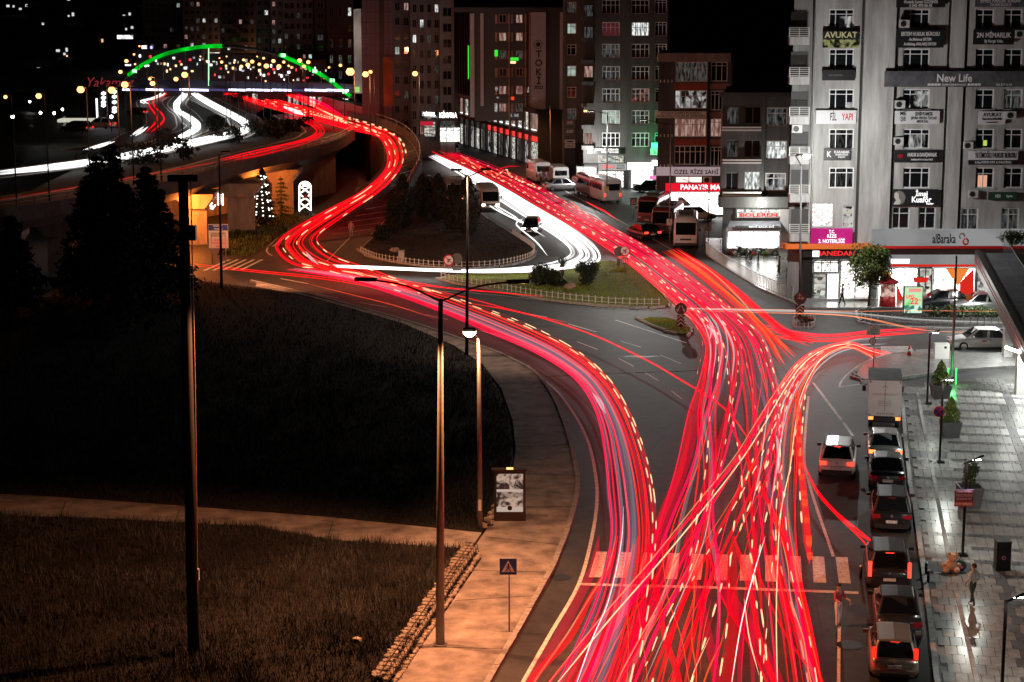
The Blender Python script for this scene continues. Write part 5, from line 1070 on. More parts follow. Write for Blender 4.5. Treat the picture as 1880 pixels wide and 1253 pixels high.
# dark lamp masts
def mast(lab, base, top, arms, col, P_, m_=DARKM, r=(.12, .06), spot=140, lit_=EOR, to=(0, 0, -9), far_aim=None):
    b = U(*base, .1); D = b.y; t = thing('street_lamp', lab, 'street lamp', b[:]); tp = V(*top, D); pole(t, b, tp, r[0], r[1], m_)
    for (x, y, dd) in arms:
        e = V(x, y, D + dd); tube('arm', t, [tp - Vector((0, 0, .1)), e], .04, m_, 6); hd = head(t, e, (.7, .28, .12), m_, lit_)
        if P_: lamp(e - Vector((0, 0, .2)), P_ if not far_aim or x < base[0] else far_aim[2], col, hd, spot if not far_aim or x < base[0] else 62, aim=e + Vector(to) if not far_aim or x < base[0] else U(*far_aim[:2]), blend=.5)
    return t
mast('dark tall lamp mast rising behind the glowing orange lamp', (857, 654), (859, 322), [(892, 311, 0), (838, 312, 0)], (1, .66, .45), 2600, spot=126, to=(4, 5, -9), far_aim=(1085, 535, 11000))
mast('dark slim lamp mast beside the blue direction board', (407, 531), (402, 285), [(415, 279, 0)], SODIUM, 15000, spot=104, to=(5, 8, -8))
b = U(1468, 564, .13); D = b.y; t = thing('street_lamp', 'tall pale street lamp shining greenish white before the office block', 'street lamp', b[:]); tp = V(1471, 304, D); pole(t, b, tp, .10, .06, mat('pole_grey', (.12, .12, .12), .6))
e = V(1481, 290, D - 1.8); tube('arm', t, [tp, V(1460, 286, D), V(1466, 284, D - .3), e + Vector((0, 0, .25))], .04, DARKM, 6); hd = box('lamp_head', t, (e + Vector((0, 0, .25)))[:], (.7, .3, .12), DARKM); lathe('lamp_glass', hd, e - Vector((0, 0, .1)), [(.12, 0), (.24, .12), (.26, .28)], EWH, 12); lamp(e + Vector((1.2, -2.6, -.4)), 4600, (1, 1, .97), hd, r=.25)
for i, (bs, top, arm, P_) in enumerate([((1704, 742), (1705, 613), (1726, 606), 220), ((1727, 850), (1729, 700), (1752, 692), 750), ((1768, 1021), (1774, 848), (1806, 836), 600), ((1838, 1275), (1848, 1102), (1886, 1087), 420)]):
    b = U(*bs, .16); D = b.y; t = thing('plaza_lamp', ['thin black plaza lamp by the corner island', 'black plaza lamp carrying the round no parking sign', 'black plaza lamp carrying the no parking notice', 'black plaza lamp at the lower picture edge'][i], 'lamp post', b[:], 'black plaza lamps'); tp = V(*top, D); box('pole', t, ((b + tp) / 2)[:], (.1, .1, (tp - b).length), BLACKM); box('base_plate', t, (b.x, b.y, b.z + .05), (.34, .34, .1), BLACKM)
    e = V(*arm, D - .1); d = e - tp; o = tube('arm', t, [tp - Vector((0, 0, .05)), e], .065, BLACKM, 4, False); g = tp.lerp(e, .6) - Vector((0, 0, .09)); box('led_strip', o, g[:], (.35, .05, .03), EWH, 0); lamp(g - Vector((0, 0, .15)), P_, (.96, 1, .9), o, 165, aim=g + Vector((-.6, .5, -4)), blend=.3)
mast('slim grey pole before the bank with green light at its foot', (1747, 707), (1756, 470), [], SODIUM, 0, GALV, (.09, .06))
p = U(1747, 707, .16); t = thing('green_pole_light', 'bright green light bars at the foot of the slim grey pole', 'light', p[:])
for dx in (-.24, .24): box('light_bar', t, (p.x + dx, p.y - .05, p.z + .55), (.07, .07, 1.0), em('bright_green', (.05, 1, .15), 2.2))
lamp(p + Vector((0, -.3, .6)), 25, (.1, 1, .2), t)
mast('street lamp glowing orange in front of the lettered office panel', (1012, 312), (1010, 192), [(980, 181, -1)], SODIUM, 1300, POLE)
# far sodium lamps
for k, (x, y) in enumerate([(123, 103), (71, 176), (148, 164), (10, 178), (221, 132), (229, 155), (275, 145), (280, 153), (205, 165), (339, 137), (323, 145), (429, 98), (430, 115), (447, 110), (463, 113), (497, 100), (484, 107), (502, 112), (489, 121), (521, 114), (541, 104), (550, 111), (625, 120), (643, 131), (671, 136), (680, 132), (762, 135), (403, 107), (407, 114), (374, 99), (368, 104), (355, 92), (345, 96), (310, 90), (302, 95), (294, 88), (248, 118), (256, 85), (285, 92), (315, 97), (330, 90), (318, 84), (360, 101), (386, 95), (393, 101), (416, 104), (438, 100), (455, 119), (472, 104), (476, 118), (512, 122), (530, 121), (558, 122), (566, 114), (604, 124), (246, 100), (232, 112), (415, 121), (443, 122)]):
    zz = 9.0 if y > 110 else 8.0; e = U(x, y, zz + (zf(U(x, y, 12).y) if U(x, y, 12).y < 320 else 0)); zb = zf(e.y)
    t = thing('distant_street_lamp', 'distant street lamp glowing orange along the far roads', 'street lamp', (e.x, e.y, zb), 'distant sodium street lamps')
    tube('pole', t, [(e.x + .5, e.y, zb), (e.x + .5, e.y, e.z + .1)], [.08, .05], mat('far_pole', (.03, .027, .025), .6), 5); tube('arm', t, [(e.x + .5, e.y, e.z + .1), (e.x, e.y, e.z + .2)], .04, POLE, 4)
    s_ = .15 + .08 * (k % 3) + .2 * (k in (11, 15, 18, 23, 24, 9, 21)); lathe('lamp_glass', t, e - Vector((0, 0, s_)), [(s_ * .5, 0), (s_, s_ * .5), (s_ * 1.05, s_), (s_ * .6, s_ * 1.7)], EOR, 10)
    if k in (8, 9, 11, 15, 23, 24, 5, 21, 26, 6): lamp(e - Vector((0, 1, s_ + .2)), 1500 if k in (23, 24, 11, 15) else 700, SODIUM, t)
p = U(735, 208, 5.5); t = thing('white_floodlight', 'glaring white floodlight mast before the taupe houses', 'lamp', (p.x, p.y, 0)); tube('pole', t, [(p.x, p.y, 0), (p.x, p.y, 5.4)], .08, GALV, 6); lathe('lamp_glass', t, p, [(.3, 0), (.55, .3), (.5, .8)], EWH, 12); lamp(p - Vector((0, 1.2, .2)), 2600, (.95, .96, 1), t)
for x, y, z in [(707, 200, 5), (722, 197, 5.2)]: p = U(x, y, z); t = thing('white_floodlight', 'smaller white globe lamp left of the glaring floodlight', 'lamp', (p.x, p.y, 0), 'white globe lamps'); tube('pole', t, [(p.x, p.y, 0), p[:]], .06, GALV, 6); lathe('lamp_glass', t, p, [(.15, 0), (.3, .2), (.2, .45)], EWH, 10)
t = thing('wall_lamp', 'white wall lamp over the market corner', 'lamp', f5.w(1083, 279, .9)[:]); f5.box('lamp_glass', t, (1080, 276, 1087, 282), .8, 1.1, EWH); lamp(f5.w(1083, 283, 3.0), 2400, (1, 1, .97), t)
t = thing('wall_lamp', 'small orange wall lamp on the tall block balcony', 'lamp', f5.w(1075, 204, 1.2)[:]); f5.box('lamp_glass', t, (1072, 203, 1078, 206), 1.0, 1.3, EOR)
# round traffic signs
RED = mat('sign_red', (.55, .015, .03), .4); WHT = mat('sign_face_white', (.75, .75, .75), .4); BLU = mat('sign_blue', (.03, .06, .25), .4); BLK = mat('sign_ink', (.01, .01, .01), .4); GRY = mat('sign_back_grey', (.11, .11, .11), .5)
def disc(par, c, r, m_, name='disc', y=0.0, n=24):
    vs = [(c.x + r * math.cos(2 * pi * k / n), c.y + y, c.z + r * math.sin(2 * pi * k / n)) for k in range(n)]; vs += [(a, b + .02, d) for a, b, d in vs]
    return mesh_ob(name, new_mesh(name, vs, [tuple(range(n))] + [tuple(range(2 * n - 1, n - 1, -1))] + [(k, k + n, (k + 1) % n + n, (k + 1) % n) for k in range(n)], m_), par)
def flat(par, c, pts, m_, y=-.01, name='symbol'):
    n = len(pts); vs = [(c.x + a, c.y + y, c.z + b) for a, b in pts] + [(c.x + a, c.y + y + .008, c.z + b) for a, b in pts]
    return mesh_ob(name, new_mesh(name, vs, [tuple(range(n)), tuple(range(2 * n - 1, n - 1, -1))] + [(k, k + n, (k + 1) % n + n, (k + 1) % n) for k in range(n)], m_), par)
def bar(par, c, a, b, w, m_, y=-.012, name='symbol'):
    d = Vector((b[0] - a[0], b[1] - a[1])); s = Vector((-d.y, d.x)).normalized() * w / 2; return flat(par, c, [(a[0] + s.x, a[1] + s.y), (a[0] - s.x, a[1] - s.y), (b[0] - s.x, b[1] - s.y), (b[0] + s.x, b[1] + s.y)], m_, y, name)
def sign_post(name, lab, base, sy, r=.35, pz=.1, m_=GALV):
    b = U(*base, pz); t = thing(name, lab, 'road sign', b[:]); c = V(base[0] + (0 if not isinstance(sy, tuple) else sy[0] - base[0]), sy if not isinstance(sy, tuple) else sy[1], b.y)
    tube('post', t, [b, (b.x, b.y, c.z + r * .8)], .035, m_, 6); return t, Vector((c.x, b.y - .05, c.z))
t, c = sign_post('no_left_turn_sign', 'round red rimmed no left turn sign at tree island end', (824, 512), 478); disc(t, c, .47, RED); disc(t, c, .36, WHT, 'face', -.006); bar(t, c, (-.06, -.2), (-.06, .06), .09, BLK); bar(t, c, (-.06, .06), (.16, .06), .09, BLK); bar(t, c, (-.24, .24), (.24, -.24), .07, RED, -.018)
t, c = sign_post('grey_round_sign', 'back of a grey round sign beside the no left turn sign', (839, 512), 475); disc(t, c, .45, GRY); box('plate', t, (c.x, c.y, c.z - .85), (.75, .03, .5), GRY)
t, c = sign_post('no_left_turn_sign', 'round red rimmed no turn sign at tip of lawn island', (1147, 492), 461); disc(t, c, .46, RED); disc(t, c, .36, WHT, 'face', -.006); bar(t, c, (.06, -.2), (.06, .06), .09, BLK); bar(t, c, (.06, .06), (-.16, .06), .09, BLK); bar(t, c, (-.24, -.24), (.24, .24), .07, RED, -.018); box('lane_plate', t, (c.x, c.y, c.z - .85), (.55, .03, .6), GRY)
for dx in (-.16, 0, .16): bar(t, c, (dx, -1.05), (dx, -.65), .05, WHT, -.03)
t, c = sign_post('grey_round_sign', 'back of a dark round sign left of the lawn tip sign', (1136, 492), 462); disc(t, c, .42, GRY); box('plate', t, (c.x, c.y, c.z - .9), (.3, .03, .6), GRY)
def chevron(t, c, w=.5, h=.85):
    box('chevron_board', t, c[:], (w, .03, h), BLK)
    for k in range(3):
        z = -h * .36 + k * h * .3; flat(t, c, [(-w * .46, z - .1), (0, z + .12), (w * .46, z - .1), (w * .46, z + .02), (0, z + .24), (-w * .46, z + .02)], WHT, -.03)
t, c = sign_post('keep_either_side_sign', 'grey round sign with two white arrows above chevron board', (1250, 607), 567); disc(t, c, .42, GRY)
for s in (-1, 1): bar(t, c, (s * .06, .22), (s * .22, -.1), .07, WHT); flat(t, c, [(s * .32, -.02), (s * .12, -.08), (s * .26, -.27)][::s], WHT)
chevron(t, c - Vector((0, 0, .85)))
t, c = sign_post('keep_right_sign', 'grey round arrow sign over chevron board in white fenced planter', (1469, 592), 548); disc(t, c, .45, GRY); bar(t, c, (-.22, 0), (.15, 0), .08, WHT); flat(t, c, [(.1, -.16), (.3, 0), (.1, .16)], WHT); bar(t, c, (-.05, 0), (-.05, .28), .08, WHT); flat(t, c, [(-.2, .2), (.1, .2), (-.05, .38)], WHT); chevron(t, c - Vector((0, 0, .95)), .6)
b = U(935, 1160, .12); t = thing('pedestrian_crossing_sign', 'blue pedestrian crossing sign on the orange lit pavement', 'road sign', b[:]); c = V(933, 1040, b.y) - Vector((0, .05, 0)); tube('post', t, [b, (b.x, b.y, c.z + .3)], .035, GALV, 8)
box('board', t, c[:], (.64, .03, .62), BLU); flat(t, c, [(-.24, -.2), (.24, -.2), (0, .25)], WHT, -.03); disc(t, c + Vector((.01, -.04, .1)), .035, BLK, 'symbol'); 
for a_, b_, w_ in [((0, .07), (0, -.05), .05), ((0, -.04), (.1, -.18), .035), ((0, -.04), (-.1, -.18), .035), ((0, .05), (.08, -.03), .025), ((0, .05), (-.08, -.03), .025)]: bar(t, c, a_, b_, w_, BLK, -.05)
b = U(402, 482, .05); t = thing('direction_board', 'large blue and white direction board before the viaduct pier', 'road sign', b[:]); c = V(401, 434, b.y)
for dx in (-.6, .6): tube('post', t, [(c.x + dx, b.y, 0), (c.x + dx, b.y, c.z)], .05, GALV, 6)
k_ = sc(482); w_ = 36 / k_; h_ = 44 / k_; box('board', t, c[:], (w_, .05, h_), SGW); box('blue_panel', t, (c.x, c.y - .03, c.z + h_ * .36), (w_ * .97, .03, h_ * .24), BLU); box('pink_panel', t, (c.x, c.y - .03, c.z - h_ * .28), (w_ * .97, .02, h_ * .4), mat('panel_pink', (.55, .4, .42), .5))
for s_, fz, m_, sz in [('MERKEZ  ↑', .42, WHT, .16), ('TRABZON', .3, WHT, .16), ('ÇAYKUR DİDİ\nSTADYUMU →', .06, BLK, .2), ('Rize Müzesi', -.16, RED, .15), ('Rize Kalesi ve Park', -.28, RED, .15), ('Meydan', -.42, RED, .15)]: text('lettering', t, s_, (c.x, c.y - .05, c.z + h_ * fz), sz, m_, bold=.004)
# advertising panel
b = U(937, 955, .12); t = thing('advertising_panel', 'free standing advertising panel with brown framed map poster', 'advertising panel', b[:]); c = V(936, 908, b.y); BRN = mat('panel_brown', (.035, .022, .018), .5)
box('frame', t, c[:], (1.42, .3, 2.25), BRN); box('foot', t, (c.x, b.y, b.z + .18), (1.45, .4, .5), BRN); cp = box('top_cap', t, (c.x - .03, c.y, c.z + 1.17), (1.6, .42, .07), BRN)
poster = box('poster', t, (c.x, c.y - .155, c.z + .05), (1.2, .012, 1.9), em('poster_map', (.62, .42, .32), .8, pattern='noise', col2=(.05, .025, .02), scale=2.6, lo=.4, hi=.6, dist=1.5, detail=9)); box('poster_band', t, (c.x, c.y - .165, c.z - .72), (1.2, .012, .35), em('poster_pale', (.6, .45, .38), .85)); disc(t, Vector((c.x, c.y - .18, c.z - .6)), .11, BRN, 'poster_dot'); box('poster_band', t, (c.x, c.y - .165, c.z + .22), (1.2, .012, .12), em('poster_pale', (.6, .45, .38), .85))
box('top_lamp', cp, (c.x, c.y - .1, c.z + 1.24), (.3, .12, .06), EOR)
# plaza signs
b = U(1727, 850, .16); c = V(1724, 756, b.y - .08); t = thing('no_parking_sign', 'round dark red no stopping sign on plaza lamp pole', 'road sign', c[:]); disc(t, c, .28, RED); disc(t, c, .22, BLU, 'face', -.006); bar(t, c, (-.16, .16), (.16, -.16), .045, RED, -.014); bar(t, c, (-.16, -.16), (.16, .16), .045, RED, -.018)
b = U(1768, 1021, .16); c = V(1770, 914, b.y - .1); t = thing('no_parking_notice', 'purple and red Turkish no parking notice on plaza lamp pole', 'notice', c[:]); box('board', t, (c.x, c.y, c.z + .09), (.8, .03, .52), mat('notice_purple', (.09, .05, .12), .5)); box('red_strip', t, (c.x, c.y, c.z - .28), (.8, .03, .2), mat('notice_red', (.5, .03, .03), .5))
for i, s_ in enumerate(['TÜM OTOBÜSLERİ', 'YOLCU İNDİRME', 'BİNDİRME YERİ']): text('lettering', t, s_, (c.x, c.y - .03, c.z + .25 - i * .155), .13, mat('notice_pink', (.6, .4, .5), .5), width=.72, bold=.002)
text('lettering', t, 'PARK YAPILMAZ', (c.x, c.y - .03, c.z - .28), .15, TXW, width=.74, bold=.004)
t, c = sign_post('notice_board', 'small white notice board over round sign on corner island', (1603, 690), 607, .2, .14); box('board', t, (c.x, c.y, c.z), (.85, .03, .6), WHT); flat(t, c, [(-.32, -.2), (-.22, -.2), (-.27, -.05)], RED, -.03)
for i, s_ in enumerate(['BU', 'BÖLGEDE', 'PARK 2 DK', 'SERBEST']): text('lettering', t, s_, (c.x + .05, c.y - .03, c.z + .2 - i * .13), .11, BLK)
c2 = V(1602, 627, c.y); disc(t, c2, .22, RED); disc(t, c2, .16, WHT, 'face', -.006); text('lettering', t, '2', (c2.x, c2.y - .02, c2.z), .24, BLK)
t, c = sign_post('warning_sign', 'grey triangle warning sign near the bus stop', (1163, 402), 370, .2, .05); box('board', t, c[:], (.7, .03, .75), GRY); flat(t, c, [(-.26, -.22), (.26, -.22), (0, .26)], WHT, -.03); flat(t, c, [(-.16, -.15), (.16, -.15), (0, .14)], GRY, -.04)
t, c = sign_post('stop_sign_round', 'round no turn sign beside the red lit buses', (1055, 362), 329, .2, .05); disc(t, c, .42, RED); disc(t, c, .33, WHT, 'face', -.006); bar(t, c, (-.2, .2), (.2, -.2), .07, RED, -.018)
t, c = sign_post('bus_stop_board', 'tall grey post with plate beside the midibus', (1300, 462), (1300, 418), .2, .1, DARKM); box('board', t, c[:], (.6, .08, .65), GRY); tube('post_extension', t, [c[:], (c.x, c.y, c.z + 3.4)], .05, DARKM, 6); tube('arm', t, [(c.x, c.y, c.z + 3.4), (c.x - 2.4, c.y, c.z + 4.4)], .03, DARKM, 5)
t, c = sign_post('bus_stop_flag', 'tall pale pole with yellow bus stop plate among minibuses', (1114, 385), (1114, 347), .2, .1); box('board', t, c[:], (.45, .05, .55), mat('plate_yellow', (.6, .5, .08), .5)); tube('post_extension', t, [c[:], (c.x, c.y, c.z + 8)], .06, GALV, 6); tube('arm', t, [(c.x, c.y, c.z + 8), (c.x - 1.6, c.y - .5, c.z + 8.3)], .04, GALV, 5); hd = head(t, Vector((c.x - 1.8, c.y - .5, c.z + 8.3)), (.7, .3, .12), DARKM, EWH); lamp((c.x - 1.8, c.y - .5, c.z + 8.1), 1800, (1, .98, .92), hd, 150, aim=(c.x - 2.5, c.y - 3, 0))
t, c = sign_post('tall_bus_pole', 'tall grey pole with pale plate between the parked midibuses', (1229, 448), (1229, 408), .2, .1); box('board', t, c[:], (.5, .05, .6), SGW); tube('post_extension', t, [c[:], (c.x, c.y, c.z + 9)], .06, GALV, 6); tube('arm', t, [(c.x, c.y, c.z + 9), (c.x - 2.4, c.y - .5, c.z + 9.5)], .04, DARKM, 5); hd = head(t, Vector((c.x - 2.6, c.y - .5, c.z + 9.5)), (.7, .3, .12), DARKM, EWH); lamp((c.x - 2.6, c.y - .5, c.z + 9.3), 8000, (1, .98, .92), hd, 84, aim=U(1120, 535), blend=.5)
# LPG board, kiosk, cabinet, bin, cone, toys
b = U(1676, 582, .13); t = thing('price_board', 'lit green LPG price board reading 22 on the median', 'price board', b[:]); c = V(1676, 552, b.y); box('casing', t, c[:], (1.45, .3, 2.1), GRY); box('foot', t, (b.x, b.y, b.z + .25), (1.3, .35, .5), GRY)
box('screen', t, (c.x, c.y - .16, c.z + .05), (1.28, .03, 1.9), em('price_green', (.08, .75, .10), 1.0, pattern='noise', col2=(.55, .85, .5), scale=1.2, lo=.5, hi=.7)); box('screen_lower', t, (c.x, c.y - .175, c.z - .62), (1.28, .02, .55), em('price_photo', (.7, .95, .85), 1.0, pattern='voronoi', col2=(.05, .25, .15), scale=4)); text('lettering', t, 'LPG', (c.x - .25, c.y - .2, c.z + .3), .34, TXER, bold=.01); text('lettering', t, '22', (c.x + .05, c.y - .2, c.z - .05), .62, em('price_red', (.9, .05, .08), 1.2), bold=.015); text('lettering', t, '95', (c.x + .48, c.y - .2, c.z + .05), .24, TXER); box('screen_head', t, (c.x + .1, c.y - .18, c.z + .78), (.9, .02, .26), em('price_head', (.9, .35, .3), 1))
b = U(1629, 562, .13); t = thing('vending_kiosk', 'round red and white kiosk with red domed roof before the bank', 'kiosk', b[:]); lathe('lower_body', t, b, [(.62, 0), (.62, .75)], mat('kiosk_red', (.45, .02, .02), .5), 12); lathe('glass_body', t, b + Vector((0, 0, .76)), [(.58, 0), (.58, 1.0)], em('kiosk_glow', (.9, .6, .5), .8, pattern='noise', col2=(.2, .08, .06), scale=3), 12); lathe('roof', t, b + Vector((0, 0, 1.77)), [(.85, 0), (.75, .15), (.35, .35), (.1, .5)], mat('kiosk_roof', (.4, .02, .03), .4), 14)
b = U(1728, 658, .14); t = thing('electric_cabinet', 'white electric cabinet on the corner pavement', 'utility box', b[:]); c = V(1728, 642, b.y); box('cabinet', t, (b.x, b.y, b.z + .5), (.95, .45, 1.0), WHITEP); box('label_plate', t, (b.x + .2, b.y - .23, b.z + .75), (.15, .02, .15), BLK)
b = U(1669, 656); t = thing('traffic_cone', 'red and white traffic cone at the side street crossing', 'traffic cone', b[:]); box('base', t, (b.x, b.y, .03), (.45, .45, .06), BLACKM); lathe('cone_lower', t, b + Vector((0, 0, .06)), [(.16, 0), (.12, .28)], RED, 10); lathe('cone_band', t, b + Vector((0, 0, .34)), [(.12, 0), (.09, .18)], WHITEP, 10); lathe('cone_tip', t, b + Vector((0, 0, .52)), [(.09, 0), (.04, .3)], RED, 10)
b = U(1839, 1046, .16); t = thing('litter_bin', 'tall black litter bin with small pink ring emblem', 'bin', b[:]); box('body', t, (b.x, b.y, b.z + .62), (.6, .5, 1.2), BLACKM); box('lid', t, (b.x, b.y, b.z + 1.25), (.64, .54, .05), DARKM); disc(t, Vector((b.x, b.y - .27, b.z + .58)), .08, mat('emblem_pink', (.5, .2, .3), .5), 'emblem'); disc(t, Vector((b.x, b.y - .28, b.z + .58)), .05, BLACKM, 'emblem_centre')
FUR = mat('plush_tan', (.55, .36, .27), .95, var=.3, scale=12, bump=.8); b = U(1745, 1049, .2); t = thing('plush_bear', 'large tan plush bear sitting on the plaza kerb', 'toy', b[:])
def ball(name, par, c, r, m_, s=(1, 1, 1), n=2):
    bm = bmesh.new(); bmesh.ops.create_icosphere(bm, subdivisions=n, radius=1); me = bpy.data.meshes.new(name); bm.to_mesh(me); bm.free(); me.materials.append(m_); me.polygons.foreach_set('use_smooth', [True] * len(me.polygons))
    return mesh_ob(name, me, par, Matrix.Translation(Vector(c)) @ Matrix.Diagonal((r * s[0], r * s[1], r * s[2], 1)))
ball('body', t, b + Vector((0, 0, .22)), .3, FUR, (1, .9, .85)); hd = ball('head', t, b + Vector((.1, .05, .58)), .2, FUR); ball('ear', hd, b + Vector((-.06, .05, .75)), .07, FUR); ball('ear', hd, b + Vector((.24, .05, .75)), .07, FUR); ball('snout', hd, b + Vector((.1, -.14, .54)), .08, FUR); ball('leg', t, b + Vector((-.24, -.2, .12)), .14, FUR, (1, 1.5, .9)); ball('leg', t, b + Vector((.2, -.22, .12)), .14, FUR, (1, 1.5, .9)); ball('arm', t, b + Vector((-.3, -.05, .28)), .11, FUR, (1.3, 1, 1)); ball('arm', t, b + Vector((.3, -.05, .28)), .11, FUR, (1.3, 1, 1))
b = U(1763, 1048, .2); t = thing('black_bag', 'black bag leaning against the lamp pole foot beside plush bear', 'bag', b[:]); ball('bag_body', t, b + Vector((0, 0, .22)), .26, mat('bag_black', (.015, .016, .02), .7), (1, .7, 1.0)); tube('handle', t, [b + Vector((-.1, 0, .42)), b + Vector((0, 0, .55)), b + Vector((.1, 0, .42))], .015, BLACKM, 5); box('pocket_patch', t, (b.x, b.y - .19, b.z + .2), (.12, .02, .1), mat('emblem_pink', (.5, .2, .3), .5))
for k, (x, y) in enumerate([(1700, 1056), (1704, 1070), (1580, 1062)]):
    p = U(x, y, .1 if x > 1650 else 0); t = thing('bollard', ['small dark bollard with pale cap by the stopped car', 'second dark bollard with pale cap nearer the camera', 'low stub bollard at the crossing end'][k], 'bollard', p[:]); lathe('post', t, p, [(.06, 0), (.06, .5)], BLACKM, 8); lathe('cap', t, p + Vector((0, 0, .5)), [(.07, 0), (.05, .06)], WHITEP, 8)
# fences
def picket_fence(lab, line, step, h, m_, z=.13, scroll=False, top=True):
    W_ = UP(line, 0, 4); t = thing('picket_fence', lab, 'fence', W_[0][:]); acc = 0
    for zz in ((.12, h * .8) if top else (h * .5,)): tube('rail', t, [p + Vector((0, 0, z + zz)) for p in W_], .018, m_, 4)
    for a_, b_ in zip(W_, W_[1:]):
        L_ = (b_ - a_).length; ang = math.atan2((b_ - a_).y, (b_ - a_).x)
        while acc < L_:
            w = a_.lerp(b_, acc / L_); box('picket', t, (w.x, w.y, z + h / 2), (.06, .05, h), m_, ang); acc += step
        acc -= L_
    return t
FW = mat('fence_white', (.62, .62, .6), .5)
picket_fence('low white picket fence along lower edge of lawn island', [(810, 515), (840, 521), (895, 530), (960, 543), (1040, 554), (1130, 562), (1212, 564)], .55, .55, FW)
picket_fence('low white picket fence on the upper right edge of lawn island', [(1158, 490), (1190, 518), (1224, 552)], .55, .5, FW)
picket_fence('low white picket fence around lower rim of tree island', [(662, 465), (690, 477), (730, 484), (790, 491), (860, 493), (920, 489), (968, 478), (981, 467), (976, 456), (940, 432)], .5, .5, FW)
picket_fence('ornate white railing along the median hedge', [(1575, 588), (1600, 594), (1680, 598), (1780, 600), (1900, 600)], .5, .6, mat('fence_grey_white', (.4, .4, .38), .5))
picket_fence('little white fence around the sign planter', [(1455, 596), (1460, 604), (1490, 604), (1497, 594), (1488, 590), (1462, 590), (1455, 596)], .3, .45, FW, .05)
bush('planter_flowers', 'low flowers and greens inside the little fenced planter', U(1477, 596, .05), (.75, .45, .35), 700, .08, [LEAF, LEAF2, mat('flower_red', (.5, .02, .03), .6)], 'flowers')
for k in range(7): bush('hedge_shrub', 'clipped dark hedge shrub on the median behind the railing', U(1715 + k * 26, 582, .13), (.75, .5, .5), 700, .08, [LEAF2, LEAFD2, LEAF], 'hedge', 'hedge shrubs on the median')
bush('hedge_shrub', 'clipped green shrub at end of the median by the railing', U(1588, 580, .13), (.5, .4, .35), 350, .08, [LEAF2, LEAF], 'hedge')
def panel_fence(lab, line, step, h, m_, pm, z=.13):
    W_ = UP(line, 0, 3); t = thing('pedestrian_barrier', lab, 'fence', W_[0][:]); tube('rail', t, [p + Vector((0, 0, z + h)) for p in W_], .03, m_, 5); tube('rail', t, [p + Vector((0, 0, z + .12)) for p in W_], .025, m_, 5); acc = 0; i = 0
    for a_, b_ in zip(W_, W_[1:]):
        L_ = (b_ - a_).length; ang = math.atan2((b_ - a_).y, (b_ - a_).x)
        while acc < L_: w = a_.lerp(b_, acc / L_); box('baluster', t, (w.x, w.y, z + h / 2), (.035, .035, h), pm, ang); acc += step
        acc -= L_
panel_fence('long white pedestrian barrier curving along the shop side of the road', [(1296, 468), (1310, 480), (1345, 502), (1390, 528), (1430, 545), (1456, 552)], .34, 1.0, GALV, mat('baluster_pale', (.6, .62, .52), .5))
panel_fence('dark handrail with posts before the fish house parking', [(1322, 462), (1340, 472), (1360, 478), (1440, 480)], 1.1, .95, DARKM, DARKM)
# fairy lit arch by the slip road
b = U(560, 392); t = thing('fairy_light_arch', 'tall lattice arch outlined in white fairy lights by slip road', 'lights', b[:]); D = b.y; fr = []
for k in range(40): f_ = k / 39; fr.append(V(549.5, 388 - f_ * 44, D)); fr.append(V(570.5, 386 - f_ * 42, D))
for k in range(16): a = pi * k / 15; fr.append(V(560 - 10.5 * math.cos(a), 344 - 10 * math.sin(a), D))
for q in range(3):
    for k in range(12): f_ = k / 11; fr.append(V(550 + f_ * 20, 386 - q * 15 - f_ * 14, D)); fr.append(V(570 - f_ * 20, 386 - q * 15 - f_ * 14, D))
for k in range(8): fr.append(V(556 + (k % 4) * 3, 338 + (k // 4) * 4, D))
bulbs('bulb_string', t, fr, .055); vs, fs = [], []
for x in (549.5, 570.5): tube_data([V(x, 390, D + .05), V(x, 344, D + .05)], .03, 4, vs, fs)
mesh_ob('frame', new_mesh('frame', vs, fs, DARKM), t)
t, c = sign_post('crossing_sign', 'small blue sign with red triangle inside the fairy lit arch', (561, 394), 359, .2, .02); box('board', t, c[:], (.5, .03, .6), BLU); flat(t, c, [(-.17, -.22), (.17, -.22), (0, .12)], RED, -.03)
t = thing('fairy_star', 'fairy light star figure hung between viaduct piers', 'lights', U(400, 440)[:]); D = U(400, 440).y - 1; bulbs('bulb_string', t, [V(387 + (k % 4) * .8 - k * .1, 383 - k * 1.4, D) for k in range(20)] + [V(400 + (k % 3) * 2.5, 356 + k * 1.1, D) for k in range(20)] + [V(386 + k * .7, 384 - abs(k - 6) * 1.0, D) for k in range(14)] + [V(409, 357 + k * 1.3, D) for k in range(16)], .05)
# petrol station glow, far left
for k, (x, y, r_) in enumerate([(190, 172, 0), (190, 182, 0), (209, 168, 0), (209, 178, 0), (209, 190, 0), (209, 200, 0)]): pass
p = UZ(190, 225); t = thing('price_totem', 'petrol station totem with two columns of glowing white figures', 'sign', p[:])
for x, ys in ((190, (172, 180, 188, 194)), (210, (169, 178, 188, 199, 205))):
    q = V(x, 225, p.y); box('column', t, (q.x, p.y + .3, p.z + 3), (1.3, .3, 6.5), DK7)
    for y in ys: w = V(x, y, p.y); ball('figure_disc', t, w, .42, ECL[0], (1.1, .3, .8), 1)
box('edge_light', t, V(178, 200, p.y)[:], (.25, .2, 3.4), ECL[0]); q = V(182, 222, p.y); box('canopy_light', t, q[:], (3.5, .3, .25), em('city_pink', (1, .8, .95), 1.5))
q = V(200, 152, p.y + 6); t = thing('red_script_sign', 'dim red script sign above the petrol totem', 'sign', q[:]); text('lettering', t, 'Yakamoz', q[:], 2.2, em('dim_red', (.35, .03, .04), .6), shear=.3); text('lettering', t, '', q[:], 1, ECL[1])
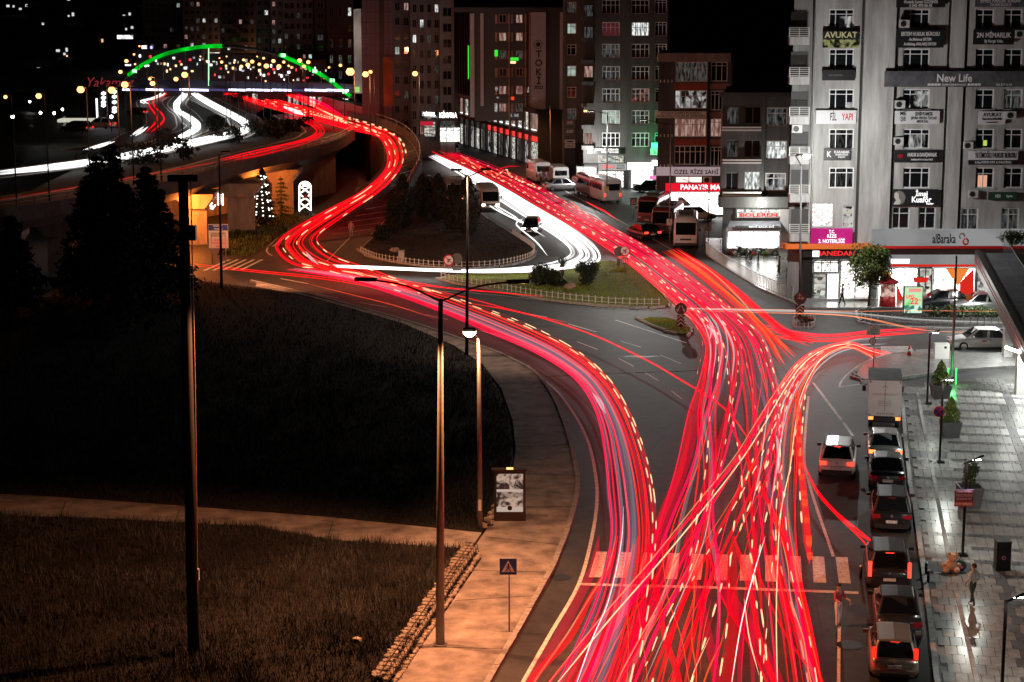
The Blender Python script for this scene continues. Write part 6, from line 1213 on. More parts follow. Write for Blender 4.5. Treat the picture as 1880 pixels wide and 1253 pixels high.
for k, (x, y) in enumerate([(55, 198), (75, 221), (24, 231), (115, 213), (100, 222), (205, 231)]):
    p = UZ(x, y, .8); t = thing('yard_lamp', 'small white lamp in the dark yard at far left', 'lamp', (p.x, p.y, zf(p.y)), 'white yard lamps'); tube('pole', t, [(p.x, p.y, zf(p.y)), (p.x, p.y, p.z + 1)], .05, DARKM, 5); ball('lamp_glass', t, p + Vector((0, 0, 1.1)), .22, EWH, n=1)
p = UZ(150, 232); t = thing('fuel_canopy', 'pale lit petrol station canopy behind the conifers', 'canopy', p[:]); box('roof', t, V(150, 221, p.y)[:], (6.5, 3, .4), em('canopy_cream', (.8, .8, .65), .7)); 
for dx in (-2.5, 2.5): box('column', t, (V(150, 232, p.y).x + dx, p.y, p.z + .6), (.25, .25, 1.6), WFR)
# shopping centre canopy at the right edge
P1, P2 = U(1790, 462, 4.9), U(1884, 640, 4.2); d = (P1 - P2).normalized(); P0 = P2 - d * 42; nx = Vector((d.y, -d.x, 0))
can = thing('entrance_canopy', 'dark flat entrance canopy with red edged fascia along picture edge', 'canopy', ((P1 + P2) / 2)[:]); BLKP = mat('canopy_black', (.015, .015, .017), .35)
def cbox(nm, a, b, off0, off1, z0, z1, m_):
    vs = []
    for p, zz in ((a, a.z), (b, b.z)): vs += [p + nx * off0 + Vector((0, 0, z0)), p + nx * off1 + Vector((0, 0, z0)), p + nx * off1 + Vector((0, 0, z1)), p + nx * off0 + Vector((0, 0, z1))]
    fs = [(0, 1, 2, 3), (7, 6, 5, 4)] + [(k, k + 4, (k + 1) % 4 + 4, (k + 1) % 4) for k in range(4)]
    return mesh_ob(nm, new_mesh(nm, vs, fs, m_), can)
cbox('fascia', P0, P1, 0, .35, -1.1, .12, BLKP); cbox('fascia_trim', P0, P1, -.04, .0, -.35, -.25, mat('trim_red', (.35, .05, .05), .4)); cbox('fascia_trim', P0, P1, -.04, .0, -.6, -.52, mat('trim_red', (.35, .05, .05), .4))
cbox('roof_deck', P0, P1, .36, 14, -.3, -.1, mat('roof_slabs', (.16, .16, .17), .5, var=.4, scale=1)); cbox('soffit', P0, P1, .36, 14, -.9, -.6, WHITEP)
gl = cbox('glass_edge', P0 + Vector((0, 0, .0)), P1, 2.0, 2.05, 0, 1.1, mat('balustrade_glass', (.05, .06, .07), .1)); tube('top_rail', can, [P0 + nx * 2.02 + Vector((0, 0, 1.12)), P1 + nx * 2.02 + Vector((0, 0, 1.12))], .03, GALV, 5)
WCOL = mat('column_white', (.65, .65, .63), .4)
for s_ in (.42, .8):
    p = P0.lerp(P1, s_) + nx * .9; p = U(1869, 724, .16) if s_ == .42 else p; box('column', can, (p.x + .1, p.y, 1.9), (.55, .55, 3.6), WCOL)
for k in range(9):
    p = P0.lerp(P1, .06 + k * .115) + nx * 1.2; o = box('soffit_lamp', can, (p.x, p.y, p.z - 1.0), (.9, .2, .08), EWH, math.atan2(d.y, d.x)); lamp((p.x - .1, p.y, p.z - 1.2), (2000 if k > 3 else 350), (.97, 1, .94), o, 132, aim=(p.x - 1.6, p.y, 0), blend=.5)
p = U(1866, 645, 3.4); box('tube_lamp', can, p[:], (.12, 2.4, .12), EWH, .25)
round_tree('roof_shrub', 'trimmed shrub growing on the canopy roof terrace', U(1858, 452, 5.0), 1, (1.1, 1, .7), .55, 1400, .09, [LEAF2, LEAF, LEAFD2], 'plant')
# ------------------------------------------------------------------ vehicles
TYRE = mat('tyre', (.012, .012, .012), .8); RIM = mat('rim', (.4, .4, .42), .35, .8); TRIM = mat('car_trim', (.015, .015, .016), .5); PLATE = mat('plate_white', (.65, .65, .66), .5)
CGLASS = mat('car_glass', (.006, .007, .009), .05, spec=.7)
TAILON = em('tail_lamp_on', (1, .025, .012), 1.7); TAILB = em('tail_lamp_brake', (1, .035, .02), 3.5); TAILOFF = mat('tail_lamp_off', (.25, .01, .02), .2); AMB = em('amber_lamp', (1, .22, .05), 3); HEADON = em('head_lamp_on', (1, 1, .95), 14); HEADOFF = mat('head_lamp_off', (.5, .5, .52), .15)
def carpaint(n_, c, metal=.35): return mat('paint_' + n_, c, .3, metal, coat=.6)
def panel(corners, inset, off):
    c = [Vector(p) for p in corners]; m = sum(c, Vector()) / 4; n = (c[1] - c[0]).cross(c[3] - c[0]).normalized()
    u = [m + (p - m) * (1 - inset) + n * off for p in c]; l = [p - n * (off + .01) for p in u]
    return u + l, [(0, 1, 2, 3), (7, 6, 5, 4)] + [(k, k + 4, (k + 1) % 4 + 4, (k + 1) % 4)[::-1] for k in range(4)]
def wheel(t, M, x, y, r, w):
    vs, fs = [], []; n = 18; s = 1 if x > 0 else -1
    prof = [(r * .62, -w / 2), (r * .92, -w / 2), (r, -w * .3), (r, w * .3), (r * .92, w / 2), (r * .62, w / 2)]
    for rr, o in prof:
        for k in range(n): a = 2 * pi * k / n; vs.append((x + o, y + rr * math.cos(a), r + rr * math.sin(a)))
    for i in range(5):
        for k in range(n): k2 = (k + 1) % n; fs.append((i * n + k, i * n + k2, (i + 1) * n + k2, (i + 1) * n + k))
    o = mesh_ob('wheel', new_mesh('tyre', vs, fs, TYRE, True), t, M); vs, fs = [], []; xo = x + s * w * .42
    for rr, dx in ((r * .64, 0), (r * .55, -.02 * s), (r * .12, .0)):
        for k in range(n): a = 2 * pi * k / n; vs.append((xo + dx, y + rr * math.cos(a), r + rr * math.sin(a)))
    for i in range(2):
        for k in range(n): 
            if i == 1 and k % 3 == 0: continue
            k2 = (k + 1) % n; fs.append((i * n + k, i * n + k2, (i + 1) * n + k2, (i + 1) * n + k))
    fs.append(tuple(2 * n + k for k in range(n))); mesh_ob('rim', new_mesh('rim', vs, fs, RIM), o, M)
CARS = {'hatch': dict(L=4.0, W=1.72, belt=.92, roof=1.45, rb=-1.93, rr=-1.6, fr=.35, fb=1.12, hood=.82, tail=.90),
        'sedan': dict(L=4.55, W=1.78, belt=.90, roof=1.43, rb=-1.62, rr=-.95, fr=.45, fb=1.28, hood=.82, tail=.98),
        'suv': dict(L=4.3, W=1.82, belt=1.02, roof=1.62, rb=-2.08, rr=-1.72, fr=.35, fb=1.1, hood=.96, tail=1.02)}
def car(lab, pos, heading, kind, paint, tail=TAILOFF, head_=HEADOFF, rails=False, plate=None, group=None, name='car', cat='car', stripe=None, tl=None):
    k = CARS[kind]; L, Wd, belt, roof = k['L'], k['W'], k['belt'], k['roof']; hw = Wd / 2; z0 = .0
    M = Matrix.Translation(Vector(pos)) @ Matrix.Rotation(heading - pi / 2, 4, 'Z')
    t = bpy.data.objects.new(name, None); setup(t, None, M); tag(t, lab, cat, group)
    h = L / 2
    st = [(-h, .80, k['tail'] * .80, .34), (-h + .06, .92, k['tail'] * .93, .28), (-h + .3, .985, k['tail'], .22), (-h + .9, 1, belt + .01, .2), (0, 1, belt, .2), (k['fb'] - .1, .995, belt - .01, .2), (h - .75, .975, k['hood'], .2), (h - .25, .92, k['hood'] - .10, .22), (h - .06, .82, k['hood'] - .2, .28), (h, .66, k['hood'] - .3, .34)]
    ring = lambda w, bz, lo: [(-w * .90, lo), (-w, lo + .14), (-w * 1.0, bz * .62), (-w * .97, bz - .1), (-w * .88, bz), (-w * .45, bz + .025), (0, bz + .035), (w * .45, bz + .025), (w * .88, bz), (w * .97, bz - .1), (w, bz * .62), (w, lo + .14), (w * .90, lo)]
    vs, fs = [], []; n = 13
    for y, f_, bz, lo in st: vs += [(x, y, z) for x, z in ring(hw * f_, bz, lo)]
    for i in range(len(st) - 1):
        for j in range(n - 1): a = i * n + j; fs.append((a, a + n, a + n + 1, a + 1))
        fs.append((i * n + n - 1, (i + 1) * n + n - 1, (i + 1) * n, i * n))
    fs.append(tuple(range(n))); fs.append(tuple((len(st) - 1) * n + j for j in range(n))[::-1])
    me = new_mesh('body', vs, fs, paint, True); mesh_ob('body', me, t, M)
    # cabin
    bw, tw = hw * .90, hw * .70; rb, rr, fr, fb = k['rb'], k['rr'], k['fr'], k['fb']; zb = belt - .03
    A = [(-bw, rb, zb), (bw, rb, zb), (bw, fb, zb), (-bw, fb, zb)]; B_ = [(-tw, rr, roof), (tw, rr, roof), (tw, fr, roof), (-tw, fr, roof)]
    vs = A + B_ + [(0, rr, roof + .03), (0, fr, roof + .03)]
    cab = mesh_ob('cabin', new_mesh('cabin', vs, [(0, 1, 5, 8, 4), (1, 2, 6, 5), (2, 3, 7, 9, 6), (3, 0, 4, 7), (4, 8, 9, 7), (8, 5, 6, 9)], paint), t, M)
    bv = cab.modifiers.new('bevel', 'BEVEL'); bv.width = .07; bv.segments = 3; bv.limit_method = 'ANGLE'; bv.angle_limit = .5
    def win(nm, c, ins=.12, off=.012): v_, f_ = panel(c, ins, off); mesh_ob(nm, new_mesh(nm, v_, f_, CGLASS), t, M)
    lb0 = lambda nm, c, s, m_: mesh_ob(nm, cube(m_), t, M @ Matrix.Translation(Vector(c)) @ Matrix.Diagonal((s[0], s[1], s[2], 1)))
    lb0('high_brake_lamp', (0, rr - .02, roof - .05), (.34, .05, .035), TAILOFF if tail is TAILOFF or tail is AMB else tail); lb0('rear_wiper', (.12, rb - .0, belt + .06), (.4, .02, .02), TRIM); lb0('boot_seam', (0, -L / 2 + .02, k['tail'] * .66), (Wd * .7, .13, .012), TRIM)
    win('rear_window', [A[0], A[1], B_[1], B_[0]], .13); win('windscreen', [A[2], A[3], B_[3], B_[2]], .1)
    for s in (0, 1):
        a, b, c, d = ([A[1], A[2], B_[2], B_[1]] if s else [A[3], A[0], B_[0], B_[3]]); a, b, c, d = map(Vector, (a, b, c, d)); m1, m2 = a.lerp(b, .5), d.lerp(c, .5)
        win('side_window', [a.lerp(m1, .12), m1.lerp(a, .03), m2.lerp(d, .03), d.lerp(m2, .06)], .1); win('side_window', [m1.lerp(b, .03), b.lerp(m1, .12), c.lerp(m2, .06), m2.lerp(c, .03)], .1)
    ov, of = [], []
    for (sx, sy) in ((-1, -1), (1, -1), (1, 1), (-1, 1)): wheel(t, M, sx * (hw - .10), -L * .305 if sy < 0 else L * .315, .32 if kind != 'suv' else .35, .2)
    def lb(nm, c, s, m_, par=t): return mesh_ob(nm, cube(m_), par, M @ Matrix.Translation(Vector(c)) @ Matrix.Diagonal((s[0], s[1], s[2], 1)))
    tz = k['tail'] * .80
    for s in (-1, 1):
        lb('tail_lamp', (s * hw * (tl[0] if tl else .74), (-h + .04) if not tl else -h + tl[2], tl[1] if tl else tz), (.34, .16, .17) if not tl else (tl[3], .14, tl[4]), tail); lb('head_lamp', (s * hw * .66, h - .15, k['hood'] - .18), (.36, .2, .14), head_)
        lb('mirror', (s * (hw + .08), fb - .45, belt + .06), (.2, .1, .14), paint if kind != 'suv' else TRIM); lb('bumper_reflector', (s * hw * .6, -h - .005, .42), (.2, .05, .05), TAILOFF); lb('door_handle', (s * hw * .985, -.3, belt - .17), (.03, .16, .03), TRIM); lb('sill_trim', (s * hw * .97, 0, .24), (.06, L * .5, .08), TRIM)
    lb('rear_bumper', (0, -h + .03, .38), (Wd * .82, .14, .2), TRIM if kind == 'suv' else paint); lb('bumper_strip', (0, -h - .02, .33), (Wd * .6, .1, .1), TRIM)
    p_ = lb('number_plate', (0, -h - .03, .62 if kind != 'suv' else .58), (.5, .03, .12), PLATE); lb('front_plate', (0, h + .01, .42), (.5, .03, .11), PLATE); lb('grille', (0, h - .02, .48), (.8, .06, .16), TRIM); lb('emblem', (0, -h + .02, tz + .02), (.1, .1, .1), RIM)
    if plate:
        c = bpy.data.curves.new('plate_text', 'FONT'); c.body = plate; c.align_x = 'CENTER'; c.align_y = 'CENTER'; c.size = .12; c.materials.append(TXB); setup(bpy.data.objects.new('plate_text', c), p_, M @ Matrix.Translation((0, -h - .047, .62 if kind != 'suv' else .58)) @ Matrix.Rotation(pi / 2, 4, 'X'))
    lb('antenna', (0, rr + .25, roof + .09), (.02, .03, .14), TRIM)
    if rails:
        for s in (-1, 1): lb('roof_rail', (s * tw * .96, (rr + fr) / 2, roof + .05), (.05, fr - rr, .05), TRIM)
    if stripe: lb('door_sign', (-hw - .005, .0, .66), (.012, .55, .26), WHITEP); lb('door_sign_red', (-hw - .012, .1, .70), (.012, .3, .1), RED)
    return t
away = kang; SIL = carpaint('silver', (.42, .42, .43), .7); BLKC = carpaint('black', (.012, .012, .014)); GREY = carpaint('dark_grey', (.05, .05, .055), .6); BEI = carpaint('champagne', (.34, .29, .23), .7); WHC = carpaint('white', (.62, .62, .62), .0); OFFW = carpaint('offwhite', (.5, .48, .42), .0)
car('champagne hatchback parked nearest the camera with lit red rear lamps', U(1637, 1219), away + .02, 'hatch', BEI, TAILON, plate='53 ABJ 325', tl=(.84, 1.08, .12, .15, .36))
# its high mounted rear lamps
car('dark grey sedan parked just ahead of the champagne hatchback', U(1645, 1147), away + .02, 'sedan', GREY, TAILOFF, plate='53 AAD 117')
car('dark car with glowing upright red lamps stopping at the crossing', U(1628, 1060), away + .02, 'suv', GREY, TAILB, tl=(.86, .98, .06, .14, .6))
car('black SUV parked behind the glowing stopping car with chrome rear trim', U(1634, 957), away, 'suv', BLKC, TAILOFF, rails=True, plate='53 AOC 363')
car('black sedan parked between silver sedan and black SUV', U(1627, 884), away, 'sedan', BLKC, TAILOFF, plate='53 KH 021')
car('silver sedan with amber rear lamps behind the box truck', U(1623, 838), away, 'sedan', SIL, AMB)
car('white crossover driving alone in the lane left of parked row', U(1538, 861), away - .03, 'suv', WHC, TAILB, rails=True, plate='53 AU 567')
car('white taxi standing sideways at the side street by the canopy', U(1803, 641), pi, 'sedan', WHC, TAILON, name='taxi', cat='taxi', stripe=True)
car('black car parked sideways before the bank beside the price board', U(1733, 566), pi, 'sedan', BLKC, TAILOFF)
car('grey car passing sideways before the bank cash machine', U(1802, 573), pi, 'sedan', SIL, TAILON)
car('silver hatchback parked sideways before the corner of the office block', U(1446, 470), pi, 'hatch', SIL)
car('dark car with two round red lamps beside the parked midibuses', U(1181, 437), pi / 2 + .35, 'sedan', BLKC, TAILB)
car('black car parked sideways before the fair shop', U(1198, 353), .1, 'sedan', BLKC)
car('pale car with open sight of one wheel parked before the white van', U(1277, 405), .15, 'hatch', OFFW)
car('white car parked by the arcade of the housing office', U(828, 282), pi / 2 + .3, 'hatch', WHC)
car('dark car with bright headlamps turning before the tree island', U(976, 428), -pi / 2 - .12, 'hatch', GREY, TAILOFF, HEADON)
car('grey car pulling out near the pedestrians and white vans', U(1032, 350), .25, 'sedan', SIL)
for k, (x, y) in enumerate([(640, 228), (655, 232), (675, 238), (590, 205), (610, 211), (570, 200)]): car('dark car parked along the far shopping street', U(x + 60 if k < 3 else x + 30, y + 3 if k < 3 else y), pi / 2 + .8, 'hatch', [BLKC, GREY, SIL][k % 3], TAILON if k % 2 else TAILOFF, group='cars along the far street')
for k, (x, y) in enumerate([(250, 212), (185, 236), (140, 244)]): car(['dark car with red lamp near the petrol totem', 'white car at the petrol station forecourt', 'dark car behind the conifers at the petrol station'][k], UZ(x, y), pi * .9, 'hatch', [BLKC, WHC, GREY][k], TAILON)
def bus(lab, pos, heading, Ld, Wd, Ht, paint, glass_front=True, tail=TAILOFF, head_=HEADOFF, name='minibus', cat='minibus', side_windows=True, roofm=None, group=None, blunt=.12):
    M = Matrix.Translation(Vector(pos)) @ Matrix.Rotation(heading - pi / 2, 4, 'Z'); t = bpy.data.objects.new(name, None); setup(t, None, M); tag(t, lab, cat, group); h, w = Ld / 2, Wd / 2
    sec = lambda f, zt, lo: [(-w * f * .96, lo), (-w * f, lo + .2), (-w * f, Ht * .5), (-w * f * .95, zt - .25), (-w * f * .85, zt - .06), (-w * f * .5, zt), (w * f * .5, zt), (w * f * .85, zt - .06), (w * f * .95, zt - .25), (w * f, Ht * .5), (w * f, lo + .2), (w * f * .96, lo)]
    st = [(-h, .93, Ht - .12, .4), (-h + .08, .985, Ht - .02, .32), (-h + .4, 1, Ht, .3), (h - .9, 1, Ht, .3), (h - .5, .99, Ht - .05, .3), (h - .12, .96, Ht * (1 - blunt), .32), (h, .9, Ht * .42, .36)]
    vs, fs = [], []; n = 12
    for y, f_, zt, lo in st: vs += [(x, y, z) for x, z in sec(f_, zt, lo)]
    for i in range(len(st) - 1):
        for j in range(n): a = i * n + j; c = i * n + (j + 1) % n; fs.append((a, a + n, c + n, c))
    fs.append(tuple(range(n))); fs.append(tuple((len(st) - 1) * n + j for j in range(n))[::-1]); mesh_ob('body', new_mesh('body', vs, fs, paint, False), t, M)
    def lb(nm, c, s, m_, rx=0): return mesh_ob(nm, cube(m_), t, M @ Matrix.Translation(Vector(c)) @ Matrix.Rotation(rx, 4, 'X') @ Matrix.Diagonal((s[0], s[1], s[2], 1)))
    y1, z1, y2, z2 = h - .12, Ht * (1 - blunt), h, Ht * .42; vs_, fs_ = panel([(w * .82, y2 + .0, z2 + .08), (-w * .82, y2 + .0, z2 + .08), (-w * .82, y1, z1 - .1), (w * .82, y1, z1 - .1)], .02, .03); mesh_ob('windscreen', new_mesh('windscreen', vs_, fs_, CGLASS), t, M)
    lb('rear_window', (0, -h + .02, Ht * .68), (Wd * .72, .12, Ht * .26), CGLASS)
    if side_windows:
        nw = max(2, int(Ld / 1.3))
        for s in (-1, 1):
            for k in range(nw): y = -h + .5 + (k + .5) * (Ld - 1.2) / nw; lb('side_window', (s * (w * .985), y, Ht * .66), (.06, (Ld - 1.2) / nw - .12, Ht * .26), CGLASS)
    else: 
        for s in (-1, 1): lb('side_window', (s * w * .985, h - 1.1, Ht * .68), (.06, .9, Ht * .24), CGLASS)
    for sx in (-1, 1):
        for yy in (-Ld * .3, Ld * .32): wheel(t, M, sx * (w - .12), yy, .36, .24)
        lb('tail_lamp', (sx * w * .8, -h + .02, Ht * .36), (.16, .14, .34), tail); lb('head_lamp', (sx * w * .72, h - .03, Ht * .3), (.3, .16, .2), head_); lb('mirror', (sx * (w + .16), h - .5, Ht * .6), (.16, .1, .3), TRIM)
    lb('number_plate', (0, -h - .0, Ht * .22), (.5, .04, .12), PLATE); lb('front_plate', (0, h + .01, Ht * .2), (.5, .04, .12), PLATE); lb('front_bumper', (0, h - .04, Ht * .16), (Wd * .9, .16, .22), TRIM); lb('grille', (0, h + .0, Ht * .31), (Wd * .45, .05, .16), TRIM)
    if roofm: lb('roof_unit', (0, -.4, Ht + .08), (Wd * .6, Ld * .35, .18), roofm)
    return t
BUSW = carpaint('bus_white', (.55, .55, .55), 0); BUSR = carpaint('bus_red', (.12, .02, .025), .1); BUSB = carpaint('bus_beige', (.36, .29, .24), .1)
bus('white fronted midibus parked facing the camera at the stop', U(1259, 449), -pi / 2 - .1, 6.5, 2.25, 2.9, BUSW, name='midibus', cat='bus', roofm=DARKM)
bus('dark red midibus parked behind the white fronted midibus', U(1225, 427), -pi / 2 - .25, 6.5, 2.2, 2.8, BUSR, name='midibus', cat='bus', roofm=DARKM)
bus('dark red midibus farthest of the three at the stop', U(1201, 408), -pi / 2 - .3, 6.5, 2.2, 2.9, BUSR, tail=TAILON, name='midibus', cat='bus', roofm=DARKM)
bus('white backed minibus with glowing red rear lamps waiting in traffic', U(1110, 369), pi / 2 + .25, 6.0, 2.2, 2.7, BUSW, tail=TAILB)
bus('dark minibus with red lamp beside the white backed minibus', U(1085, 360), pi / 2 + .25, 6.0, 2.1, 2.6, BUSR, tail=TAILB)
bus('white van seen from behind at the taxi rank', U(988, 333), pi / 2 + .2, 5.5, 2.0, 2.6, BUSW, side_windows=False, name='van', cat='van')
bus('smaller white van standing beside the taxi rank pole', U(1025, 338), pi / 2 + .1, 5.2, 2.0, 2.3, BUSW, side_windows=False, name='van', cat='van')
bus('white panel van parked sideways behind the midibuses', U(1290, 396), .05, 5.6, 2.0, 2.3, BUSW, side_windows=False, name='van', cat='van')
bus('beige minibus with amber lamp waiting behind the cypresses', U(834, 372), -pi / 2 + .08, 6, 2.2, 2.7, BUSB, head_=AMB)
bus('beige minibus with shining headlamps beside the white light lanes', U(895, 384), -pi / 2 + .12, 6, 2.1, 2.6, BUSB, head_=HEADON)
# box truck
pos = U(1621, 772); M = Matrix.Translation(pos) @ Matrix.Rotation(away - pi / 2, 4, 'Z'); t = bpy.data.objects.new('box_truck', None); setup(t, None, M); tag(t, 'small white box truck parked at head of the row', 'truck')
def lb(nm, c, s, m_, par=None, bev=0): return mesh_ob(nm, cube(m_), par or t, M @ Matrix.Translation(Vector(c)) @ Matrix.Diagonal((s[0], s[1], s[2], 1)))
bx_ = lb('cargo_box', (0, -.75, 1.78), (1.78, 3.3, 2.0), carpaint('box_white', (.6, .58, .58), 0)); lb('roof_sheet', (0, -.75, 2.80), (1.82, 3.34, .05), mat('roof_dirty', (.22, .22, .22), .7, var=.5, scale=1.5)); lb('chassis', (0, -.2, .62), (1.2, 4.8, .22), TRIM)
vs = [(-.82, .95, .45), (.82, .95, .45), (.82, 2.55, .45), (-.82, 2.55, .45), (-.82, .95, 1.9), (.82, .95, 1.9), (.76, 1.9, 1.9), (-.76, 1.9, 1.9), (.82, 2.5, 1.15), (-.82, 2.5, 1.15)]
mesh_ob('cab', new_mesh('cab', vs, [(0, 3, 2, 1), (0, 1, 5, 4), (4, 5, 6, 7), (1, 2, 8, 6, 5), (0, 4, 7, 9, 3), (6, 8, 9, 7), (2, 3, 9, 8)], carpaint('white', (.62, .62, .62), 0)), t, M)
for s in (-1, 1):
    lb('tail_lamp', (s * .72, -2.42, .66), (.28, .08, .16), AMB); lb('mirror', (s * 1.06, 2.2, 1.35), (.2, .12, .34), TRIM); lb('side_window', (s * .82, 1.75, 1.5), (.03, .7, .45), CGLASS)
    for yy in (-1.5, 1.7): wheel(t, M, s * .72, yy, .34, .22)
    for zz in (.85, 2.7): lb('hinge', (s * .8, -2.415, zz), (.06, .05, .08), TRIM)
lb('tailgate_strip', (0, -2.42, .92), (1.7, .04, .26), carpaint('box_white', (.6, .58, .58), 0)); lb('number_plate', (0, -2.43, .6), (.5, .03, .12), PLATE); lb('door_seam', (0, -2.405, 1.8), (.02, .015, 1.8), TRIM); lb('rear_bumper', (0, -2.4, .48), (1.6, .1, .1), TRIM)
def ltext(par, s, x, z, size, m_, y=-2.45): c = bpy.data.curves.new('lettering', 'FONT'); c.body = s; c.align_x = 'CENTER'; c.align_y = 'CENTER'; c.size = size; c.extrude = .003; c.materials.append(m_); setup(bpy.data.objects.new('lettering', c), par, M @ Matrix.Translation((x, y, z)) @ Matrix.Rotation(pi / 2, 4, 'X'))
PK = mat('print_rose', (.35, .2, .22), .5); ltext(bx_, 'YILDIZ NAKLİYAT', 0, 2.0, .17, PK, -2.41); ltext(bx_, '0464 217 17 45\n0530 414 08 95\n0532 263 58 57', 0, 1.5, .11, PK, -2.41); ltext(bx_, 'KIA MOTORS', .05, .93, .16, mat('print_maroon', (.12, .02, .03), .5), -2.446); ltext(bx_, '⌃', 0, 2.32, .5, PK, -2.41)
# motorcycles before the fish house
for k, (x, y, a) in enumerate([(1352, 470, .4), (1374, 476, .2), (1392, 478, -.1), (1457, 512, .5), (1470, 520, .9)]):
    p = U(x, y, .13); M = Matrix.Translation(p) @ Matrix.Rotation(a, 4, 'Z'); t = bpy.data.objects.new('scooter', None); setup(t, None, M); tag(t, ['motor scooter beside the flowers nearest the midibus', 'motor scooter in the middle before the fish house', 'motor scooter next to the silver hatchback nose', 'white delivery scooter by the bakery corner', 'red delivery scooter against the bakery pillar'][k], 'motorcycle', None)
    for yy in (-.6, .6):
        vs, fs = [], []; tube_data([(0, yy + .27 * math.cos(q * pi / 8), .29 + .27 * math.sin(q * pi / 8)) for q in range(17)], .05, 5, vs, fs); mesh_ob('wheel', new_mesh('wheel', vs, fs, TYRE, True), t, M)
    pm = [GREY, BLKC, GREY, WHC, carpaint('red', (.4, .02, .02), 0)][k]
    vs, fs = [], []; tube_data([(0, -.85, .75), (0, -.5, .72), (0, -.15, .45), (0, .25, .4), (0, .42, .8), (0, .5, 1.0)], [.08, .17, .14, .13, .12, .05], 6, vs, fs); mesh_ob('body', new_mesh('body', vs, fs, pm, True), t, M)
    mesh_ob('seat', cube(TRIM), t, M @ Matrix.Translation((0, -.4, .86)) @ Matrix.Diagonal((.26, .7, .1, 1))); vs, fs = [], []; tube_data([(-.32, .42, 1.05), (0, .5, 1.0), (.32, .42, 1.05)], .025, 5, vs, fs); tube_data([(0, .5, 1.0), (0, .62, .3)], .035, 5, vs, fs); mesh_ob('handlebar', new_mesh('handlebar', vs, fs, TRIM), t, M); mesh_ob('head_lamp', cube(HEADOFF), t, M @ Matrix.Translation((0, .58, .88)) @ Matrix.Diagonal((.14, .08, .12, 1)))
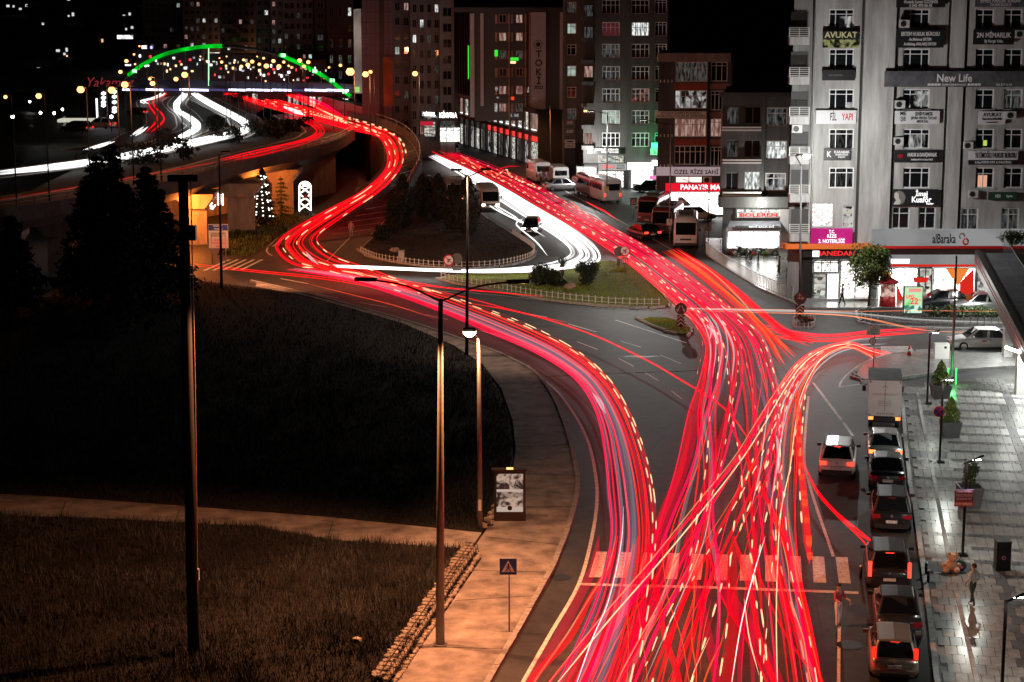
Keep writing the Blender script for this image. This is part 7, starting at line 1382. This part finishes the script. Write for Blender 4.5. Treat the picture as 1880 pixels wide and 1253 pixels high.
# ------------------------------------------------------------------ people
SKIN = mat('skin', (.42, .27, .2), .6); HAIRD = mat('hair_dark', (.02, .015, .012), .7); SHOE = mat('shoe_dark', (.03, .03, .03), .6); SHOEW = mat('shoe_white', (.55, .55, .55), .6)
def cloth(n_, c): return mat('cloth_' + n_, c, .85, var=.2, scale=9)
def person(lab, pos, heading, hgt, top, bottom, shoe=SHOE, hair=HAIRD, stride=.15, arms=((.05, .12), (-.05, .12)), lean=0.0, group=None):
    k = hgt / 1.75; V_ = []; E_ = []; R_ = []; T_ = []
    def v(p, r, tag_, par=None):
        V_.append((p[0] * k, p[1] * k, p[2] * k)); R_.append(r * k); T_.append(tag_)
        if par is not None: E_.append((par, len(V_) - 1))
        return len(V_) - 1
    pe = v((0, 0, .95), .135, 2); be = v((0, lean * .1, 1.1), .125, 1, pe); ch = v((0, lean * .25, 1.32), .15, 1, be); nk = v((0, lean * .35, 1.47), .058, 0, ch); hb = v((0, lean * .42 + .01, 1.56), .085, 0, nk); v((0, lean * .45, 1.66), .09, 0, hb)
    hands = []
    for s, (ay, az) in zip((-1, 1), arms):
        sh = v((s * .17, lean * .28, 1.40), .068, 1, ch); el = v((s * .235, lean * .28 + ay - .05, 1.12 + az * .1), .05, 1, sh); wr = v((s * .23, lean * .28 + ay + az * .9, .88 + az * .9), .034, 0, el); hd = v((s * .225, lean * .28 + ay + az * 1.0 + .02, .80 + az * .95), .042, 0, wr); hands.append((V_[hd], s))
        hp = v((s * .095, 0, .88), .098, 2, pe); kn = v((s * .1, s * stride * .5 + .03, .49), .068, 2, hp); an = v((s * .1, s * stride - .02, .09), .048, 2, kn); v((s * .11, s * stride + .13, .045), .042, 3, an)
    me = bpy.data.meshes.new('body'); me.from_pydata(V_, E_, []); me.update(); o = bpy.data.objects.new('tmp', me); COL.objects.link(o)
    md = o.modifiers.new('skin', 'SKIN'); md.use_smooth_shade = True
    for i, sv in enumerate(me.skin_vertices[0].data): sv.radius = (R_[i], R_[i] * (.72 if T_[i] == 1 and R_[i] > .1 else .95)); sv.use_root = (i == 0)
    sb = o.modifiers.new('sub', 'SUBSURF'); sb.levels = 1; sb.render_levels = 1
    dg = bpy.context.evaluated_depsgraph_get(); m2 = bpy.data.meshes.new_from_object(o.evaluated_get(dg)); bpy.data.objects.remove(o)
    bm = bmesh.new(); bm.from_mesh(m2)
    for f in bm.faces:
        c = f.calc_center_median(); best = None
        for a, b in E_:
            A, B = Vector(V_[a]), Vector(V_[b]); d = B - A; t_ = max(0, min(1, (c - A).dot(d) / max(d.length_squared, 1e-9))); dist = (c - A - d * t_).length
            if best is None or dist < best[0]: best = (dist, T_[b] if t_ > .25 else T_[a])
        f.material_index = best[1]; f.smooth = True
    vs, fs = [], []
    for hp_, s in hands:
        hp_ = Vector(hp_)
        for q in range(4): tube_data([hp_ + Vector((0, (q - 1.5) * .019 * k, -.02 * k)), hp_ + Vector((-s * .006, (q - 1.5) * .02 * k, -.075 * k)), hp_ + Vector((-s * .022, (q - 1.5) * .02 * k, (-.105 - .008 * (q in (1, 2))) * k))], [.010 * k, .009 * k, .007 * k], 5, vs, fs)
        tube_data([hp_ + Vector((0, .03 * k, .01 * k)), hp_ + Vector((-s * .02, .055 * k, -.04 * k))], [.011 * k, .008 * k], 5, vs, fs)
    bvs = [bm.verts.new(p) for p in vs]
    for f in fs:
        try: bm.faces.new([bvs[i] for i in f]).material_index = 0
        except ValueError: pass
    m2.materials.clear()
    for m_ in (SKIN, top, bottom, shoe): m2.materials.append(m_)
    bm.to_mesh(m2); bm.free()
    M = Matrix.Translation(Vector(pos)) @ Matrix.Rotation(heading - pi / 2, 4, 'Z'); t = bpy.data.objects.new('person', None); setup(t, None, M); tag(t, lab, 'person', group)
    mesh_ob('body', m2, t, M)
    bm = bmesh.new(); bmesh.ops.create_icosphere(bm, subdivisions=2, radius=.105 * k); hz = 1.655 * k
    for v_ in bm.verts: v_.co.y *= 1.12
    for v_ in [x for x in bm.verts if x.co.z < -.01 * k and x.co.y > -.02 * k]: bm.verts.remove(v_)
    hm = bpy.data.meshes.new('hair'); bm.to_mesh(hm); bm.free(); hm.materials.append(hair); mesh_ob('hair', hm, t, M @ Matrix.Translation((0, (lean * .45 - .012) * k, hz)))
    fv, ff = [], []; y = (lean * .43 + .093) * k
    add_box(fv, ff, (0, y + .01, 1.585 * k), (.022 * k, .03 * k, .04 * k)); add_box(fv, ff, (-.035 * k, y - .004, 1.615 * k), (.022 * k, .012, .012 * k)); add_box(fv, ff, (.035 * k, y - .004, 1.615 * k), (.022 * k, .012, .012 * k)); add_box(fv, ff, (0, y - .008, 1.545 * k), (.05 * k, .012, .01 * k)); add_box(fv, ff, (-.09 * k, 0, 1.6 * k), (.02 * k, .04 * k, .06 * k)); add_box(fv, ff, (.09 * k, 0, 1.6 * k), (.02 * k, .04 * k, .06 * k))
    mesh_ob('face', new_mesh('face', fv, ff, SKIN), t, M)
    return t
person('person in red top and white trousers standing on the road at the crossing', U(1538, 1150), -pi / 2 + .5, 1.72, cloth('red', (.55, .06, .08)), cloth('white', (.72, .74, .74)), SHOE, stride=.07, arms=((.16, .28), (.14, .26)))
person('person in pale top and dark trousers walking on the plaza near bin', U(1785, 1112, .16), pi / 2 + .6, 1.72, cloth('pale', (.5, .48, .43)), cloth('dark_green', (.03, .04, .03)), SHOEW, stride=.18)
person('person in pink shirt and pale trousers standing at slip road edge', U(645, 438), -pi / 2, 1.75, cloth('pink', (.45, .2, .22)), cloth('pale_grey', (.3, .28, .27)), stride=.06)
person('person in dark clothes standing beside the delivery scooters', U(1430, 508, .13), pi, 1.72, cloth('charcoal', (.06, .06, .06)), cloth('charcoal', (.06, .06, .06)), stride=.08)
person('person in white shirt and black trousers by the bakery corner', U(1446, 512, .13), 0, 1.75, cloth('white', (.72, .74, .74)), cloth('black', (.015, .015, .015)), stride=.08)
person('person in dark coat stepping past the bakery door', U(1546, 562, .13), pi, 1.68, cloth('charcoal', (.06, .06, .06)), cloth('black', (.015, .015, .015)), stride=.22)
person('person in purple top waiting beside the taxi rank vans', U(1003, 341), -pi / 2, 1.7, cloth('purple', (.12, .04, .12)), cloth('black', (.015, .015, .015)), stride=.05)
person('person in grey top waiting left of the purple clad person', U(993, 339), -pi / 2 + .6, 1.72, cloth('grey', (.2, .2, .2)), cloth('charcoal', (.06, .06, .06)), stride=.05)
person('person in pale shirt standing by the midibus front corner', U(1293, 452, .1), pi, 1.7, cloth('pale', (.5, .48, .43)), cloth('pale_grey', (.3, .28, .27)), stride=.1)
# ------------------------------------------------------------------ streaks of vehicle light hanging over the carriageways
RT = (.9, .7, .7); DT = (.94, .86, .8)
SR = [glow('streak_red', (1, .0, .008), .64, RT), glow('streak_red_soft', (1, .0, .012), .36, RT), glow('streak_scarlet', (1, .012, .008), .72, RT)]
SM = [glow('streak_crimson', (1, .0, .05), .6, RT), glow('streak_magenta', (1, .0, .10), .4, RT), glow('streak_pink', (.95, .04, .2), .2, RT)]
SW = [glow('streak_white', (1, 1, .98), .7), glow('streak_grey_white', (1, 1, 1), .2), glow('streak_silver', (1, 1, 1), .05)]
SO = [glow('streak_warm', (1, .62, .34), .75, DT), glow('streak_orange', (1, .11, .02), .45, RT), glow('streak_peach', (1, .3, .14), .4, DT)]
SL = glow('streak_lilac', (.5, .38, .65), .07); SF = [glow('streak_red_faint', (1, .0, .012), .2, (.92, .78, .78)), glow('streak_crimson_faint', (1, .0, .05), .17, (.92, .78, .78))]; SB = glow('streak_dash_gap', (1, .01, .01), .25, RT)
def streak(lab, grp, pts, r, m_, z=.7, dash=None, step=7, up=None):
    if r >= .075 and up is None and dash is None and len(pts[0]) < 3: m_ = {SR[0].name: SR[1], SR[2].name: SR[1], SM[0].name: SM[1], SM[1].name: SM[2]}.get(m_.name, m_)     # a wide streak is a faint one
    P_ = spline([(up(p[0], p[1], z) if up else U(p[0], p[1], p[2] if len(p) > 2 else z)) for p in pts], step); vs, fs = [], []
    if dash is None: n_ = len(P_); tube_data(P_, [r * min(1, .15 + .85 * min(q, n_ - 1 - q) / 5) for q in range(n_)], 4, vs, fs); mi = None
    else:                                              # a blinking lamp: bright stretches on one unbroken thin line
        on, off = dash; Q = []; RR_ = []; MI = []; s = 0; cyc = [random.uniform(-off, 0)]
        while cyc[-1] < 700: cyc.append(cyc[-1] + on * random.uniform(.6, 1.5)); cyc.append(cyc[-1] + off * random.uniform(.6, 2.2))
        on_at = lambda d: np.searchsorted(cyc, d) % 2 == 1
        for a, b in zip(P_, P_[1:]):
            L_ = (b - a).length; k_ = max(1, int(L_ / .35))
            for q in range(k_): Q.append(a.lerp(b, q / k_)); lit_ = on_at(s + L_ * q / k_); RR_.append(r if lit_ else r * .35); MI.append(0 if lit_ else 1)
            s += L_
        tube_data(Q, RR_, 4, vs, fs); mi = [MI[q // 4] for q in range(len(fs) - 2)] + [1, 1]
    me_ = new_mesh('light_streak', vs, fs, m_ if mi is None else [m_, SB], True)
    if mi: me_.polygons.foreach_set('material_index', mi)
    o = mesh_ob('light_streak', me_); return tag(o, lab, 'light streak', grp)
def lerp2(l, r, t): return [(a[0] + (b[0] - a[0]) * t, a[1] + (b[1] - a[1]) * t) + ((a[2],) if len(a) > 2 else ()) for a, b in zip(l, r)]
def bundle(lab, grp, left, right, n, mats, rs, z=(.5, .95), jit=.05, drift=.25, split=None, dash=None, cut=None, up=None):
    for i in range(n):
        t0 = (i + random.random()) / n; t1 = min(1, max(0, t0 + random.uniform(-drift, drift))); m = len(left); pts = []
        if split is not None: t1 = min(1, max(0, t0 + random.uniform(-.5, .5)))
        for j in range(m):
            f = j / (m - 1) if split is None else max(0, min(1, (j - split) / (m - 1 - split))); f = f * f * (3 - 2 * f); t = t0 + (t1 - t0) * f + random.uniform(-jit, jit) * (1 if 0 < j < m - 1 else .5)
            a, b = left[j], right[j]; pts.append((a[0] + (b[0] - a[0]) * t, a[1] + (b[1] - a[1]) * t) + ((a[2] + .6,) if len(a) > 2 else ()))
        if cut and random.random() < cut:
            a = random.randint(0, m // 2); b = random.randint(max(a + 3, m // 2), m); pts = pts[a:b]
            if len(pts) < 3: continue
        w = random.choice(mats); streak(lab, grp, pts, random.choice(rs), w, random.uniform(*z), dash=dash, up=up)
RED_, WH_ = SR, SW
# ramp and slip road
RL = [(640, 231, 6), (690, 250, 6), (706, 270, 5.6), (710, 300, 4.8), (696, 325, 3.8), (655, 357, 2.4), (595, 388, 1.1), (530, 425, .2), (506, 448, 0), (507, 462, 0), (528, 482, 0), (570, 494, 0), (640, 512, 0), (720, 535, 0)]
RR = [(640, 218, 6), (695, 235, 6), (728, 252, 5.7), (742, 285, 4.9), (732, 315, 3.8), (700, 350, 2.4), (650, 385, 1.1), (600, 420, .2), (586, 436, 0), (592, 452, 0), (620, 472, 0), (670, 490, 0), (740, 515, 0), (830, 545, 0)]
bundle('red tail light streak sweeping round the ramp bend', 'red streaks on the ramp', RL, RR, 12, SR + [SR[0]], [.05, .08, .12], jit=.02, drift=.12)
for tt in (.18, .5, .95): streak('dashed pale streak along the ramp bend', 'dashed streaks on the ramp', [(p[0], p[1], p[2] + .8) for p in [tuple(q) for q in lerp2(RL, RR, tt)]], .045, SO[0], dash=(2.2, 2.6))
streak('dashed pale streak at outer edge of the ramp bend', None, [(640, 216, 6.8), (690, 231, 6.8), (725, 248, 6.6), (742, 268, 6.2), (746, 292, 5.6)], .1, SO[0], dash=(1.8, 2.2))
# far highway reds
FL = [(372, 166), (430, 178), (490, 197), (560, 216), (620, 232), (690, 250)]; FR_ = [(385, 160), (440, 166), (500, 181), (570, 199), (630, 214), (695, 236)]
bundle('red streak on the far upper road', 'red streaks on the upper road', FL, FR_, 12, SR, [.16, .22, .3], drift=.1, jit=.03, up=UZ)
bundle('dashed streak on the far upper road', 'dashed streaks on the upper road', FL, FR_, 3, [SO[0], SO[2]], [.12], dash=(2.5, 3.5), up=UZ)
FL2 = [(400, 172), (445, 168), (500, 178), (545, 192), (600, 214), (632, 220)]; 
bundle('red streak on the street beyond the upper road', 'red streaks beyond the upper road', [(440, 160), (480, 165), (530, 178), (575, 196), (610, 212)], [(450, 158), (500, 164), (550, 175), (590, 188), (632, 214)], 8, SR + [SM[0]], [.16, .24], up=UZ, z=(1.2, 2)); streak('dashed orange streak at edge of the street beyond the upper road', None, [(572, 193), (590, 202), (610, 212), (630, 220)], .16, SO[0], 1.5, dash=(1.2, 1.2), up=UZ)
streak('thick white streak among the red streaks of upper road', None, [(520, 196), (540, 204), (560, 212)], .38, SW[0], 1.0, up=UZ)
# viaduct reds
bundle('red streak turning onto the near viaduct', 'red streaks on the viaduct', [(520, 214), (560, 226), (580, 238), (575, 249), (545, 260), (470, 277), (400, 294)], [(545, 212), (580, 224), (596, 238), (590, 250), (560, 264), (480, 285), (420, 297)], 4, SR[:2], [.07, .1], up=UZ, drift=.1)
streak('faint long red streak fading along the dark viaduct', None, [(480, 279), (390, 299), (250, 325), (0, 367)], .06, SF[0], .7, up=UZ)
# upper whites
bundle('white headlight streak along the flyover curve', 'white streaks on the flyover', [(0, 314), (150, 296), (280, 273), (380, 252), (430, 241), (445, 232), (435, 222), (405, 206), (370, 186), (338, 164)], [(0, 322), (150, 305), (290, 281), (395, 260), (448, 246), (463, 233), (455, 222), (425, 205), (385, 184), (348, 162)], 7, [SW[0], SW[0], SW[1]], [.10, .16, .20], up=UZ, drift=.1, jit=.02)
bundle('white headlight streak on the S bend', 'white streaks on the S bend', [(325, 163), (332, 172), (326, 181), (318, 190), (320, 203), (342, 218), (352, 232), (338, 246), (305, 260)], [(338, 163), (344, 173), (336, 183), (329, 192), (331, 203), (355, 217), (367, 231), (352, 245), (320, 258)], 6, [SW[0]], [.2, .28], up=UZ, drift=.1, jit=.02)
bundle('thick white streak on the farthest highway', 'white streaks on the farthest highway', [(258, 123), (285, 141), (312, 157)], [(266, 121), (292, 132), (313, 146)], 9, [SW[0]], [.3, .36], up=UZ, drift=.05, jit=.01)
for dx in (0, 7): streak('white streak zigzagging on the lower loop', 'white streaks on the lower loop', [(285 + dx, 163), (296 + dx, 171), (280 + dx, 180), (258 + dx, 186), (266 + dx, 191)], .16, SW[0], up=UZ)
for dx in (0, 9): streak('red streak winding down the lower loop', 'red streaks on the lower loop', [(300 + dx * .4, 166), (303 + dx * .3, 172), (288 + dx, 178), (273 + dx, 184), (275 + dx, 196), (286 + dx * 1.4, 211), (287 + dx * 1.4, 223), (268 + dx, 243)], .13, SR[0], up=UZ)
for dx in (0, 8): streak('short white streak behind the conifers', 'short white streaks behind conifers', [(240 + dx, 250), (252 + dx, 242), (264 + dx, 233)], .13, SW[0], up=UZ); streak('long low white streak left of the conifers', 'low white streaks left of conifers', [(152 + dx, 276), (180 + dx, 268), (203 + dx, 260)], .13, SW[0], up=UZ)
# main street reds coming down
ML = [(772, 270), (830, 298), (890, 325), (950, 358), (1020, 402), (1085, 440), (1150, 486), (1215, 540), (1262, 585), (1285, 630), (1275, 690), (1250, 760), (1235, 850), (1205, 950), (1180, 1050), (1120, 1160), (1040, 1310)]
MR = [(790, 264), (862, 288), (925, 312), (990, 342), (1060, 382), (1130, 420), (1200, 460), (1275, 512), (1345, 565), (1400, 615), (1432, 680), (1450, 760), (1452, 850), (1455, 950), (1462, 1050), (1480, 1150), (1510, 1310)]
bundle('red tail light streak running down the main street into the tangle', 'red streaks of the main street', ML, MR, 17, SR + [SR[0], SM[0]], [.018, .028, .042, .075], jit=.012, drift=.2, split=8, cut=.25)
bundle('crimson streak of the main street tangle', 'crimson streaks of the main street', ML[2:], MR[2:], 10, SM + [SM[0]], [.024, .04, .08], jit=.012, drift=.2, split=6, cut=.35)
bundle('dashed pale streak of the main street tangle', 'dashed streaks of the main street', ML[1:], MR[1:], 7, [SO[0], SO[2], SO[0]], [.025, .04], jit=.012, split=7, dash=(1.3, 2.2), cut=.5)
bundle('lilac smear streak low over the main street', 'lilac streaks of the main street', ML[4:], MR[4:], 6, [SL, SW[2]], [.06, .1], z=(.25, .4), jit=.04, split=4, cut=.6)
# right side lanes beside the barrier
bundle('red streak nearest the pedestrian barrier', 'red streaks along the barrier', [(1215, 462), (1265, 495), (1320, 540), (1365, 580), (1400, 625), (1425, 680)], [(1245, 456), (1300, 490), (1355, 530), (1405, 575), (1450, 610), (1500, 625)], 9, [SR[0], SR[2], SO[1]], [.05, .09, .13], jit=.04)
streak('bright orange edged streak nearest the barrier', None, [(1245, 460), (1300, 495), (1350, 540), (1390, 585)], .06, SO[2], .8)
# from the left road curving into the foreground
CL = [(520, 496), (620, 512), (720, 543), (810, 577), (890, 612), (970, 645), (1035, 683), (1072, 722), (1094, 772), (1105, 832), (1112, 900), (1118, 980), (1100, 1070), (1060, 1170), (990, 1310)]
CR = [(560, 490), (680, 505), (790, 532), (880, 562), (970, 596), (1055, 640), (1115, 690), (1152, 745), (1178, 805), (1196, 868), (1206, 930), (1206, 1000), (1196, 1100), (1180, 1200), (1160, 1310)]
bundle('red streak curving from the left road into the foreground', 'red streaks of the left curve', CL, CR, 6, [SR[0], SR[2], SM[0], SR[1]], [.02, .032, .045], jit=.012, drift=.2)
bundle('crimson streak curving from the left road into the foreground', 'crimson streaks of the left curve', CL, lerp2(CL, CR, .4), 5, SM, [.025, .045], jit=.015, drift=.2)
bundle('lilac silver streak of the left curve', 'silver streaks of the left curve', lerp2(CL, CR, .25), lerp2(CL, CR, .6), 5, [SL, SL, SW[2]], [.06, .12], z=(.9, 1.3), jit=.015, drift=.15)
bundle('dashed pale streak along outer edge of the left curve', 'dashed streaks of the left curve', lerp2(CL, CR, .88), CR, 2, [SO[0]], [.035], jit=.02, dash=(1.8, 1.6)); streak('orange streak along outer edge of the left curve', None, [(800, 540), (960, 600), (1060, 648), (1120, 700), (1160, 765)], .035, SO[1])
for k, pts in enumerate([[(350, 484), (470, 497), (600, 510), (700, 527)], [(352, 488), (480, 501), (610, 515), (720, 535)], [(560, 520), (640, 540), (720, 560), (800, 585)]]): streak(['red streak leaving the underpass on the left road', 'second red streak leaving the underpass', 'faint orange streak on the near side of the left road'][k], None, pts, .045 if k < 2 else .025, SR[0] if k < 2 else SO[1])
for k, pts in enumerate([[(700, 515), (800, 527), (900, 536), (1000, 545)], [(850, 555), (960, 575), (1080, 612), (1180, 658), (1245, 695), (1330, 750), (1390, 830)], [(740, 520), (860, 548), (960, 575), (1040, 592)], [(640, 497), (740, 515), (830, 530), (905, 537)]]): streak(['red streak bending toward the lawn island fence', 'long straight red streak crossing the junction', 'thin red streak between lawn island and left curve', 'thin red streak at tree island tip'][k], None, pts, .05 if k < 2 else .035, SR[0])
# from the side street to the foreground
KL = [(1640, 648), (1600, 640), (1560, 628), (1510, 637), (1465, 662), (1425, 710), (1385, 770), (1340, 840), (1270, 930), (1190, 1030), (1100, 1140), (960, 1310)]
KR = [(1600, 660), (1590, 652), (1560, 640), (1525, 650), (1500, 678), (1478, 730), (1470, 790), (1468, 860), (1465, 940), (1470, 1040), (1490, 1150), (1520, 1310)]
bundle('red streak fanning from the side street to the foreground', 'red streaks from the side street', KL, KR, 14, [SR[0], SR[2], SR[0], SR[1], SM[0]], [.016, .028, .04, .075], jit=.01, drift=.3, split=3, cut=.2)
bundle('orange white streak fanning from the side street', 'orange streaks from the side street', KL, KR, 8, [SO[0], SO[2], SO[1]], [.018, .028], jit=.012, drift=.3, split=3, cut=.3)
bundle('dashed streak fanning from the side street', 'dashed streaks from the side street', KL[2:], KR[2:], 6, [SO[0]], [.025, .04], jit=.012, split=2, dash=(1.2, 1.9), cut=.3)
bundle('white streak low across the junction', 'white streaks across the junction', [(1640, 615), (1560, 622), (1480, 660), (1430, 720), (1400, 800)], [(1620, 640), (1550, 645), (1500, 680), (1470, 740), (1460, 800)], 6, [SW[1], SW[2]], [.04, .06], z=(.4, .6))
streak('broad red dashed streak at edge of the tangle near parked cars', None, [(1462, 720), (1466, 780), (1470, 850), (1477, 920), (1482, 980), (1486, 1035)], .2, SR[0], .9); streak('orange blocks riding on the broad red dashed streak', None, [(1462, 720), (1466, 780), (1470, 850), (1477, 920), (1484, 980), (1488, 1035)], .16, SO[1], 1.2, dash=(.6, 1.1)); streak('pale dashed streak beside the broad red streak', None, [(1480, 705), (1474, 770), (1468, 850), (1470, 930), (1476, 1000)], .05, SO[0], dash=(1.2, 1.5))
for k, pts in enumerate([[(1480, 860), (1500, 905), (1540, 950), (1590, 1000), (1612, 1040)], [(1484, 880), (1530, 935), (1590, 985), (1640, 1030), (1652, 1045)], [(1475, 850), (1510, 915), (1570, 975), (1625, 1010), (1655, 1040)]]): streak(['thin red streak reaching the left lamp of the stopping car', 'thin red streak reaching the right lamp of the stopping car', 'third red streak leading to the stopping car'][k], None, pts, .035, SR[0])
# foreground sweep below the crossing
GL = [(1100, 985), (1085, 1040), (1060, 1100), (1025, 1170), (985, 1240), (945, 1310)]; GR = [(1440, 985), (1450, 1040), (1465, 1100), (1480, 1170), (1500, 1240), (1525, 1310)]
bundle('broad red streak sweeping off the foreground edge', 'broad red streaks at the foreground edge', GL, GR, 9, [SR[0], SR[1], SR[2], SM[0], SR[1]], [.025, .045, .09, .12], z=(.3, .7), jit=.015, drift=.35); bundle('orange streak sweeping off the foreground edge', 'orange streaks at the foreground edge', GL, GR, 11, SO, [.018, .026, .035], jit=.012, drift=.3, cut=.5)
for k, pts in enumerate([[(1405, 985), (1385, 1050), (1360, 1150), (1335, 1310)], [(1145, 930), (1140, 1000), (1118, 1100), (1085, 1180), (1040, 1310)], [(1310, 900), (1290, 1000), (1240, 1120), (1180, 1260)]]): streak(['thin bright lilac white line through the foreground', 'thin white line down the left curve to the foreground', 'thin silver line across the crossing'][k], None, pts, .022, SW[0] if k < 2 else SW[1], .9)
streak('wide red streak bending right past the standing person', None, [(1400, 900), (1440, 990), (1470, 1090), (1490, 1180), (1515, 1300)], .16, SR[0], .6); streak('straight red streak crossing toward the foreground right', None, [(1330, 760), (1390, 880), (1440, 1000), (1470, 1120), (1490, 1280)], .1, SR[0], .6)
# white lanes of the main street turning round the tree island
QL = [(786, 288), (830, 312), (880, 345), (930, 378), (980, 410), (1020, 436), (1042, 456), (1040, 470), (1005, 483), (950, 491), (880, 495), (800, 494), (700, 490), (610, 486)]
QR = [(800, 284), (860, 312), (920, 342), (985, 380), (1040, 412), (1082, 442), (1104, 466), (1100, 482), (1060, 492), (990, 499), (900, 501), (810, 499), (710, 495), (620, 492)]
bundle('white headlight streak turning round the tree island', 'white streaks round the tree island', QL, QR, 17, [SW[0], SW[0], SW[0], SW[1]], [.04, .06, .08], jit=.012, drift=.15, z=(.55, .8)); bundle('grey white streak running straight on down the main street', 'grey white streaks of the main street', QL[:7], QR[:7], 4, [SW[1], SW[0]], [.05, .08], jit=.03)
for k, pts in enumerate([[(885, 367), (910, 385), (960, 410), (1000, 435)], [(900, 372), (930, 395), (960, 408), (985, 428)], [(880, 360), (940, 395), (950, 403), (968, 420)], [(960, 402), (948, 410), (955, 420), (985, 445), (1005, 470)]]): streak(['white streak from the minibus headlamps', 'second white streak from the minibus headlamps', 'white streak ending at the turning car', 'hooked white streak round the turning car'][k], None, pts, .07, SW[0], .7)
# horizontal side street
bundle('pale streak lying along the side street', 'pale streaks along the side street', [(1240, 565), (1400, 568), (1560, 571), (1700, 570), (1900, 572)], [(1240, 570), (1400, 575), (1560, 582), (1700, 612), (1900, 620)], 7, [SW[2], SW[1], SO[2]], [.03, .05], drift=.1, cut=.4); bundle('red streak entering the side street', 'red streaks entering the side street', [(1380, 590), (1450, 605), (1520, 612), (1600, 604), (1700, 598)], [(1400, 615), (1460, 625), (1530, 628), (1600, 620), (1700, 612)], 6, [SR[0], SM[0]], [.03, .05], drift=.2)
for k, pts in enumerate([[(800, 262), (835, 285), (858, 290), (875, 300), (900, 315)], [(845, 285), (852, 290), (868, 300), (880, 308), (905, 320)], [(915, 318), (920, 310), (935, 306), (955, 306)], [(912, 322), (930, 312), (935, 322), (960, 335), (1000, 350)]]): streak(['red hooked streak near the arcade', 'orange hooked streak near the arcade', 'red streak turning toward the taxi rank', 'dashed red streak by the taxi rank'][k], None, pts, .09, [SR[0], SO[2], SR[0], SO[0]][k], .8, dash=(.8, .8) if k == 3 else None)
for k, pts in enumerate([[(1045, 368), (1062, 382), (1075, 395)], [(1075, 370), (1090, 378), (1110, 388), (1135, 405)], [(1060, 385), (1090, 395), (1110, 410)]]): streak(['orange streak behind the dark minibus', 'red looped streak behind the white backed minibus', 'pale streak beneath the minibuses'][k], None, pts, .07, [SO[1], SR[0], SW[1]][k], .7)

# faint broad bands between the bright lines
bundle('faint broad red band in the main street tangle', 'faint red bands of the main street', ML[4:], MR[4:], 5, SF, [.14, .2, .28], z=(.3, .5), jit=.015, split=4)
bundle('faint broad red band at the foreground edge', 'faint red bands of the foreground', GL, GR, 7, SF, [.14, .2, .3], z=(.25, .4), jit=.015, drift=.3)
bundle('faint broad crimson band of the left curve', 'faint crimson bands of the left curve', CL[4:], CR[4:], 4, [SL, SL, SF[1]], [.14, .2], z=(.3, .5), jit=.03)
for k, pts in enumerate([[(1302, 590), (1306, 606), (1304, 622)], [(1425, 800), (1430, 830), (1428, 870)], [(1088, 722), (1102, 740), (1112, 760)], [(562, 462), (570, 474), (585, 486)], [(1298, 600), (1312, 612), (1320, 630)]]): streak(['white violet flare where the main street meets the junction', 'white flare in the middle of the side street fan', 'white violet flare on the left curve', 'white violet flare at the slip road mouth', 'second white flare at the junction mouth'][k], None, pts, .13, SW[1], .8)
bundle('short pink white streak in the bright heart of the junction', 'pink white streaks at the junction heart', [(1268, 570), (1288, 600), (1296, 640), (1290, 690)], [(1320, 575), (1340, 605), (1350, 645), (1345, 700)], 7, [SW[1], SM[2], SW[1]], [.04, .07], jit=.03, z=(.8, 1.1))
bundle('short pink white streak low in the side street fan', 'pink white streaks of the side street fan', [(1410, 740), (1402, 800), (1395, 860), (1380, 930)], [(1450, 740), (1446, 800), (1440, 860), (1436, 940)], 5, [SW[1], SM[2], SL], [.04, .08], jit=.03, z=(.8, 1.1))
# lettering as plain meshes
dg = bpy.context.evaluated_depsgraph_get()
for o in [o for o in COL.objects if o.type == 'FONT']:
    me = bpy.data.meshes.new_from_object(o.evaluated_get(dg)); nm = o.name; par = o.parent; pim = o.matrix_parent_inverse.copy(); mb = o.matrix_basis.copy(); bpy.data.objects.remove(o)
    if not len(me.polygons): continue
    q = bpy.data.objects.new(nm, me); COL.objects.link(q); q.parent = par; q.matrix_parent_inverse = pim; q.matrix_basis = mb
